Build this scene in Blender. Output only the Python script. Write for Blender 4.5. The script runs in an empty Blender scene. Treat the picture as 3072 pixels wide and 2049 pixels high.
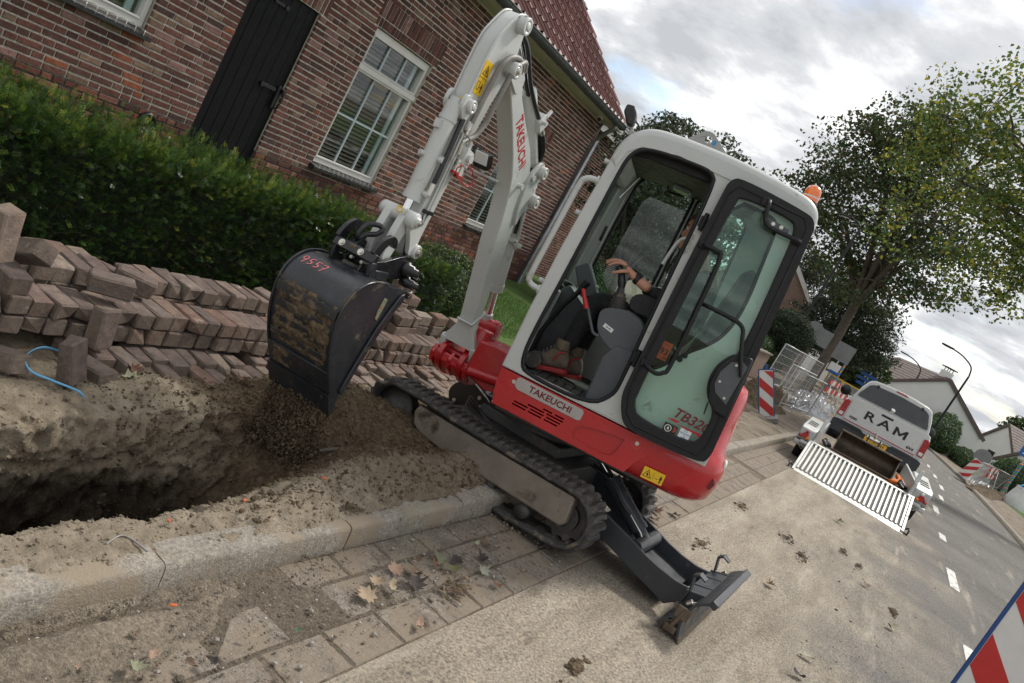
import bpy, math, random
import numpy as np
from mathutils import Vector, Matrix
from mathutils.geometry import tessellate_polygon

# ------------------------------------------------------------------ camera, sky, sun, exposure
scene = bpy.context.scene
COL = scene.collection
R = math.radians
cam_d = bpy.data.cameras.new('camera'); cam = bpy.data.objects.new('camera', cam_d); COL.objects.link(cam)
cam_d.sensor_width = 36.0; cam_d.lens = 28.125; cam_d.clip_start = 0.05; cam_d.clip_end = 3000
RW = Vector((0.44632, -0.75412, 0.48177)); UW = Vector((-0.0777, 0.50367, 0.86039)); FW = Vector((0.89149, 0.42144, -0.1662))
cam.matrix_world = Matrix(((RW.x, UW.x, -FW.x, 0), (RW.y, UW.y, -FW.y, 0), (RW.z, UW.z, -FW.z, 1.65), (0, 0, 0, 1)))
scene.camera = cam
scene.view_settings.view_transform = 'Standard'
scene.view_settings.look = 'None'
scene.view_settings.gamma = 1.0
scene.view_settings.exposure = 1.1
scene.view_settings.use_curve_mapping = False

SUN_ELEV, SUN_AZ = 52.0, -18.0      # degrees; azimuth measured from +X (along the road) towards +Y (the house)
world = bpy.data.worlds.new('World'); scene.world = world; world.use_nodes = True
nt = world.node_tree; nt.nodes.clear()
def wn(t, **k):
    n = nt.nodes.new(t)
    for a, b in k.items(): setattr(n, a, b)
    return n
w_out = wn('ShaderNodeOutputWorld'); w_bg = wn('ShaderNodeBackground')
sky = wn('ShaderNodeTexSky', sky_type='NISHITA', sun_disc=False, sun_elevation=R(SUN_ELEV), sun_rotation=R(90.0 - SUN_AZ), air_density=1.0, dust_density=1.5, ozone_density=1.0)
tc = wn('ShaderNodeTexCoord'); sep = wn('ShaderNodeSeparateXYZ'); nt.links.new(tc.outputs['Generated'], sep.inputs[0])
zc = wn('ShaderNodeMath', operation='MAXIMUM'); nt.links.new(sep.outputs['Z'], zc.inputs[0]); zc.inputs[1].default_value = 0.0
za = wn('ShaderNodeMath', operation='ADD'); nt.links.new(zc.outputs[0], za.inputs[0]); za.inputs[1].default_value = 0.16
dx = wn('ShaderNodeMath', operation='DIVIDE'); dy = wn('ShaderNodeMath', operation='DIVIDE')
nt.links.new(sep.outputs['X'], dx.inputs[0]); nt.links.new(za.outputs[0], dx.inputs[1])
nt.links.new(sep.outputs['Y'], dy.inputs[0]); nt.links.new(za.outputs[0], dy.inputs[1])
cmb = wn('ShaderNodeCombineXYZ'); nt.links.new(dx.outputs[0], cmb.inputs[0]); nt.links.new(dy.outputs[0], cmb.inputs[1])
def wnoise(scale, detail, rough, off, dist=0.0):
    m = wn('ShaderNodeMapping'); m.inputs['Location'].default_value = off; m.inputs['Scale'].default_value = (1.0, 1.0, 1.0)
    nt.links.new(cmb.outputs[0], m.inputs[0])
    n = wn('ShaderNodeTexNoise'); n.inputs['Scale'].default_value = scale; n.inputs['Detail'].default_value = detail
    n.inputs['Roughness'].default_value = rough; n.inputs['Distortion'].default_value = dist
    nt.links.new(m.outputs[0], n.inputs['Vector']); return n
n_cov = wnoise(0.95, 9.0, 0.56, (3.1, 1.7, 0.0), 0.12)       # how much cloud
n_shade = wnoise(2.1, 10.0, 0.60, (7.3, -2.2, 1.0), 0.15)      # light and grey parts of the cloud
r_cov = wn('ShaderNodeValToRGB'); r_cov.color_ramp.elements[0].position = 0.33; r_cov.color_ramp.elements[1].position = 0.43
nt.links.new(n_cov.outputs[0], r_cov.inputs[0])
r_sh = wn('ShaderNodeValToRGB'); cr = r_sh.color_ramp
cr.elements[0].position = 0.37; cr.elements[0].color = (3.4, 3.55, 3.75, 1)
cr.elements[1].position = 0.61; cr.elements[1].color = (7.4, 7.4, 7.35, 1)
e = cr.elements.new(0.48); e.color = (4.5, 4.6, 4.75, 1)
nt.links.new(n_shade.outputs[0], r_sh.inputs[0])
mixw = wn('ShaderNodeMix', data_type='RGBA'); nt.links.new(r_cov.outputs[0], mixw.inputs['Factor'])
nt.links.new(sky.outputs[0], mixw.inputs['A']); nt.links.new(r_sh.outputs[0], mixw.inputs['B'])
nt.links.new(mixw.outputs['Result'], w_bg.inputs['Color']); w_bg.inputs['Strength'].default_value = 0.082
nt.links.new(w_bg.outputs[0], w_out.inputs[0])

sun_d = bpy.data.lights.new('sun', 'SUN'); sun = bpy.data.objects.new('sun', sun_d); COL.objects.link(sun)
sun_d.energy = 1.5; sun_d.angle = R(10.0); sun_d.color = (1.0, 0.95, 0.88)
sd = Vector((math.cos(R(SUN_AZ)) * math.cos(R(SUN_ELEV)), math.sin(R(SUN_AZ)) * math.cos(R(SUN_ELEV)), math.sin(R(SUN_ELEV))))
sun.rotation_euler = sd.to_track_quat('Z', 'Y').to_euler(); sun.location = sd * 30

# ------------------------------------------------------------------ materials
MATS = {}
def ramp(nodes, pts):
    r = nodes.new('ShaderNodeValToRGB'); c = r.color_ramp
    c.elements[0].position, c.elements[0].color = pts[0][0], (*pts[0][1], 1)
    c.elements[1].position, c.elements[1].color = pts[-1][0], (*pts[-1][1], 1)
    for p, col in pts[1:-1]:
        el = c.elements.new(p); el.color = (*col, 1)
    return r
def V3(c, k=1.0): return tuple(max(0.0, min(1.0, x * k)) for x in c)
class NB:
    """small wrapper round one material's node tree"""
    def __init__(s, name):
        s.m = bpy.data.materials.new(name); s.m.use_nodes = True; s.t = s.m.node_tree; s.n = s.t.nodes
        s.b = s.n['Principled BSDF']; s.out = s.n['Material Output']; MATS[name] = s.m
        s.tc = s.n.new('ShaderNodeTexCoord')
    def link(s, a, b): s.t.links.new(a, b)
    def noise(s, scale, detail=4, rough=0.55, coord='Object', dist=0.0, stretch=None):
        n = s.n.new('ShaderNodeTexNoise'); n.inputs['Scale'].default_value = scale; n.inputs['Detail'].default_value = detail
        n.inputs['Roughness'].default_value = rough; n.inputs['Distortion'].default_value = dist
        src = s.tc.outputs[coord]
        if stretch:
            mp = s.n.new('ShaderNodeMapping'); mp.inputs['Scale'].default_value = stretch; s.link(src, mp.inputs[0]); src = mp.outputs[0]
        s.link(src, n.inputs['Vector']); return n.outputs[0]
    def pos(s):
        g = s.n.new('ShaderNodeNewGeometry'); return g.outputs['Position']
    def vor(s, scale, feature='F1', out='Distance'):
        n = s.n.new('ShaderNodeTexVoronoi'); n.feature = feature; n.inputs['Scale'].default_value = scale
        s.link(s.tc.outputs['Object'], n.inputs['Vector']); return n.outputs[out]
    def mix(s, f, a, b, blend='MIX'):
        n = s.n.new('ShaderNodeMix'); n.data_type = 'RGBA'; n.blend_type = blend
        for v, k in ((f, 'Factor'), (a, 'A'), (b, 'B')):
            if isinstance(v, (int, float)): n.inputs[k].default_value = v
            elif isinstance(v, tuple): n.inputs[k].default_value = (*v, 1) if len(v) == 3 else v
            else: s.link(v, n.inputs[k])
        return n.outputs['Result']
    def ramp(s, f, pts):
        r = ramp(s.n, pts); s.link(f, r.inputs[0]); return r.outputs[0]
    def step(s, f, a, b):
        n = s.n.new('ShaderNodeMapRange'); n.interpolation_type = 'SMOOTHSTEP'; s.link(f, n.inputs['Value']); n.inputs['From Min'].default_value = a; n.inputs['From Max'].default_value = b; return n.outputs['Result']
    def math(s, op, a, b=0.0):
        n = s.n.new('ShaderNodeMath'); n.operation = op
        for i, v in enumerate((a, b)):
            if isinstance(v, (int, float)): n.inputs[i].default_value = v
            else: s.link(v, n.inputs[i])
        return n.outputs[0]
    def attr(s, name):
        n = s.n.new('ShaderNodeAttribute'); n.attribute_name = name; return n
    def orand(s):
        n = s.n.new('ShaderNodeObjectInfo'); return n.outputs['Random']
    def col(s, v):
        if isinstance(v, tuple): s.b.inputs['Base Color'].default_value = (*v, 1)
        else: s.link(v, s.b.inputs['Base Color'])
        return s
    def rough(s, v):
        if isinstance(v, (int, float)): s.b.inputs['Roughness'].default_value = v
        else: s.link(v, s.b.inputs['Roughness'])
        return s
    def set(s, **k):
        for a, v in k.items(): s.b.inputs[a.replace('_', ' ')].default_value = v
        return s
    def bump(s, h, strength=0.3, dist=0.01):
        n = s.n.new('ShaderNodeBump'); n.inputs['Strength'].default_value = strength; n.inputs['Distance'].default_value = dist
        s.link(h, n.inputs['Height']); s.link(n.outputs[0], s.b.inputs['Normal']); return s
def pmat(name, base, var=0.12, scale=6.0, rough=0.5, metallic=0.0, bump=0.0, bscale=60.0, bdist=0.004, dirt=None, coat=0.0, spec=0.5, rvar=0.12):
    """paint / plastic / metal with soft unevenness; dirt = (colour, amount 0-1, scale)"""
    s = NB(name); n1 = s.noise(scale, 5, 0.6)
    c = s.ramp(n1, [(0.3, V3(base, 1 - var)), (0.7, V3(base, 1 + var))])
    r = s.ramp(s.noise(scale * 3.1, 4, 0.6), [(0.3, (max(0, rough - rvar),) * 3), (0.7, (min(1, rough + rvar),) * 3)])
    if dirt:
        dc, amt, ds = dirt
        f = s.step(s.noise(ds, 8, 0.68, dist=0.4), 0.66 - 0.3 * amt, 0.78 - 0.22 * amt)
        c = s.mix(f, c, s.ramp(s.noise(ds * 7, 4), [(0.3, V3(dc, 0.75)), (0.7, V3(dc, 1.2))]))
        r = s.mix(f, r, (0.92, 0.92, 0.92))
    s.col(c); s.rough(r); s.set(Metallic=metallic, Coat_Weight=coat)
    s.b.inputs['Specular IOR Level'].default_value = spec
    if bump: s.bump(s.noise(bscale, 6, 0.6), bump, bdist)
    return s.m

# ------------------------------------------------------------------ mesh helpers
class MB:
    """collects shapes for ONE mesh object"""
    def __init__(s): s.v = []; s.f = []; s.mi = []; s.sm = []
    def add(s, vs, fs, mi=0, smooth=False):
        o = len(s.v); s.v.extend([tuple(p) for p in vs]); s.f.extend([tuple(i + o for i in f) for f in fs])
        s.mi.extend([mi] * len(fs)); s.sm.extend([smooth] * len(fs)); return s
    def box(s, c, d, rot=None, mi=0):
        hx, hy, hz = d[0] / 2, d[1] / 2, d[2] / 2
        P = [Vector((x, y, z)) for x in (-hx, hx) for y in (-hy, hy) for z in (-hz, hz)]
        if rot is not None: P = [rot @ p for p in P]
        P = [p + Vector(c) for p in P]
        return s.add(P, [(0, 1, 3, 2), (4, 6, 7, 5), (0, 4, 5, 1), (2, 3, 7, 6), (0, 2, 6, 4), (1, 5, 7, 3)], mi)
    def bb(s, x0, x1, y0, y1, z0, z1, mi=0): return s.box(((x0 + x1) / 2, (y0 + y1) / 2, (z0 + z1) / 2), (abs(x1 - x0), abs(y1 - y0), abs(z1 - z0)), None, mi)
    def ring(s, p, ax, r, n, ref=None):
        ax = Vector(ax).normalized(); ref = ref or (Vector((0, 0, 1)) if abs(ax.z) < 0.9 else Vector((1, 0, 0)))
        a = ax.cross(ref).normalized(); b = ax.cross(a)
        return [Vector(p) + (a * math.cos(2 * math.pi * i / n) + b * math.sin(2 * math.pi * i / n)) * r for i in range(n)]
    def cyl(s, p0, p1, r0, r1=None, n=16, mi=0, caps=True):
        r1 = r0 if r1 is None else r1; p0, p1 = Vector(p0), Vector(p1); ax = p1 - p0
        A = s.ring(p0, ax, r0, n); B = s.ring(p1, ax, r1, n)
        s.add(A + B, [(i, (i + 1) % n, n + (i + 1) % n, n + i) for i in range(n)], mi, True)
        if caps: s.add(A, [tuple(range(n))[::-1]], mi); s.add(B, [tuple(range(n))], mi)
        return s
    def tube(s, pts, r, n=8, mi=0, caps=True, closed=False):
        """swept round bar; r a number or a list"""
        P = [Vector(p) for p in pts]; m = len(P); rs = r if isinstance(r, (list, tuple)) else [r] * m
        vs = []; ref = None
        for i in range(m):
            d = (P[(i + 1) % m] - P[i - 1]) if closed else (P[min(i + 1, m - 1)] - P[max(i - 1, 0)])
            if d.length < 1e-9: d = Vector((0, 0, 1))
            d.normalize()
            if ref is None: ref = d.orthogonal().normalized()
            ref = (ref - d * ref.dot(d)); ref = ref.normalized() if ref.length > 1e-6 else d.orthogonal().normalized()
            b = d.cross(ref)
            vs += [P[i] + (ref * math.cos(2 * math.pi * k / n) + b * math.sin(2 * math.pi * k / n)) * rs[i] for k in range(n)]
        fs = []
        for i in range(m if closed else m - 1):
            j = (i + 1) % m
            fs += [(i * n + k, i * n + (k + 1) % n, j * n + (k + 1) % n, j * n + k) for k in range(n)]
        s.add(vs, fs, mi, True)
        if caps and not closed: s.add(vs[:n], [tuple(range(n))[::-1]], mi); s.add(vs[-n:], [tuple(range(n))], mi)
        return s
    def prism(s, poly, t0, t1, fn, holes=(), mi=0, smooth=False):
        """polygon (with holes) in 2D, swept from t0 to t1; fn(a, b, t) -> 3D"""
        loops = [list(poly)] + [list(h) for h in holes]
        flat = [p for L in loops for p in L]
        tris = tessellate_polygon([[Vector((p[0], p[1], 0)) for p in L] for L in loops]) if (holes or len(poly) > 4) else ([(0, 1, 2, 3)] if len(poly) == 4 else [(0, 1, 2)])
        n = len(flat); A = [fn(p[0], p[1], t0) for p in flat]; B = [fn(p[0], p[1], t1) for p in flat]
        fs = [tuple(t) for t in tris] + [tuple(i + n for i in t[::-1]) for t in tris]
        o = 0
        for L in loops:
            k = len(L); fs += [(o + i, o + (i + 1) % k, n + o + (i + 1) % k, n + o + i) for i in range(k)]; o += k
        return s.add(A + B, fs, mi, smooth)
    def lathe(s, prof, origin, axis, n=24, mi=0):
        """prof: list of (radius, distance along axis)"""
        vs = []
        for r, h in prof: vs += s.ring(Vector(origin) + Vector(axis).normalized() * h, axis, max(r, 1e-4), n)
        m = len(prof); fs = [(i * n + k, i * n + (k + 1) % n, (i + 1) * n + (k + 1) % n, (i + 1) * n + k) for i in range(m - 1) for k in range(n)]
        return s.add(vs, fs, mi, True)
    def ball(s, c, r, n=12, m=8, mi=0, sc=(1, 1, 1)):
        vs = [Vector((math.sin(math.pi * j / m) * math.cos(2 * math.pi * i / n) * r * sc[0], math.sin(math.pi * j / m) * math.sin(2 * math.pi * i / n) * r * sc[1], math.cos(math.pi * j / m) * r * sc[2])) + Vector(c) for j in range(m + 1) for i in range(n)]
        return s.add(vs, [(j * n + i, j * n + (i + 1) % n, (j + 1) * n + (i + 1) % n, (j + 1) * n + i) for j in range(m) for i in range(n)], mi, True)
    def loft(s, rings, mi=0, smooth=True, caps=True, closed=True):
        n = len(rings[0]); vs = [p for r in rings for p in r]; m = len(rings); kk = n if closed else n - 1
        s.add(vs, [(i * n + k, i * n + (k + 1) % n, (i + 1) * n + (k + 1) % n, (i + 1) * n + k) for i in range(m - 1) for k in range(kk)], mi, smooth)
        if caps: s.add(rings[0], [tuple(range(n))[::-1]], mi); s.add(rings[-1], [tuple(range(n))], mi)
        return s
    def sheet(s, grid, mi=0, smooth=True):
        n = len(grid[0]); vs = [p for r in grid for p in r]
        return s.add(vs, [(i * n + k, i * n + k + 1, (i + 1) * n + k + 1, (i + 1) * n + k) for i in range(len(grid) - 1) for k in range(n - 1)], mi, smooth)
    def mesh(s, name, mats=(), recalc=True):
        me = bpy.data.meshes.new(name); me.from_pydata(s.v, [], s.f)
        for m in mats: me.materials.append(MATS[m] if isinstance(m, str) else m)
        me.polygons.foreach_set('material_index', s.mi); me.polygons.foreach_set('use_smooth', s.sm)
        if recalc:
            import bmesh
            b = bmesh.new(); b.from_mesh(me); bmesh.ops.recalc_face_normals(b, faces=b.faces); b.to_mesh(me); b.free()
        me.update(); return me
def part(name, mb, mats, parent, frame=None, bevel=0.0, seg=2, angle=32, label=None, recalc=True):
    """one mesh object under a thing (vertices given in 'frame', or in world space)"""
    mats = [mats] if isinstance(mats, str) else mats
    me = mb if isinstance(mb, bpy.types.Mesh) else mb.mesh(name, mats, recalc)
    o = bpy.data.objects.new(name, me); COL.objects.link(o)
    fm = frame if frame is not None else Matrix.Identity(4)
    if parent is not None:
        o.parent = parent; o.matrix_parent_inverse = wmat(parent).inverted()
    o.matrix_basis = fm; o['_w'] = 1
    WM[o.name] = fm
    if bevel:
        b = o.modifiers.new('bevel', 'BEVEL'); b.width = bevel; b.segments = seg; b.limit_method = 'ANGLE'; b.angle_limit = R(angle); b.use_clamp_overlap = True
        me.shade_smooth(); me.set_sharp_from_angle(angle=R(38)); b.harden_normals = False
    if label: o['label'] = label
    return o
WM = {}
def wmat(o): return WM[o.name]
def tag(o, label=None, cat=None, group=None, kind=None):
    if label: o['label'] = label
    if cat: o['category'] = cat
    if group: o['group'] = group
    if kind: o['kind'] = kind
    return o
def thing(name, label, cat, loc=(0, 0, 0), group=None, rz=0.0):
    o = bpy.data.objects.new(name, None); COL.objects.link(o); o.empty_display_size = 0.1
    M = Matrix.Translation(loc) @ Matrix.Rotation(rz, 4, 'Z'); o.matrix_world = M; WM[o.name] = M
    return tag(o, label, cat, group)
def solo(name, mb, mats, label, cat, frame=None, group=None, bevel=0.0, **k):
    o = part(name, mb, mats, None, frame, bevel, **k); return tag(o, label, cat, group)
def struct(name, mb, mats, frame=None, bevel=0.0, **k):
    o = part(name, mb, mats, None, frame, bevel, **k); o['kind'] = 'structure'; return o
def fast_mesh(name, V, F, mats, smooth=False, uvcol=None):
    """numpy arrays -> mesh; F is (n,3) or (n,4)"""
    me = bpy.data.meshes.new(name); V = np.asarray(V, dtype=np.float32); F = np.asarray(F, dtype=np.int32)
    me.vertices.add(len(V)); me.vertices.foreach_set('co', V.ravel())
    k = F.shape[1]; me.loops.add(F.size); me.loops.foreach_set('vertex_index', F.ravel())
    me.polygons.add(len(F)); me.polygons.foreach_set('loop_start', np.arange(0, F.size, k, dtype=np.int32))
    try: me.polygons.foreach_set('loop_total', np.full(len(F), k, dtype=np.int32))
    except Exception: pass
    for m in mats: me.materials.append(MATS[m] if isinstance(m, str) else m)
    me.update(calc_edges=True)
    me.polygons.foreach_set('use_smooth', np.full(len(F), smooth, dtype=bool))
    if uvcol is not None:
        a = me.color_attributes.new('bcol', 'FLOAT_COLOR', 'POINT'); c = np.ones((len(V), 4), dtype=np.float32); c[:, :3] = uvcol; a.data.foreach_set('color', c.ravel())
    return me
def frame_of(o, x, y, z):
    x, y, z = Vector(x), Vector(y), Vector(z)
    return Matrix(((x.x, y.x, z.x, o[0]), (x.y, y.y, z.y, o[1]), (x.z, y.z, z.z, o[2]), (0, 0, 0, 1)))
def copy_tree(o, M, label=None, group=None, name=None):
    """copy of a thing and its parts moved by the world matrix M (M @ old)"""
    c = o.copy(); COL.objects.link(c); base = M @ WM[o.name]; WM[c.name] = base
    c.matrix_basis = base
    if label: c['label'] = label
    if group: c['group'] = group
    def rec(src, dst):
        for ch in [x for x in bpy.data.objects if x.parent == src]:
            k = ch.copy(); COL.objects.link(k); k.parent = dst; WM[k.name] = M @ WM[ch.name]
            k.matrix_parent_inverse = WM[dst.name].inverted(); k.matrix_basis = WM[k.name]; rec(ch, k)
    rec(o, c); return c
def chaikin(P, n=2):
    P = [tuple(p) for p in P]
    for _ in range(n):
        Q = []
        for i in range(len(P)):
            a, b = P[i], P[(i + 1) % len(P)]; Q.append((a[0] * .75 + b[0] * .25, a[1] * .75 + b[1] * .25)); Q.append((a[0] * .25 + b[0] * .75, a[1] * .25 + b[1] * .75))
        P = Q
    return P
def fillet(P, r=0.03, n=4):
    """polygon with every corner rounded"""
    out = []; m = len(P)
    for i in range(m):
        a, b, c = Vector(P[i - 1]), Vector(P[i]), Vector(P[(i + 1) % m]); u, v = a - b, c - b; k = min(r, u.length * 0.45, v.length * 0.45); p, q = b + u.normalized() * k, b + v.normalized() * k
        for j in range(n + 1): t = j / n; z = p * (1 - t) ** 2 + b * 2 * t * (1 - t) + q * t * t; out.append((z.x, z.y))
    return out
def catmull(P, n=6, closed=False):
    P = [Vector(p) for p in P]; out = []; m = len(P)
    for i in range(m if closed else m - 1):
        a, b, c, d = (P[(i - 1) % m], P[i], P[(i + 1) % m], P[(i + 2) % m]) if closed else (P[max(i - 1, 0)], P[i], P[i + 1], P[min(i + 2, m - 1)])
        for k in range(n):
            t = k / n; out.append(0.5 * ((2 * b) + (c - a) * t + (2 * a - 5 * b + 4 * c - d) * t * t + (3 * b - a - 3 * c + d) * t ** 3))
    if not closed: out.append(P[-1])
    return out
def text_mb(s, size, extrude=0.002, shear=0.0, bold=0.0):
    """flat lettering as a mesh, in the XY plane, centred"""
    cu = bpy.data.curves.new('lettering', 'FONT'); cu.body = s; cu.size = size; cu.extrude = extrude; cu.shear = shear; cu.offset = bold
    cu.align_x = 'CENTER'; cu.align_y = 'CENTER'; cu.resolution_u = 3
    o = bpy.data.objects.new('lettering', cu); COL.objects.link(o)
    dg = bpy.context.evaluated_depsgraph_get(); me = bpy.data.meshes.new_from_object(o.evaluated_get(dg))
    bpy.data.objects.remove(o); bpy.data.curves.remove(cu); return me
def text_part(name, s, size, mat, parent, frame, extrude=0.0015, shear=0.0, bold=0.0, sx=1.0, label=None):
    me = text_mb(s, size, extrude, shear, bold); me.materials.clear(); me.materials.append(MATS[mat])
    return part(name, me, mat, parent, frame @ Matrix.Diagonal((sx, 1, 1, 1)), label=label)
# value noise (numpy) for shaping ground and foliage
_rs = np.random.RandomState(7); _perm = _rs.rand(64, 64, 64).astype(np.float32)
def vnoise(x, y, z=0.0, freq=1.0, octv=4, gain=0.5):
    x = np.asarray(x, float) * freq; y = np.asarray(y, float) * freq; z = np.asarray(z, float) * freq + 0 * x
    tot = 0; amp = 1; s = 0
    for o in range(octv):
        xi, yi, zi = np.floor(x).astype(int), np.floor(y).astype(int), np.floor(z).astype(int)
        fx, fy, fz = x - xi, y - yi, z - zi
        fx, fy, fz = fx * fx * (3 - 2 * fx), fy * fy * (3 - 2 * fy), fz * fz * (3 - 2 * fz)
        def g(a, b, c): return _perm[(xi + a) & 63, (yi + b) & 63, (zi + c) & 63]
        v = ((g(0, 0, 0) * (1 - fx) + g(1, 0, 0) * fx) * (1 - fy) + (g(0, 1, 0) * (1 - fx) + g(1, 1, 0) * fx) * fy) * (1 - fz) + \
            ((g(0, 0, 1) * (1 - fx) + g(1, 0, 1) * fx) * (1 - fy) + (g(0, 1, 1) * (1 - fx) + g(1, 1, 1) * fx) * fy) * fz
        tot = tot + amp * (v * 2 - 1); s += amp; amp *= gain; x = x * 2.03 + 11.7; y = y * 2.03 + 5.3; z = z * 2.03 + 3.1
    return tot / s
# ------------------------------------------------------------------ materials of the ground
def ground_mat(name, pts, scale=3.0, fine=90.0, bump=0.5, bdist=0.006, rough=0.95, spots=None, spot2=None):
    s = NB(name); P = s.pos()
    def nz(sc, d=6, r=0.6):
        n = s.n.new('ShaderNodeTexNoise'); n.inputs['Scale'].default_value = sc; n.inputs['Detail'].default_value = d; n.inputs['Roughness'].default_value = r
        s.link(P, n.inputs['Vector']); return n.outputs[0]
    c = s.ramp(nz(scale), pts)
    g = nz(fine, 4, 0.65); c = s.mix(1.0, c, s.ramp(s.math('ADD', s.math('MULTIPLY', g, 0.5), s.math('MULTIPLY', nz(fine * 0.42, 5, 0.68), 0.5)), [(0.32, (0.42, 0.42, 0.42)), (0.5, (0.95, 0.95, 0.95)), (0.66, (1.55, 1.52, 1.48))]), 'MULTIPLY')
    for sp in (spots, spot2):
        if sp:
            col, sc, a, b = sp; c = s.mix(s.step(nz(sc, 7, 0.65), a, b), c, col)
    s.col(c); s.rough(rough); s.set(Specular_IOR_Level=0.25)
    s.bump(s.math('ADD', g, s.math('MULTIPLY', nz(fine * 0.25), 1.5)), bump, bdist); return s
s = NB('asphalt'); P = s.pos(); sp_ = s.n.new('ShaderNodeSeparateXYZ'); s.link(P, sp_.inputs[0])
def nza(sc, d=6, r=0.62, stretch=None, rot=0.0):
    n = s.n.new('ShaderNodeTexNoise'); n.inputs['Scale'].default_value = sc; n.inputs['Detail'].default_value = d; n.inputs['Roughness'].default_value = r; src = P
    if stretch: mp = s.n.new('ShaderNodeMapping'); mp.inputs['Scale'].default_value = stretch; mp.inputs['Rotation'].default_value = (0, 0, rot); s.link(P, mp.inputs[0]); src = mp.outputs[0]
    s.link(src, n.inputs['Vector']); return n.outputs[0]
vo = s.n.new('ShaderNodeTexVoronoi'); vo.inputs['Scale'].default_value = 95; s.link(P, vo.inputs['Vector'])
grain = s.ramp(nza(75, 5, 0.72), [(0.32, (0.30, 0.30, 0.30)), (0.5, (0.92, 0.92, 0.92)), (0.68, (1.55, 1.52, 1.45))])
tar = s.ramp(nza(0.6), [(0.3, (0.13, 0.124, 0.115)), (0.7, (0.19, 0.18, 0.165))])
sandc = s.ramp(nza(1.6, 7, 0.66, (0.55, 2.6, 1), -0.10), [(0.28, (0.225, 0.192, 0.148)), (0.5, (0.34, 0.295, 0.232)), (0.72, (0.45, 0.40, 0.322))])
yy = s.math('ADD', s.math('MULTIPLY', s.math('ADD', sp_.outputs['Y'], 1.9), 0.40), s.math('MULTIPLY', s.math('SUBTRACT', nza(0.8, 8, 0.66), 0.5), 1.9))
c = s.mix(s.math('MULTIPLY', s.step(yy, 0.05, 0.95), 0.92), tar, sandc)
c = s.mix(1.0, c, grain, 'MULTIPLY')
c = s.mix(s.math('MULTIPLY', s.step(nza(240, 3, 0.7), 0.60, 0.68), 0.55), c, (0.05, 0.045, 0.04))
c = s.mix(s.math('MULTIPLY', s.step(nza(3.2, 9, 0.72, (0.6, 1.8, 1), -0.3), 0.58, 0.70), 0.6), c, (0.115, 0.088, 0.062))
c = s.mix(s.math('MULTIPLY', s.step(nza(1.1, 7, 0.68, (0.35, 3.2, 1), -0.2), 0.56, 0.72), 0.6), c, (0.46, 0.41, 0.335))
c = s.mix(s.math('MULTIPLY', s.step(nza(5.5, 8, 0.7, (0.25, 2.6, 1), -0.16), 0.62, 0.70), 0.55), c, (0.13, 0.10, 0.072))
s.col(c); s.rough(0.93); s.set(Specular_IOR_Level=0.25); s.bump(s.math('ADD', nza(75, 5, 0.72), nza(240, 3, 0.7)), 0.75, 0.005)
ground_mat('earth', [(0.3, (0.10, 0.083, 0.06)), (0.7, (0.17, 0.14, 0.10))], 1.5, 60, 0.6, 0.01)
ground_mat('paver_grey', [(0.3, (0.15, 0.127, 0.105)), (0.7, (0.275, 0.24, 0.20))], 9, 120, 0.8, 0.005, spots=((0.235, 0.192, 0.145), 3.6, 0.42, 0.60), spot2=((0.075, 0.058, 0.042), 6.0, 0.58, 0.72))
ground_mat('kerb_concrete', [(0.3, (0.21, 0.19, 0.16)), (0.7, (0.33, 0.30, 0.255))], 5, 130, 0.8, 0.004, spots=((0.27, 0.222, 0.165), 3.4, 0.47, 0.62), spot2=((0.075, 0.062, 0.048), 14, 0.60, 0.76))
ground_mat('gutter_sand', [(0.3, (0.165, 0.136, 0.103)), (0.7, (0.29, 0.245, 0.19))], 2.2, 110, 0.9, 0.012, spots=((0.075, 0.058, 0.043), 3.1, 0.52, 0.68))
ground_mat('lawn', [(0.3, (0.05, 0.09, 0.02)), (0.7, (0.09, 0.15, 0.035))], 4, 80, 0.5, 0.01)
# soil: sand on top of dark subsoil, loose brown earth by the machine
s = NB('soil'); P = s.pos()
def nz(sc, d=6, r=0.6):
    n = s.n.new('ShaderNodeTexNoise'); n.inputs['Scale'].default_value = sc; n.inputs['Detail'].default_value = d; n.inputs['Roughness'].default_value = r; s.link(P, n.inputs['Vector']); return n.outputs[0]
sp_ = s.n.new('ShaderNodeSeparateXYZ'); s.link(P, sp_.inputs[0])
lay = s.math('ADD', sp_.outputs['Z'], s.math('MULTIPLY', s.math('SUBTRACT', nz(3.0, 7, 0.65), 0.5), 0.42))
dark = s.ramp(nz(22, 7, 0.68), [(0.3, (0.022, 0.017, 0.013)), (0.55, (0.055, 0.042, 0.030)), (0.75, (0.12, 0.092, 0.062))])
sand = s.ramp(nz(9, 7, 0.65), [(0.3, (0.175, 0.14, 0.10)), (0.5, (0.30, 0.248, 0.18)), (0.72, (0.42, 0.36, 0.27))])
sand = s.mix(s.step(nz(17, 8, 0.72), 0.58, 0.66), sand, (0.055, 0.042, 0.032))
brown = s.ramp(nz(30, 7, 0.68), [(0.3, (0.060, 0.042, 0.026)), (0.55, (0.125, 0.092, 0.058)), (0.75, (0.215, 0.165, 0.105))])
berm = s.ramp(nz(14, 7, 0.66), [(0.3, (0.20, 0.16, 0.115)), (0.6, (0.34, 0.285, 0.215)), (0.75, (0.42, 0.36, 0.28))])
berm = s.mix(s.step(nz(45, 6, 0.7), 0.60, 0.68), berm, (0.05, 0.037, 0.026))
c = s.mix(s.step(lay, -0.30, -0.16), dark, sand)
xx = s.math('ADD', sp_.outputs['X'], s.math('MULTIPLY', s.math('SUBTRACT', nz(2.4, 5), 0.5), 1.1))
c = s.mix(s.step(xx, 2.50, 2.95), c, brown)
yb = s.math('ADD', sp_.outputs['Y'], s.math('MULTIPLY', s.math('SUBTRACT', nz(6, 5), 0.5), 0.22))
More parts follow.
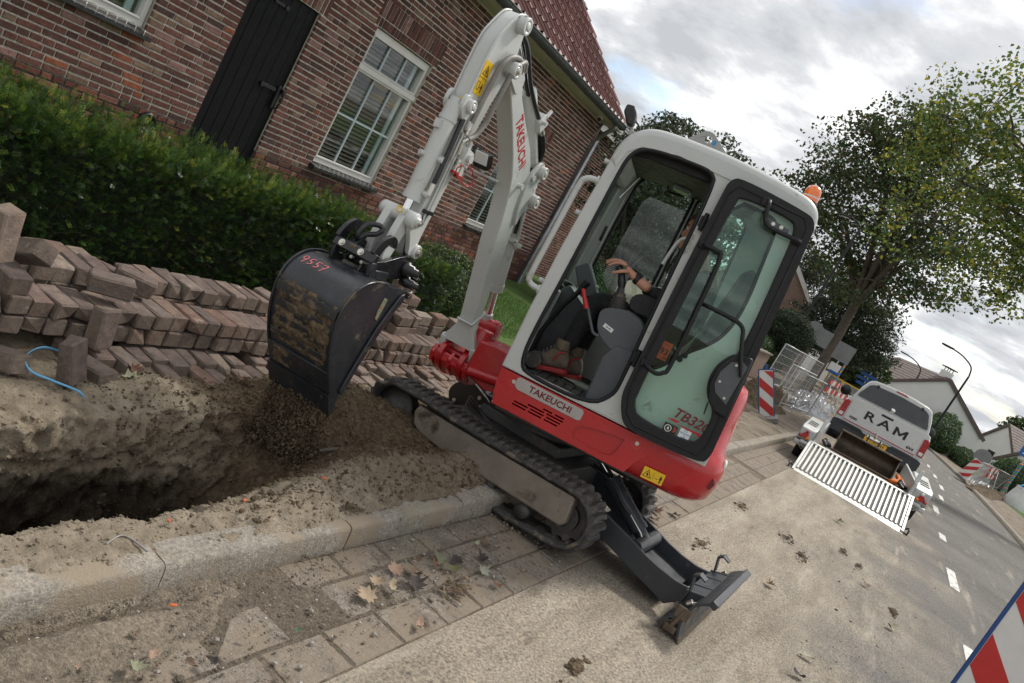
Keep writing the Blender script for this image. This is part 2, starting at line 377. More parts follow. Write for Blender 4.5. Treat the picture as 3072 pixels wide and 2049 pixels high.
c = s.mix(s.math('MULTIPLY', s.math('SUBTRACT', 1.0, s.step(yb, 1.80, 1.92)), s.math('SUBTRACT', 1.0, s.math('MULTIPLY', s.step(xx, 2.75, 3.5), 0.5))), c, berm)
# sand again behind the stacks and beside the track
c = s.mix(s.math('MULTIPLY', s.step(xx, 3.3, 3.7), s.step(sp_.outputs['Y'], 2.55, 2.75)), c, sand)
s.col(c); s.rough(0.97); s.set(Specular_IOR_Level=0.15); s.bump(s.math('ADD', nz(120, 5, 0.7), s.math('MULTIPLY', nz(35, 5, 0.7), 1.6)), 0.9, 0.012)
ground_mat('clod', [(0.3, (0.06, 0.043, 0.027)), (0.7, (0.155, 0.115, 0.072))], 12, 130, 0.8, 0.006)
pmat('road_paint', (0.62, 0.61, 0.57), 0.15, 9, 0.8, dirt=((0.2, 0.17, 0.14), 0.55, 14))

# ------------------------------------------------------------------ road, gutter, kerb
KY, JY = 1.515, 0.98          # kerb face, joint between gutter and asphalt
def bend(x):                  # the street bends gently left in the distance
    return 0.0 if x < 18 else 0.0011 * (x - 18) ** 2
def road_z(x, y): 
    k = (y - bend(x) + 1.45) / 2.43
    return max(0.0, 0.055 * (1 - k * k))
gxs, gys = (-300, -20, -1.0, 9.4, 40, 200, 900), (-700, -60, -6.2, 1.45, 3.55, 8, 60, 700)
mb = MB(); gv = [Vector((x, y, -0.03)) for x in gxs for y in gys]
mb.add(gv, [(i * 8 + j, (i + 1) * 8 + j, (i + 1) * 8 + j + 1, i * 8 + j + 1) for i in range(6) for j in range(7) if not (i == 2 and j == 3)])
struct('ground', mb, 'earth', recalc=False)
xs = [-6 + i * 1.0 for i in range(40)] + [34 + i * 4 for i in range(22)]
mb = MB(); mb.sheet([[Vector((x, bend(x) + y, road_z(x, bend(x) + y))) for y in np.linspace(-3.9, JY, 12)] for x in xs])
struct('road', mb, 'asphalt')
# gutter: three rows of concrete pavers bedded in sand; each near paver its own piece
mb = MB(); mb.sheet([[Vector((x, y + bend(x), -0.003 + 0.003 * float(vnoise(x, y, 0, 3)))) for y in (JY, 1.1, 1.25, 1.4, KY + 0.02)] for x in np.linspace(-5, 60, 330)])
ground_mat('joint_soil', [(0.3, (0.11, 0.09, 0.067)), (0.7, (0.20, 0.166, 0.126))], 3, 110, 0.9, 0.01)
gutter = struct('gutter_strip', mb, 'joint_soil')
random.seed(3)
def paver_mesh(lx, ly, lz, k):
    b = MB(); rr = random.Random(k); d = 0.006
    def j(): return rr.uniform(-0.003, 0.003)
    top = [(-lx/2 + d + j(), -ly/2 + d + j(), 0), (lx/2 - d + j(), -ly/2 + d + j(), 0), (lx/2 - d + j(), ly/2 - d + j(), 0), (-lx/2 + d + j(), ly/2 - d + j(), 0)]
    mid = [(-lx/2, -ly/2, -d), (lx/2, -ly/2, -d), (lx/2, ly/2, -d), (-lx/2, ly/2, -d)]
    low = [(a, c, -lz) for a, c, _ in mid]
    b.add(top + mid + low, [(0, 1, 2, 3)] + [(i, 4 + i, 4 + (i + 1) % 4, (i + 1) % 4) for i in range(4)] + [(4 + i, 8 + i, 8 + (i + 1) % 4, 4 + (i + 1) % 4) for i in range(4)])
    return b.mesh('paver', ['paver_grey'])
rows = [(0.985, 1.165), (1.172, 1.358), (1.366, 1.508)]
for ri, (a, b_) in enumerate(rows):
    pm = [paver_mesh(0.292, b_ - a - 0.004, 0.05, 10 * ri + k) for k in range(4)]
    x = 0.6 + (0.0, 0.17, 0.08)[ri]
    while x < 10.5:
        sink = 0.010 * float(vnoise(x * 1.0, a * 2, 3, 1.3, 3)) - 0.002
        if ri == 2 and x < 2.2: sink -= 0.012                       # buried under sand by the kerb
        part('paver', pm[random.randrange(4)], 'paver_grey', gutter, Matrix.Translation((x, (a + b_) / 2, 0.004 + sink)) @ Matrix.Rotation(random.uniform(-0.012, 0.012), 4, 'X') @ Matrix.Rotation(random.uniform(-0.012, 0.012), 4, 'Y') @ Matrix.Rotation(random.uniform(-0.01, 0.01) + random.choice((0, math.pi)), 4, 'Z'))
        x += 0.302
    # farther pavers, one piece
    mb = MB(); x = 10.8
    while x < 34:
        mb.bb(x, x + 0.292, a + bend(x), b_ + bend(x), -0.05, 0.003); x += 0.302
    o = part('far_pavers', mb, 'paver_grey', gutter); o['kind'] = 'stuff'
# sand washed along the foot of the kerb
gx = np.linspace(0.6, 5.2, 380); gy = np.linspace(1.12, 1.52, 46)
X, Y = np.meshgrid(gx, gy, indexing='ij')
Hs = -0.016 + 0.030 * np.clip((Y - 1.24) / 0.26, 0, 1) ** 1.5 * (0.65 + 0.5 * vnoise(X, Y, 1, 1.7, 3)) + 0.030 * vnoise(X, Y, 2, 2.6, 4) * np.clip((Y - 1.15) / 0.2, 0, 1) + 0.006 * vnoise(X, Y, 5, 30, 3)
Hs -= 0.026 * np.clip((X - 1.9) / 0.4, 0, 1)
Hs += 0.050 * np.clip((2.35 - X) / 0.9, 0, 1) * np.clip((Y - 1.16) / 0.2, 0, 1)
Hs -= 0.055 * np.exp(-((Y - 1.475) / 0.035) ** 2) * np.clip((2.1 - X) / 0.5, 0, 1)       # scoured groove along the kerb
Hs[:, 0] = -0.03; Hs[0, :] = -0.03; Hs[-1, :] = -0.03
n1, n2 = X.shape; idx = np.arange(n1 * n2).reshape(n1, n2)
Fq = np.stack([idx[:-1, :-1], idx[1:, :-1], idx[1:, 1:], idx[:-1, 1:]], -1).reshape(-1, 4)
gs = part('sand_drift', fast_mesh('sand_drift', np.stack([X, Y, Hs], -1).reshape(-1, 3), Fq, ['gutter_sand'], True), 'gutter_sand', gutter); gs['kind'] = 'stuff'
# kerb stones, each its own piece
mb = MB(); mb.sheet([[Vector((x, y + bend(x), -0.12)) for y in (KY + 0.005, KY + 0.1)] for x in np.linspace(-3, 60, 60)])
kerb = struct('kerb', mb, 'kerb_concrete')
def kerb_mesh(L, k):
    rr = random.Random(k); prof = [(-0.006, -0.10), (-0.004, 0.02), (0.002, 0.092), (0.006, 0.101), (0.014, 0.108), (0.024, 0.110), (0.07, 0.111), (0.118, 0.112), (0.124, 0.105), (0.124, -0.10)]
    n = 14; rings = []
    for i in range(n + 1):
        x = -L / 2 + L * i / n; ins = 0.004 if i in (0, n) else 0
        rings.append([Vector((x, y + ins * (1 if y < 0.06 else -1) + rr.uniform(-0.0008, 0.0008), z - ins + rr.uniform(-0.001, 0.001))) for y, z in prof])
    b = MB(); b.loft(rings); me = b.mesh('kerb_stone', ['kerb_concrete']); me.set_sharp_from_angle(angle=R(28)); return me
kms = [kerb_mesh(0.928, k) for k in range(3)]
x = -0.06
while x < 16:
    part('kerb_stone', kms[random.randrange(3)], 'kerb_concrete', kerb, Matrix.Translation((x + 0.468, KY + random.uniform(-0.004, 0.004), random.uniform(-0.004, 0.003))) @ Matrix.Rotation(random.uniform(-0.004, 0.004), 4, 'Z')); x += 0.936
mb = MB()
while x < 60:
    mb.box((x + 0.46, KY + bend(x) + 0.06, 0.0), (0.925, 0.12, 0.2)); x += 0.936
o = part('far_kerb_stones', mb, 'kerb_concrete', kerb, bevel=0.01); o['kind'] = 'stuff'
# right hand kerb and verge
kerbr = MB()
xr = [-6 + 2 * i for i in range(50)]
def ry(x): return -3.92 + bend(x) * 0.9
kerbr.sheet([[Vector((x, ry(x) + a, z)) for a, z in ((0.02, -0.02), (0.0, 0.09), (-0.03, 0.11), (-0.14, 0.11), (-0.15, 0.06))] for x in xr])
struct('kerb_right', kerbr, 'kerb_concrete')
mb = MB(); mb.sheet([[Vector((x, ry(x) + a, 0.07 + 0.02 * float(vnoise(x, a, 0, 0.9)))) for a in (-0.14, -0.6, -1.1, -1.6, -2.2)] for x in xr])
struct('pavement_right', mb, 'gutter_sand')
mb = MB(); mb.sheet([[Vector((x, ry(x) + a, 0.06 + 0.03 * float(vnoise(x, a, 0, 0.5)))) for a in (-2.2, -4, -8, -20, -60)] for x in xr])
struct('verge_right', mb, 'lawn')
# painted centre line
for i, (x, l_) in enumerate(((7.55, 0.95), (11.15, 1.35), (15.25, 0.75), (19.3, 1.3), (23.4, 1.3), (27.5, 1.6), (31.5, 1.6), (36, 1.6), (41, 1.6))):
    mb = MB(); y = -1.46 if x < 20 else -1.46 - 0.5 * min(1, (x - 20) / 6) + bend(x)
    mb.sheet([[Vector((x + l_ * k / 6, y + a, road_z(x + l_ * k / 6, y + a) + 0.004)) for a in (-0.06, 0.06)] for k in range(7)])
    o = part('lane_marking', mb, 'road_paint', bpy.data.objects['road'])

# ------------------------------------------------------------------ the trench and the loose soil
def section(x):
    """cross section (y, z) of the dug strip at this x"""
    A = [(1.548, 0.100), (1.60, 0.118), (1.69, 0.125), (1.735, 0.125), (1.765, 0.10), (1.80, 0.0), (1.85, -0.2), (1.92, -0.45), (2.02, -0.70), (2.18, -0.80), (2.34, -0.74), (2.44, -0.55), (2.49, -0.34), (2.50, -0.16), (2.49, -0.05), (2.53, 0.025), (2.62, 0.055), (2.74, 0.05), (2.86, 0.02), (3.1, 0.02), (3.5, 0.05), (4.2, 0.10)]
    B = [(1.60, 0.10), (1.66, 0.14), (1.74, 0.165), (1.83, 0.17), (1.90, 0.14), (1.97, 0.10), (2.02, 0.09), (2.08, 0.10), (2.16, 0.12), (2.24, 0.13), (2.30, 0.13), (2.36, 0.125), (2.42, 0.12), (2.48, 0.11), (2.53, 0.10), (2.58, 0.085), (2.64, 0.07), (2.74, 0.05), (2.86, 0.02), (3.1, 0.02), (3.5, 0.05), (4.2, 0.10)]
    t = min(1.0, max(0.0, (x - 2.25) / 1.0)); t = t * t * (3 - 2 * t)
    if x > 2.2: A[5:9] = [(1.83 + .03, 0.02), (1.92, -0.16), (2.0, -0.38), (2.1, -0.6)]
    return [((1 - t) * a[0] + t * b[0], (1 - t) * a[1] + t * b[1]) for a, b in zip(A, B)]
per = 9
xsn = np.concatenate([np.linspace(0.3, 4.6, 470), np.linspace(4.62, 9.5, 150)])
G3 = []
for x in xsn:
    S = section(x); row = []
    for i in range(len(S) - 1):
        for k in range(per): row.append((x, S[i][0] + (S[i + 1][0] - S[i][0]) * k / per, S[i][1] + (S[i + 1][1] - S[i][1]) * k / per))
    row.append((x, *S[-1])); G3.append(row)
G3 = np.array(G3); X, Y, Z = G3[..., 0], G3[..., 1], G3[..., 2]
gyv = np.gradient(Y, axis=1); gzv = np.gradient(Z, axis=1); ln = np.hypot(gyv, gzv) + 1e-6; NYv, NZv = -gzv / ln, gyv / ln
edge = np.clip((Y - 1.545) / 0.06, 0.12, 1) * np.clip((3.2 - Y) / 0.25, 0, 1)
big = 0.055 * vnoise(X, Y, Z, 3.2, 3) + 0.030 * vnoise(X, Y, Z, 9, 3)
wall = np.clip((np.abs(NYv) - 0.45) / 0.4, 0, 1) * (Y > 2.2)
rid = np.abs(vnoise(X * 1.3, Y, Z * 0.9, 7, 4))
disp = edge * (big * 0.75 + 0.014 * vnoise(X, Y, Z, 32, 3) + 0.085 * wall * (0.35 - rid) + 0.028 * wall * (0.4 - np.abs(vnoise(X, Y, Z, 19, 3))) * 2 + 0.004 * wall * np.sin(Z * 55 + 4 * vnoise(X, Y, Z, 4, 2)))
clum = np.clip((X - 2.3) / 0.6, 0, 1) * edge
disp += clum * (0.030 * np.abs(vnoise(X, Y, Z, 16, 3)) + 0.020 * np.abs(vnoise(X, Y, Z, 45, 2)))
lump = 0.075 * np.exp(-(((X - 3.25) / 0.30) ** 2 + ((Y - 1.93) / 0.13) ** 2)) + 0.10 * np.exp(-(((X - 3.75) / 0.26) ** 2 + ((Y - 2.62) / 0.16) ** 2)) + 0.11 * np.exp(-(((X - 3.40) / 0.30) ** 2 + ((Y - 2.34) / 0.20) ** 2)) + 0.05 * np.exp(-(((X - 2.55) / 0.22) ** 2 + ((Y - 2.66) / 0.08) ** 2))
Y = Y + NYv * disp; Z = Z + NZv * disp + lump
n1, n2 = X.shape; idx = np.arange(n1 * n2).reshape(n1, n2)
Fq = np.stack([idx[:-1, :-1], idx[1:, :-1], idx[1:, 1:], idx[:-1, 1:]], -1).reshape(-1, 4)
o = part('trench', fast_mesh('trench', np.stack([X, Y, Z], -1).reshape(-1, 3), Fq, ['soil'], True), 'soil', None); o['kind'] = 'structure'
# lawn and bare ground up to the house
mb = MB(); mb.sheet([[Vector((x, y, 0.09 + 0.02 * max(0, y - 3.6) + 0.015 * float(vnoise(x, y, 0, 1.5)))) for y in (3.66, 3.9, 4.3, 4.8, 5.3, 5.9, 6.6, 8)] for x in np.linspace(-3, 22, 90)])
struct('garden_ground', mb, 'lawn')
mb = MB(); mb.sheet([[Vector((x, y + bend(x), 0.085 + 0.03 * float(vnoise(x, y, 0, 1.1)))) for y in (KY + 0.13, 2.2, 2.9, 3.6)] for x in np.linspace(8.8, 60, 120)])
struct('dug_pavement', mb, 'gutter_sand')
# ------------------------------------------------------------------ the brick house on the left
s = NB('house_brick'); at = s.attr('bcol')
P = s.pos(); nn = s.n.new('ShaderNodeTexNoise'); nn.inputs['Scale'].default_value = 26; nn.inputs['Detail'].default_value = 7; nn.inputs['Roughness'].default_value = 0.66; s.link(P, nn.inputs['Vector'])
nf = s.n.new('ShaderNodeTexNoise'); nf.inputs['Scale'].default_value = 180; nf.inputs['Detail'].default_value = 4; s.link(P, nf.inputs['Vector'])
c = s.mix(1.0, at.outputs['Color'], s.ramp(nn.outputs[0], [(0.3, (0.62, 0.60, 0.60)), (0.55, (1.0, 1.0, 1.0)), (0.75, (1.35, 1.3, 1.25))]), 'MULTIPLY')
c = s.mix(s.step(nn.outputs[0], 0.64, 0.76), c, (0.30, 0.25, 0.21)); s.col(c); s.rough(0.92); s.set(Specular_IOR_Level=0.2)
s.bump(s.math('ADD', nf.outputs[0], s.math('MULTIPLY', nn.outputs[0], 1.5)), 0.7, 0.006)
ground_mat('mortar_light', [(0.3, (0.44, 0.415, 0.36)), (0.7, (0.58, 0.55, 0.48))], 8, 160, 0.5, 0.004, spots=((0.24, 0.21, 0.17), 5, 0.56, 0.75))
ground_mat('mortar_dark', [(0.3, (0.055, 0.055, 0.056)), (0.7, (0.10, 0.098, 0.095))], 8, 160, 0.5, 0.004)
pmat('frame_white', (0.60, 0.59, 0.55), 0.06, 4, 0.42, dirt=((0.34, 0.31, 0.26), 0.15, 9))
pmat('muntin_blue', (0.42, 0.50, 0.52), 0.06, 4, 0.4)
pmat('black_door', (0.0045, 0.005, 0.0055), 0.4, 5, 0.55, bump=0.25, bscale=40, rvar=0.1, spec=0.18, dirt=((0.018, 0.018, 0.019), 0.10, 9))
pmat('black_iron', (0.010, 0.010, 0.011), 0.2, 8, 0.5)
pmat('black_plastic', (0.012, 0.012, 0.013), 0.2, 8, 0.38)
pmat('slat_dark', (0.20, 0.175, 0.14), 0.15, 4, 0.6)
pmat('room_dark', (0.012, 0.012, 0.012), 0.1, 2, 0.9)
pmat('soffit_cream', (0.50, 0.48, 0.40), 0.06, 2, 0.75)
pmat('zinc_dark', (0.085, 0.092, 0.092), 0.22, 5, 0.5, metallic=0.35, dirt=((0.05, 0.055, 0.05), 0.4, 6))
pmat('zinc_bright', (0.40, 0.43, 0.46), 0.15, 6, 0.38, metallic=0.75, dirt=((0.22, 0.23, 0.24), 0.3, 10))
pmat('steel_pin', (0.42, 0.40, 0.36), 0.1, 5, 0.35, metallic=0.9)
pmat('sill_black', (0.025, 0.025, 0.027), 0.2, 6, 0.28, dirt=((0.10, 0.09, 0.07), 0.2, 12))
s = NB('roof_tile'); at = s.orand()
c = s.ramp(at, [(0.0, (0.16, 0.072, 0.062)), (0.35, (0.215, 0.095, 0.082)), (0.7, (0.19, 0.09, 0.08)), (1.0, (0.14, 0.07, 0.064))])
c = s.mix(s.step(s.noise(14, 7, 0.65), 0.5, 0.75), c, (0.16, 0.105, 0.085)); s.col(c); s.rough(0.5); s.bump(s.noise(90, 5), 0.3, 0.004)
pmat('dark_tile', (0.055, 0.055, 0.06), 0.2, 5, 0.6)
def glass_mat(name, tint, refl=0.9, ior=1.5):
    s = NB(name); n = s.n; n.remove(s.b)
    tr = n.new('ShaderNodeBsdfTransparent'); tr.inputs[0].default_value = (*tint, 1)
    gl = n.new('ShaderNodeBsdfGlossy'); gl.inputs['Roughness'].default_value = 0.015; gl.inputs[0].default_value = (refl, refl, refl, 1)
    fr = n.new('ShaderNodeFresnel'); ge = n.new('ShaderNodeNewGeometry'); mr = n.new('ShaderNodeMapRange'); mr.inputs['To Min'].default_value = ior; mr.inputs['To Max'].default_value = 1 / ior; s.link(ge.outputs['Backfacing'], mr.inputs['Value']); s.link(mr.outputs[0], fr.inputs[0])
    mx = n.new('ShaderNodeMixShader'); s.link(fr.outputs[0], mx.inputs[0]); s.link(tr.outputs[0], mx.inputs[1]); s.link(gl.outputs[0], mx.inputs[2]); s.link(mx.outputs[0], s.out.inputs[0]); return s.m
glass_mat('window_glass', (0.90, 0.94, 0.93))
glass_mat('cab_glass', (0.88, 0.97, 0.93), 0.6)

HA = R(3.62); HOUSE = frame_of((0, 0, 0), (math.cos(HA), math.sin(HA), 0), (-math.sin(HA), math.cos(HA), 0), (0, 0, 1))
def screen(p):
    d = Vector(p) - Vector((0, 0, 1.65)); z = d.dot(FW)
    if z < 0.05: return (-9, -9, z)
    return (0.5 + 0.78125 * d.dot(RW) / z, 0.5 - 0.78125 * 1.5 * d.dot(UW) / z, z)      # 0..1 across, 0..1 down
def in_frame(p, m=0.02):
    a, b, z = screen(p); return z > 0 and -m < a < 1 + m and -m < b < 1 + m
WF = 6.0                                  # distance of the facade
house = thing('brick_house', 'long red brick house with white framed windows and pantiled roof', 'house', (HOUSE @ Vector((8, 7, 0)))[:])
rb = random.Random(11)
PAL = [((0.140, 0.064, 0.052), 5), ((0.108, 0.056, 0.048), 6), ((0.165, 0.076, 0.060), 4), ((0.19, 0.10, 0.085), 2.4), ((0.205, 0.135, 0.098), 1.5), ((0.24, 0.085, 0.05), 1.3), ((0.085, 0.05, 0.046), 1.8), ((0.25, 0.14, 0.125), 1.1)]
def brick_col(r, plinth=False):
    t = r.random() * sum(w for _, w in PAL)
    for c, w in PAL:
        t -= w
        if t <= 0: break
    if plinth: c = (c[0] * 1.06, c[1] * 0.95, c[2] * 0.85)
    k = r.uniform(0.84, 1.16); return (c[0] * k, c[1] * k, c[2] * k)
def brick_geo(L, H, D, r):
    """front face with worn, uneven edges; local x along, z up, y inwards; 18 quads"""
    e = 0.0035; q = [(-L/2, -H/2), (0, -H/2), (L/2, -H/2), (L/2, H/2), (0, H/2), (-L/2, H/2)]
    j = lambda a: r.uniform(-a, a)
    fr = [(x * (1 - 2 * e / L) + j(0.0016), j(0.0006), z * (1 - 2 * e / H) + j(0.0016)) for x, z in q]
    md = [(x + j(0.0014), e + 0.001, z + j(0.0014)) for x, z in q]; bk = [(x, D, z) for x, z in q]
    V = fr + md + bk; F = [(0, 1, 4, 5), (1, 2, 3, 4)] + [(i, 6 + i, 6 + (i + 1) % 6, (i + 1) % 6) for i in range(6)] + [(6 + i, 12 + i, 12 + (i + 1) % 6, 6 + (i + 1) % 6) for i in range(6)]
    return V, F
def courses(a0, a1, z0, z1, openings, r, ch=0.06, joint=0.0145):
    out = []; nz_ = int(round((z1 - z0) / ch))
    for k in range(nz_):
        za = z0 + k * ch; zb = za + ch - joint; a = a0 - r.uniform(0, 0.2); spans = [(a0, a1)]
        for (oa, ob, oz0, oz1) in openings:
            if zb > oz0 + 0.004 and za < oz1 - 0.004:
                ns_ = []
                for p, q in spans:
                    if ob <= p or oa >= q: ns_.append((p, q))
                    else:
                        if oa > p: ns_.append((p, oa))
                        if ob < q: ns_.append((ob, q))
                spans = ns_
        for p, q in spans:
            a = p - (r.uniform(0, 0.15) if p == a0 else 0)
            first = True
            while a < q - 0.02:
                L = 0.2 if r.random() < 0.68 else 0.1
                if first and r.random() < 0.5: L = r.choice((0.1, 0.15))
                first = False
                b = min(a + L, q)
                if q - b < 0.045: b = q
                if b - a > 0.03: out.append(((a + b - joint) / 2 + (joint / 2 if b == q else 0), (za + zb) / 2 + r.uniform(-0.001, 0.001), b - a - (0 if b == q else joint), zb - za + r.uniform(-0.002, 0.002)))
                a = b
    return out
OPEN = [(5.495, 6.37, -1, 2.21), (7.19, 8.41, 0.77, 2.45), (3.42, 4.68, 1.25, 2.75), (10.965, 12.185, 0.77, 2.45)]
LINT = [(7.115, 8.485, 2.45, 2.75), (5.42, 6.445, 2.21, 2.45), (10.89, 12.26, 2.45, 2.75)]
wallp = MB()
outer = [(1.2, 0.705), (5.495, 0.705), (5.495, 2.21), (6.37, 2.21), (6.37, 0.705), (13.8, 0.705), (13.8, 3.44), (1.2, 3.44)]
wallp.prism(outer, WF + 0.009, WF + 0.30, lambda a, z, t: Vector((a, t, z)), [[(a, z0), (b, z0), (b, z1), (a, z1)] for a, b, z0, z1 in OPEN[1:]])
wall = part('wall', wallp, 'mortar_light', house, HOUSE)
pl = MB()
for a, b in ((1.2, 5.495), (6.37, 13.8)): pl.bb(a, b, WF + 0.009, WF + 0.30, -0.1, 0.7045)
plinth = part('plinth', pl, 'mortar_dark', house, HOUSE, label='lower wall with dark pointing')
bl = [(a, z, L, H, False) for a, z, L, H in courses(1.3, 13.78, 0.71, 3.41, OPEN + LINT, rb)] + [(a, z, L, H, True) for a, z, L, H in courses(1.3, 13.78, 0.05, 0.71, OPEN, rb)]
for a0, a1, z0 in ((7.12, 8.48, 2.453), (5.425, 6.44, 2.213), (10.895, 12.255, 2.453)):            # flat arches of upright bricks
    n = int(round((a1 - a0) / 0.062)); w = (a1 - a0) / n; h1, h2 = (0.10, 0.197) if z0 > 2.4 else (0.0, 0.237)
    for i in range(n):
        lean = ((i + 0.5) / n - 0.5) * 0.12
        if h1: bl.append((a0 + (i + 0.5) * w, z0 + h1 / 2, w - 0.011, h1 - 0.01, False))
        bl.append((a0 + (i + 0.5) * w + lean * 0.2, z0 + h1 + h2 / 2, w - 0.011, h2 - 0.01, False))
def cost(b):
    p = HOUSE @ Vector((b[0], WF, b[1])); a, c, z = screen(p)
    hid = b[1] < 0.80 and b[0] > 4.0 and b[0] < 6
    return (z if (0 < a < 1 and 0 < c < 1 and not hid) else 99) - 0.002 * (b[2] > 0.15)
bl.sort(key=cost)
_bm = {}
def brick_obj(b, parent):
    key = (round(b[2] / 0.01), b[3] > 0.09, b[4], rb.randrange(14))
    if key not in _bm:
        rr = random.Random(hash(key) & 0xffff); L = round(b[2] / 0.01) * 0.01; V, F = brick_geo(L, b[3], 0.03, rr)
        _bm[key] = fast_mesh('brick', np.array(V), np.array(F), ['house_brick'], False, np.array([brick_col(rb, b[4])] * len(V)))
    part('brick', _bm[key], 'house_brick', parent, HOUSE @ Matrix.Translation((b[0], WF + rb.uniform(-0.0015, 0.0025), b[1])) @ Matrix.Rotation(rb.uniform(-0.006, 0.006), 4, 'Y') @ Matrix.Rotation(rb.uniform(-0.006, 0.006), 4, 'Z'))
cnt = {True: 0, False: 0}; rest = {True: [], False: []}
for b in bl:
    lim = 75 if b[4] else 225
    if cnt[b[4]] < lim and cost(b) < 90: brick_obj(b, plinth if b[4] else wall); cnt[b[4]] += 1
    else: rest[b[4]].append(b)
def join_bricks(lst, y, parent, frame, r, name='brick_courses'):
    VV, FF, CC = [], [], []; o = 0
    for a, z, L, H, pl_ in lst:
        V, F = brick_geo(L, H, 0.03, r); V = np.array(V) + np.array((a, y + r.uniform(-0.0015, 0.0025), z)); VV.append(V); FF.append(np.array(F) + o); o += len(V); CC.append(np.array([brick_col(r, pl_)] * len(V)))
    ob = part(name, fast_mesh(name, np.concatenate(VV), np.concatenate(FF), ['house_brick'], False, np.concatenate(CC)), 'house_brick', parent, frame); ob['kind'] = 'stuff'; return ob
join_bricks(rest[False], WF, wall, HOUSE, rb); join_bricks(rest[True], WF, plinth, HOUSE, rb)

def window(a0, a1, z0, z1, transom, hbar, cols, nslat_gap=0.047):
    """white frame, transom, thin glazing bars, pane, blind; the black sill with wire pins sits under it"""
    Y0, Y1 = WF + 0.05, WF + 0.13; f = 0.062
    m = MB(); fn = lambda a, z, t: Vector((a, t, z))
    holes = [[(a0 + f, z0 + f + 0.02), (a1 - f, z0 + f + 0.02), (a1 - f, (transom - 0.035) if transom else z1 - f), (a0 + f, (transom - 0.035) if transom else z1 - f)]]
    if transom: holes.append([(a0 + f, transom + 0.075), (a1 - f, transom + 0.075), (a1 - f, z1 - f - 0.03), (a0 + f, z1 - f - 0.03)])
    m.prism([(a0, z0), (a1, z0), (a1, z1), (a0, z1)], Y0, Y1, fn, holes)
    w = part('window', m, 'frame_white', house, HOUSE, bevel=0.006)
    # raised sash mouldings
    m = MB()
    for h in holes:
        (p, q), (r_, s_) = h[0], h[2]
        for b in ((p - 0.018, r_ + 0.018, q - 0.018, q), (p - 0.018, r_ + 0.018, s_, s_ + 0.018), (p - 0.018, p, q, s_), (r_, r_ + 0.018, q, s_)): m.bb(b[0], b[1], Y0 - 0.012, Y0 - 0.0005, b[2], b[3])
    if transom: m.bb(a0 - 0.004, a1 + 0.004, Y0 - 0.022, Y0 - 0.0006, transom - 0.012, transom + 0.05)
    part('sash', m, 'frame_white', w, HOUSE, bevel=0.003)
    for i, h in enumerate(holes):
        (p, q), (r_, s_) = h[0], h[2]
        g = MB(); g.bb(p, r_, WF + 0.088, WF + 0.094, q, s_); part('pane', g, 'window_glass', w, HOUSE)
        for c in range(1, cols):
            x = p + (r_ - p) * c / cols; g = MB(); g.bb(x - 0.011, x + 0.011, WF + 0.070, WF + 0.0875, q + 0.001, s_ - 0.001); part('glazing_bar', g, 'muntin_blue', w, HOUSE)
        if i == 0 and hbar: g = MB(); g.bb(p + 0.001, r_ - 0.001, WF + 0.069, WF + 0.087, hbar - 0.011, hbar + 0.011); part('glazing_bar', g, 'muntin_blue', w, HOUSE)
        g = MB(); g.bb(r_ - 0.09, r_ - 0.03, WF + 0.13, WF + 0.15, q, s_); part('inner_jamb', g, 'muntin_blue', w, HOUSE)
        z = q + 0.02; sl = None
        while z < s_ - 0.01:
            if sl is None:
                g = MB(); g.box((0, 0, 0), (r_ - p - 0.005, 0.046, 0.0022), Matrix.Rotation(R(34), 3, 'X')); sl = g.mesh('blind_slat', ['slat_dark'])
            part('blind_slat', sl, 'slat_dark', w, HOUSE @ Matrix.Translation(((p + r_) / 2, WF + 0.19, z))); z += nslat_gap
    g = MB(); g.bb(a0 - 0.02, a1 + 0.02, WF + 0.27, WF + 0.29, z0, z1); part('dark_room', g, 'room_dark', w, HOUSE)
    g = MB(); g.prism([(WF - 0.075, z0 - 0.062), (WF - 0.075, z0 - 0.022), (WF + 0.052, z0 - 0.004), (WF + 0.052, z0 - 0.04), (WF - 0.005, z0 - 0.062)], a0 - 0.035, a1 + 0.035, lambda a, b, t: Vector((t, a, b))); part('sill', g, 'sill_black', w, HOUSE, bevel=0.003)
    for k in range(int((a1 - a0) / 0.088)):
        x = a0 + 0.03 + k * 0.088; g = MB(); g.tube([(x, WF + 0.03, z0 + 0.006), (x + 0.004, WF - 0.03, z0 + 0.02), (x + 0.006, WF - 0.082, z0 + 0.012), (x + 0.006, WF - 0.085, z0 - 0.035)], 0.0022, 5); part('sill_pin', g, 'steel_pin', w, HOUSE)
    return w
window(7.2, 8.4, 0.82, 2.44, 1.975, 1.43, 3)
window(3.43, 4.67, 1.30, 2.74, None, None, 3)
window(10.975, 12.175, 0.82, 2.44, 1.975, 1.43, 3)
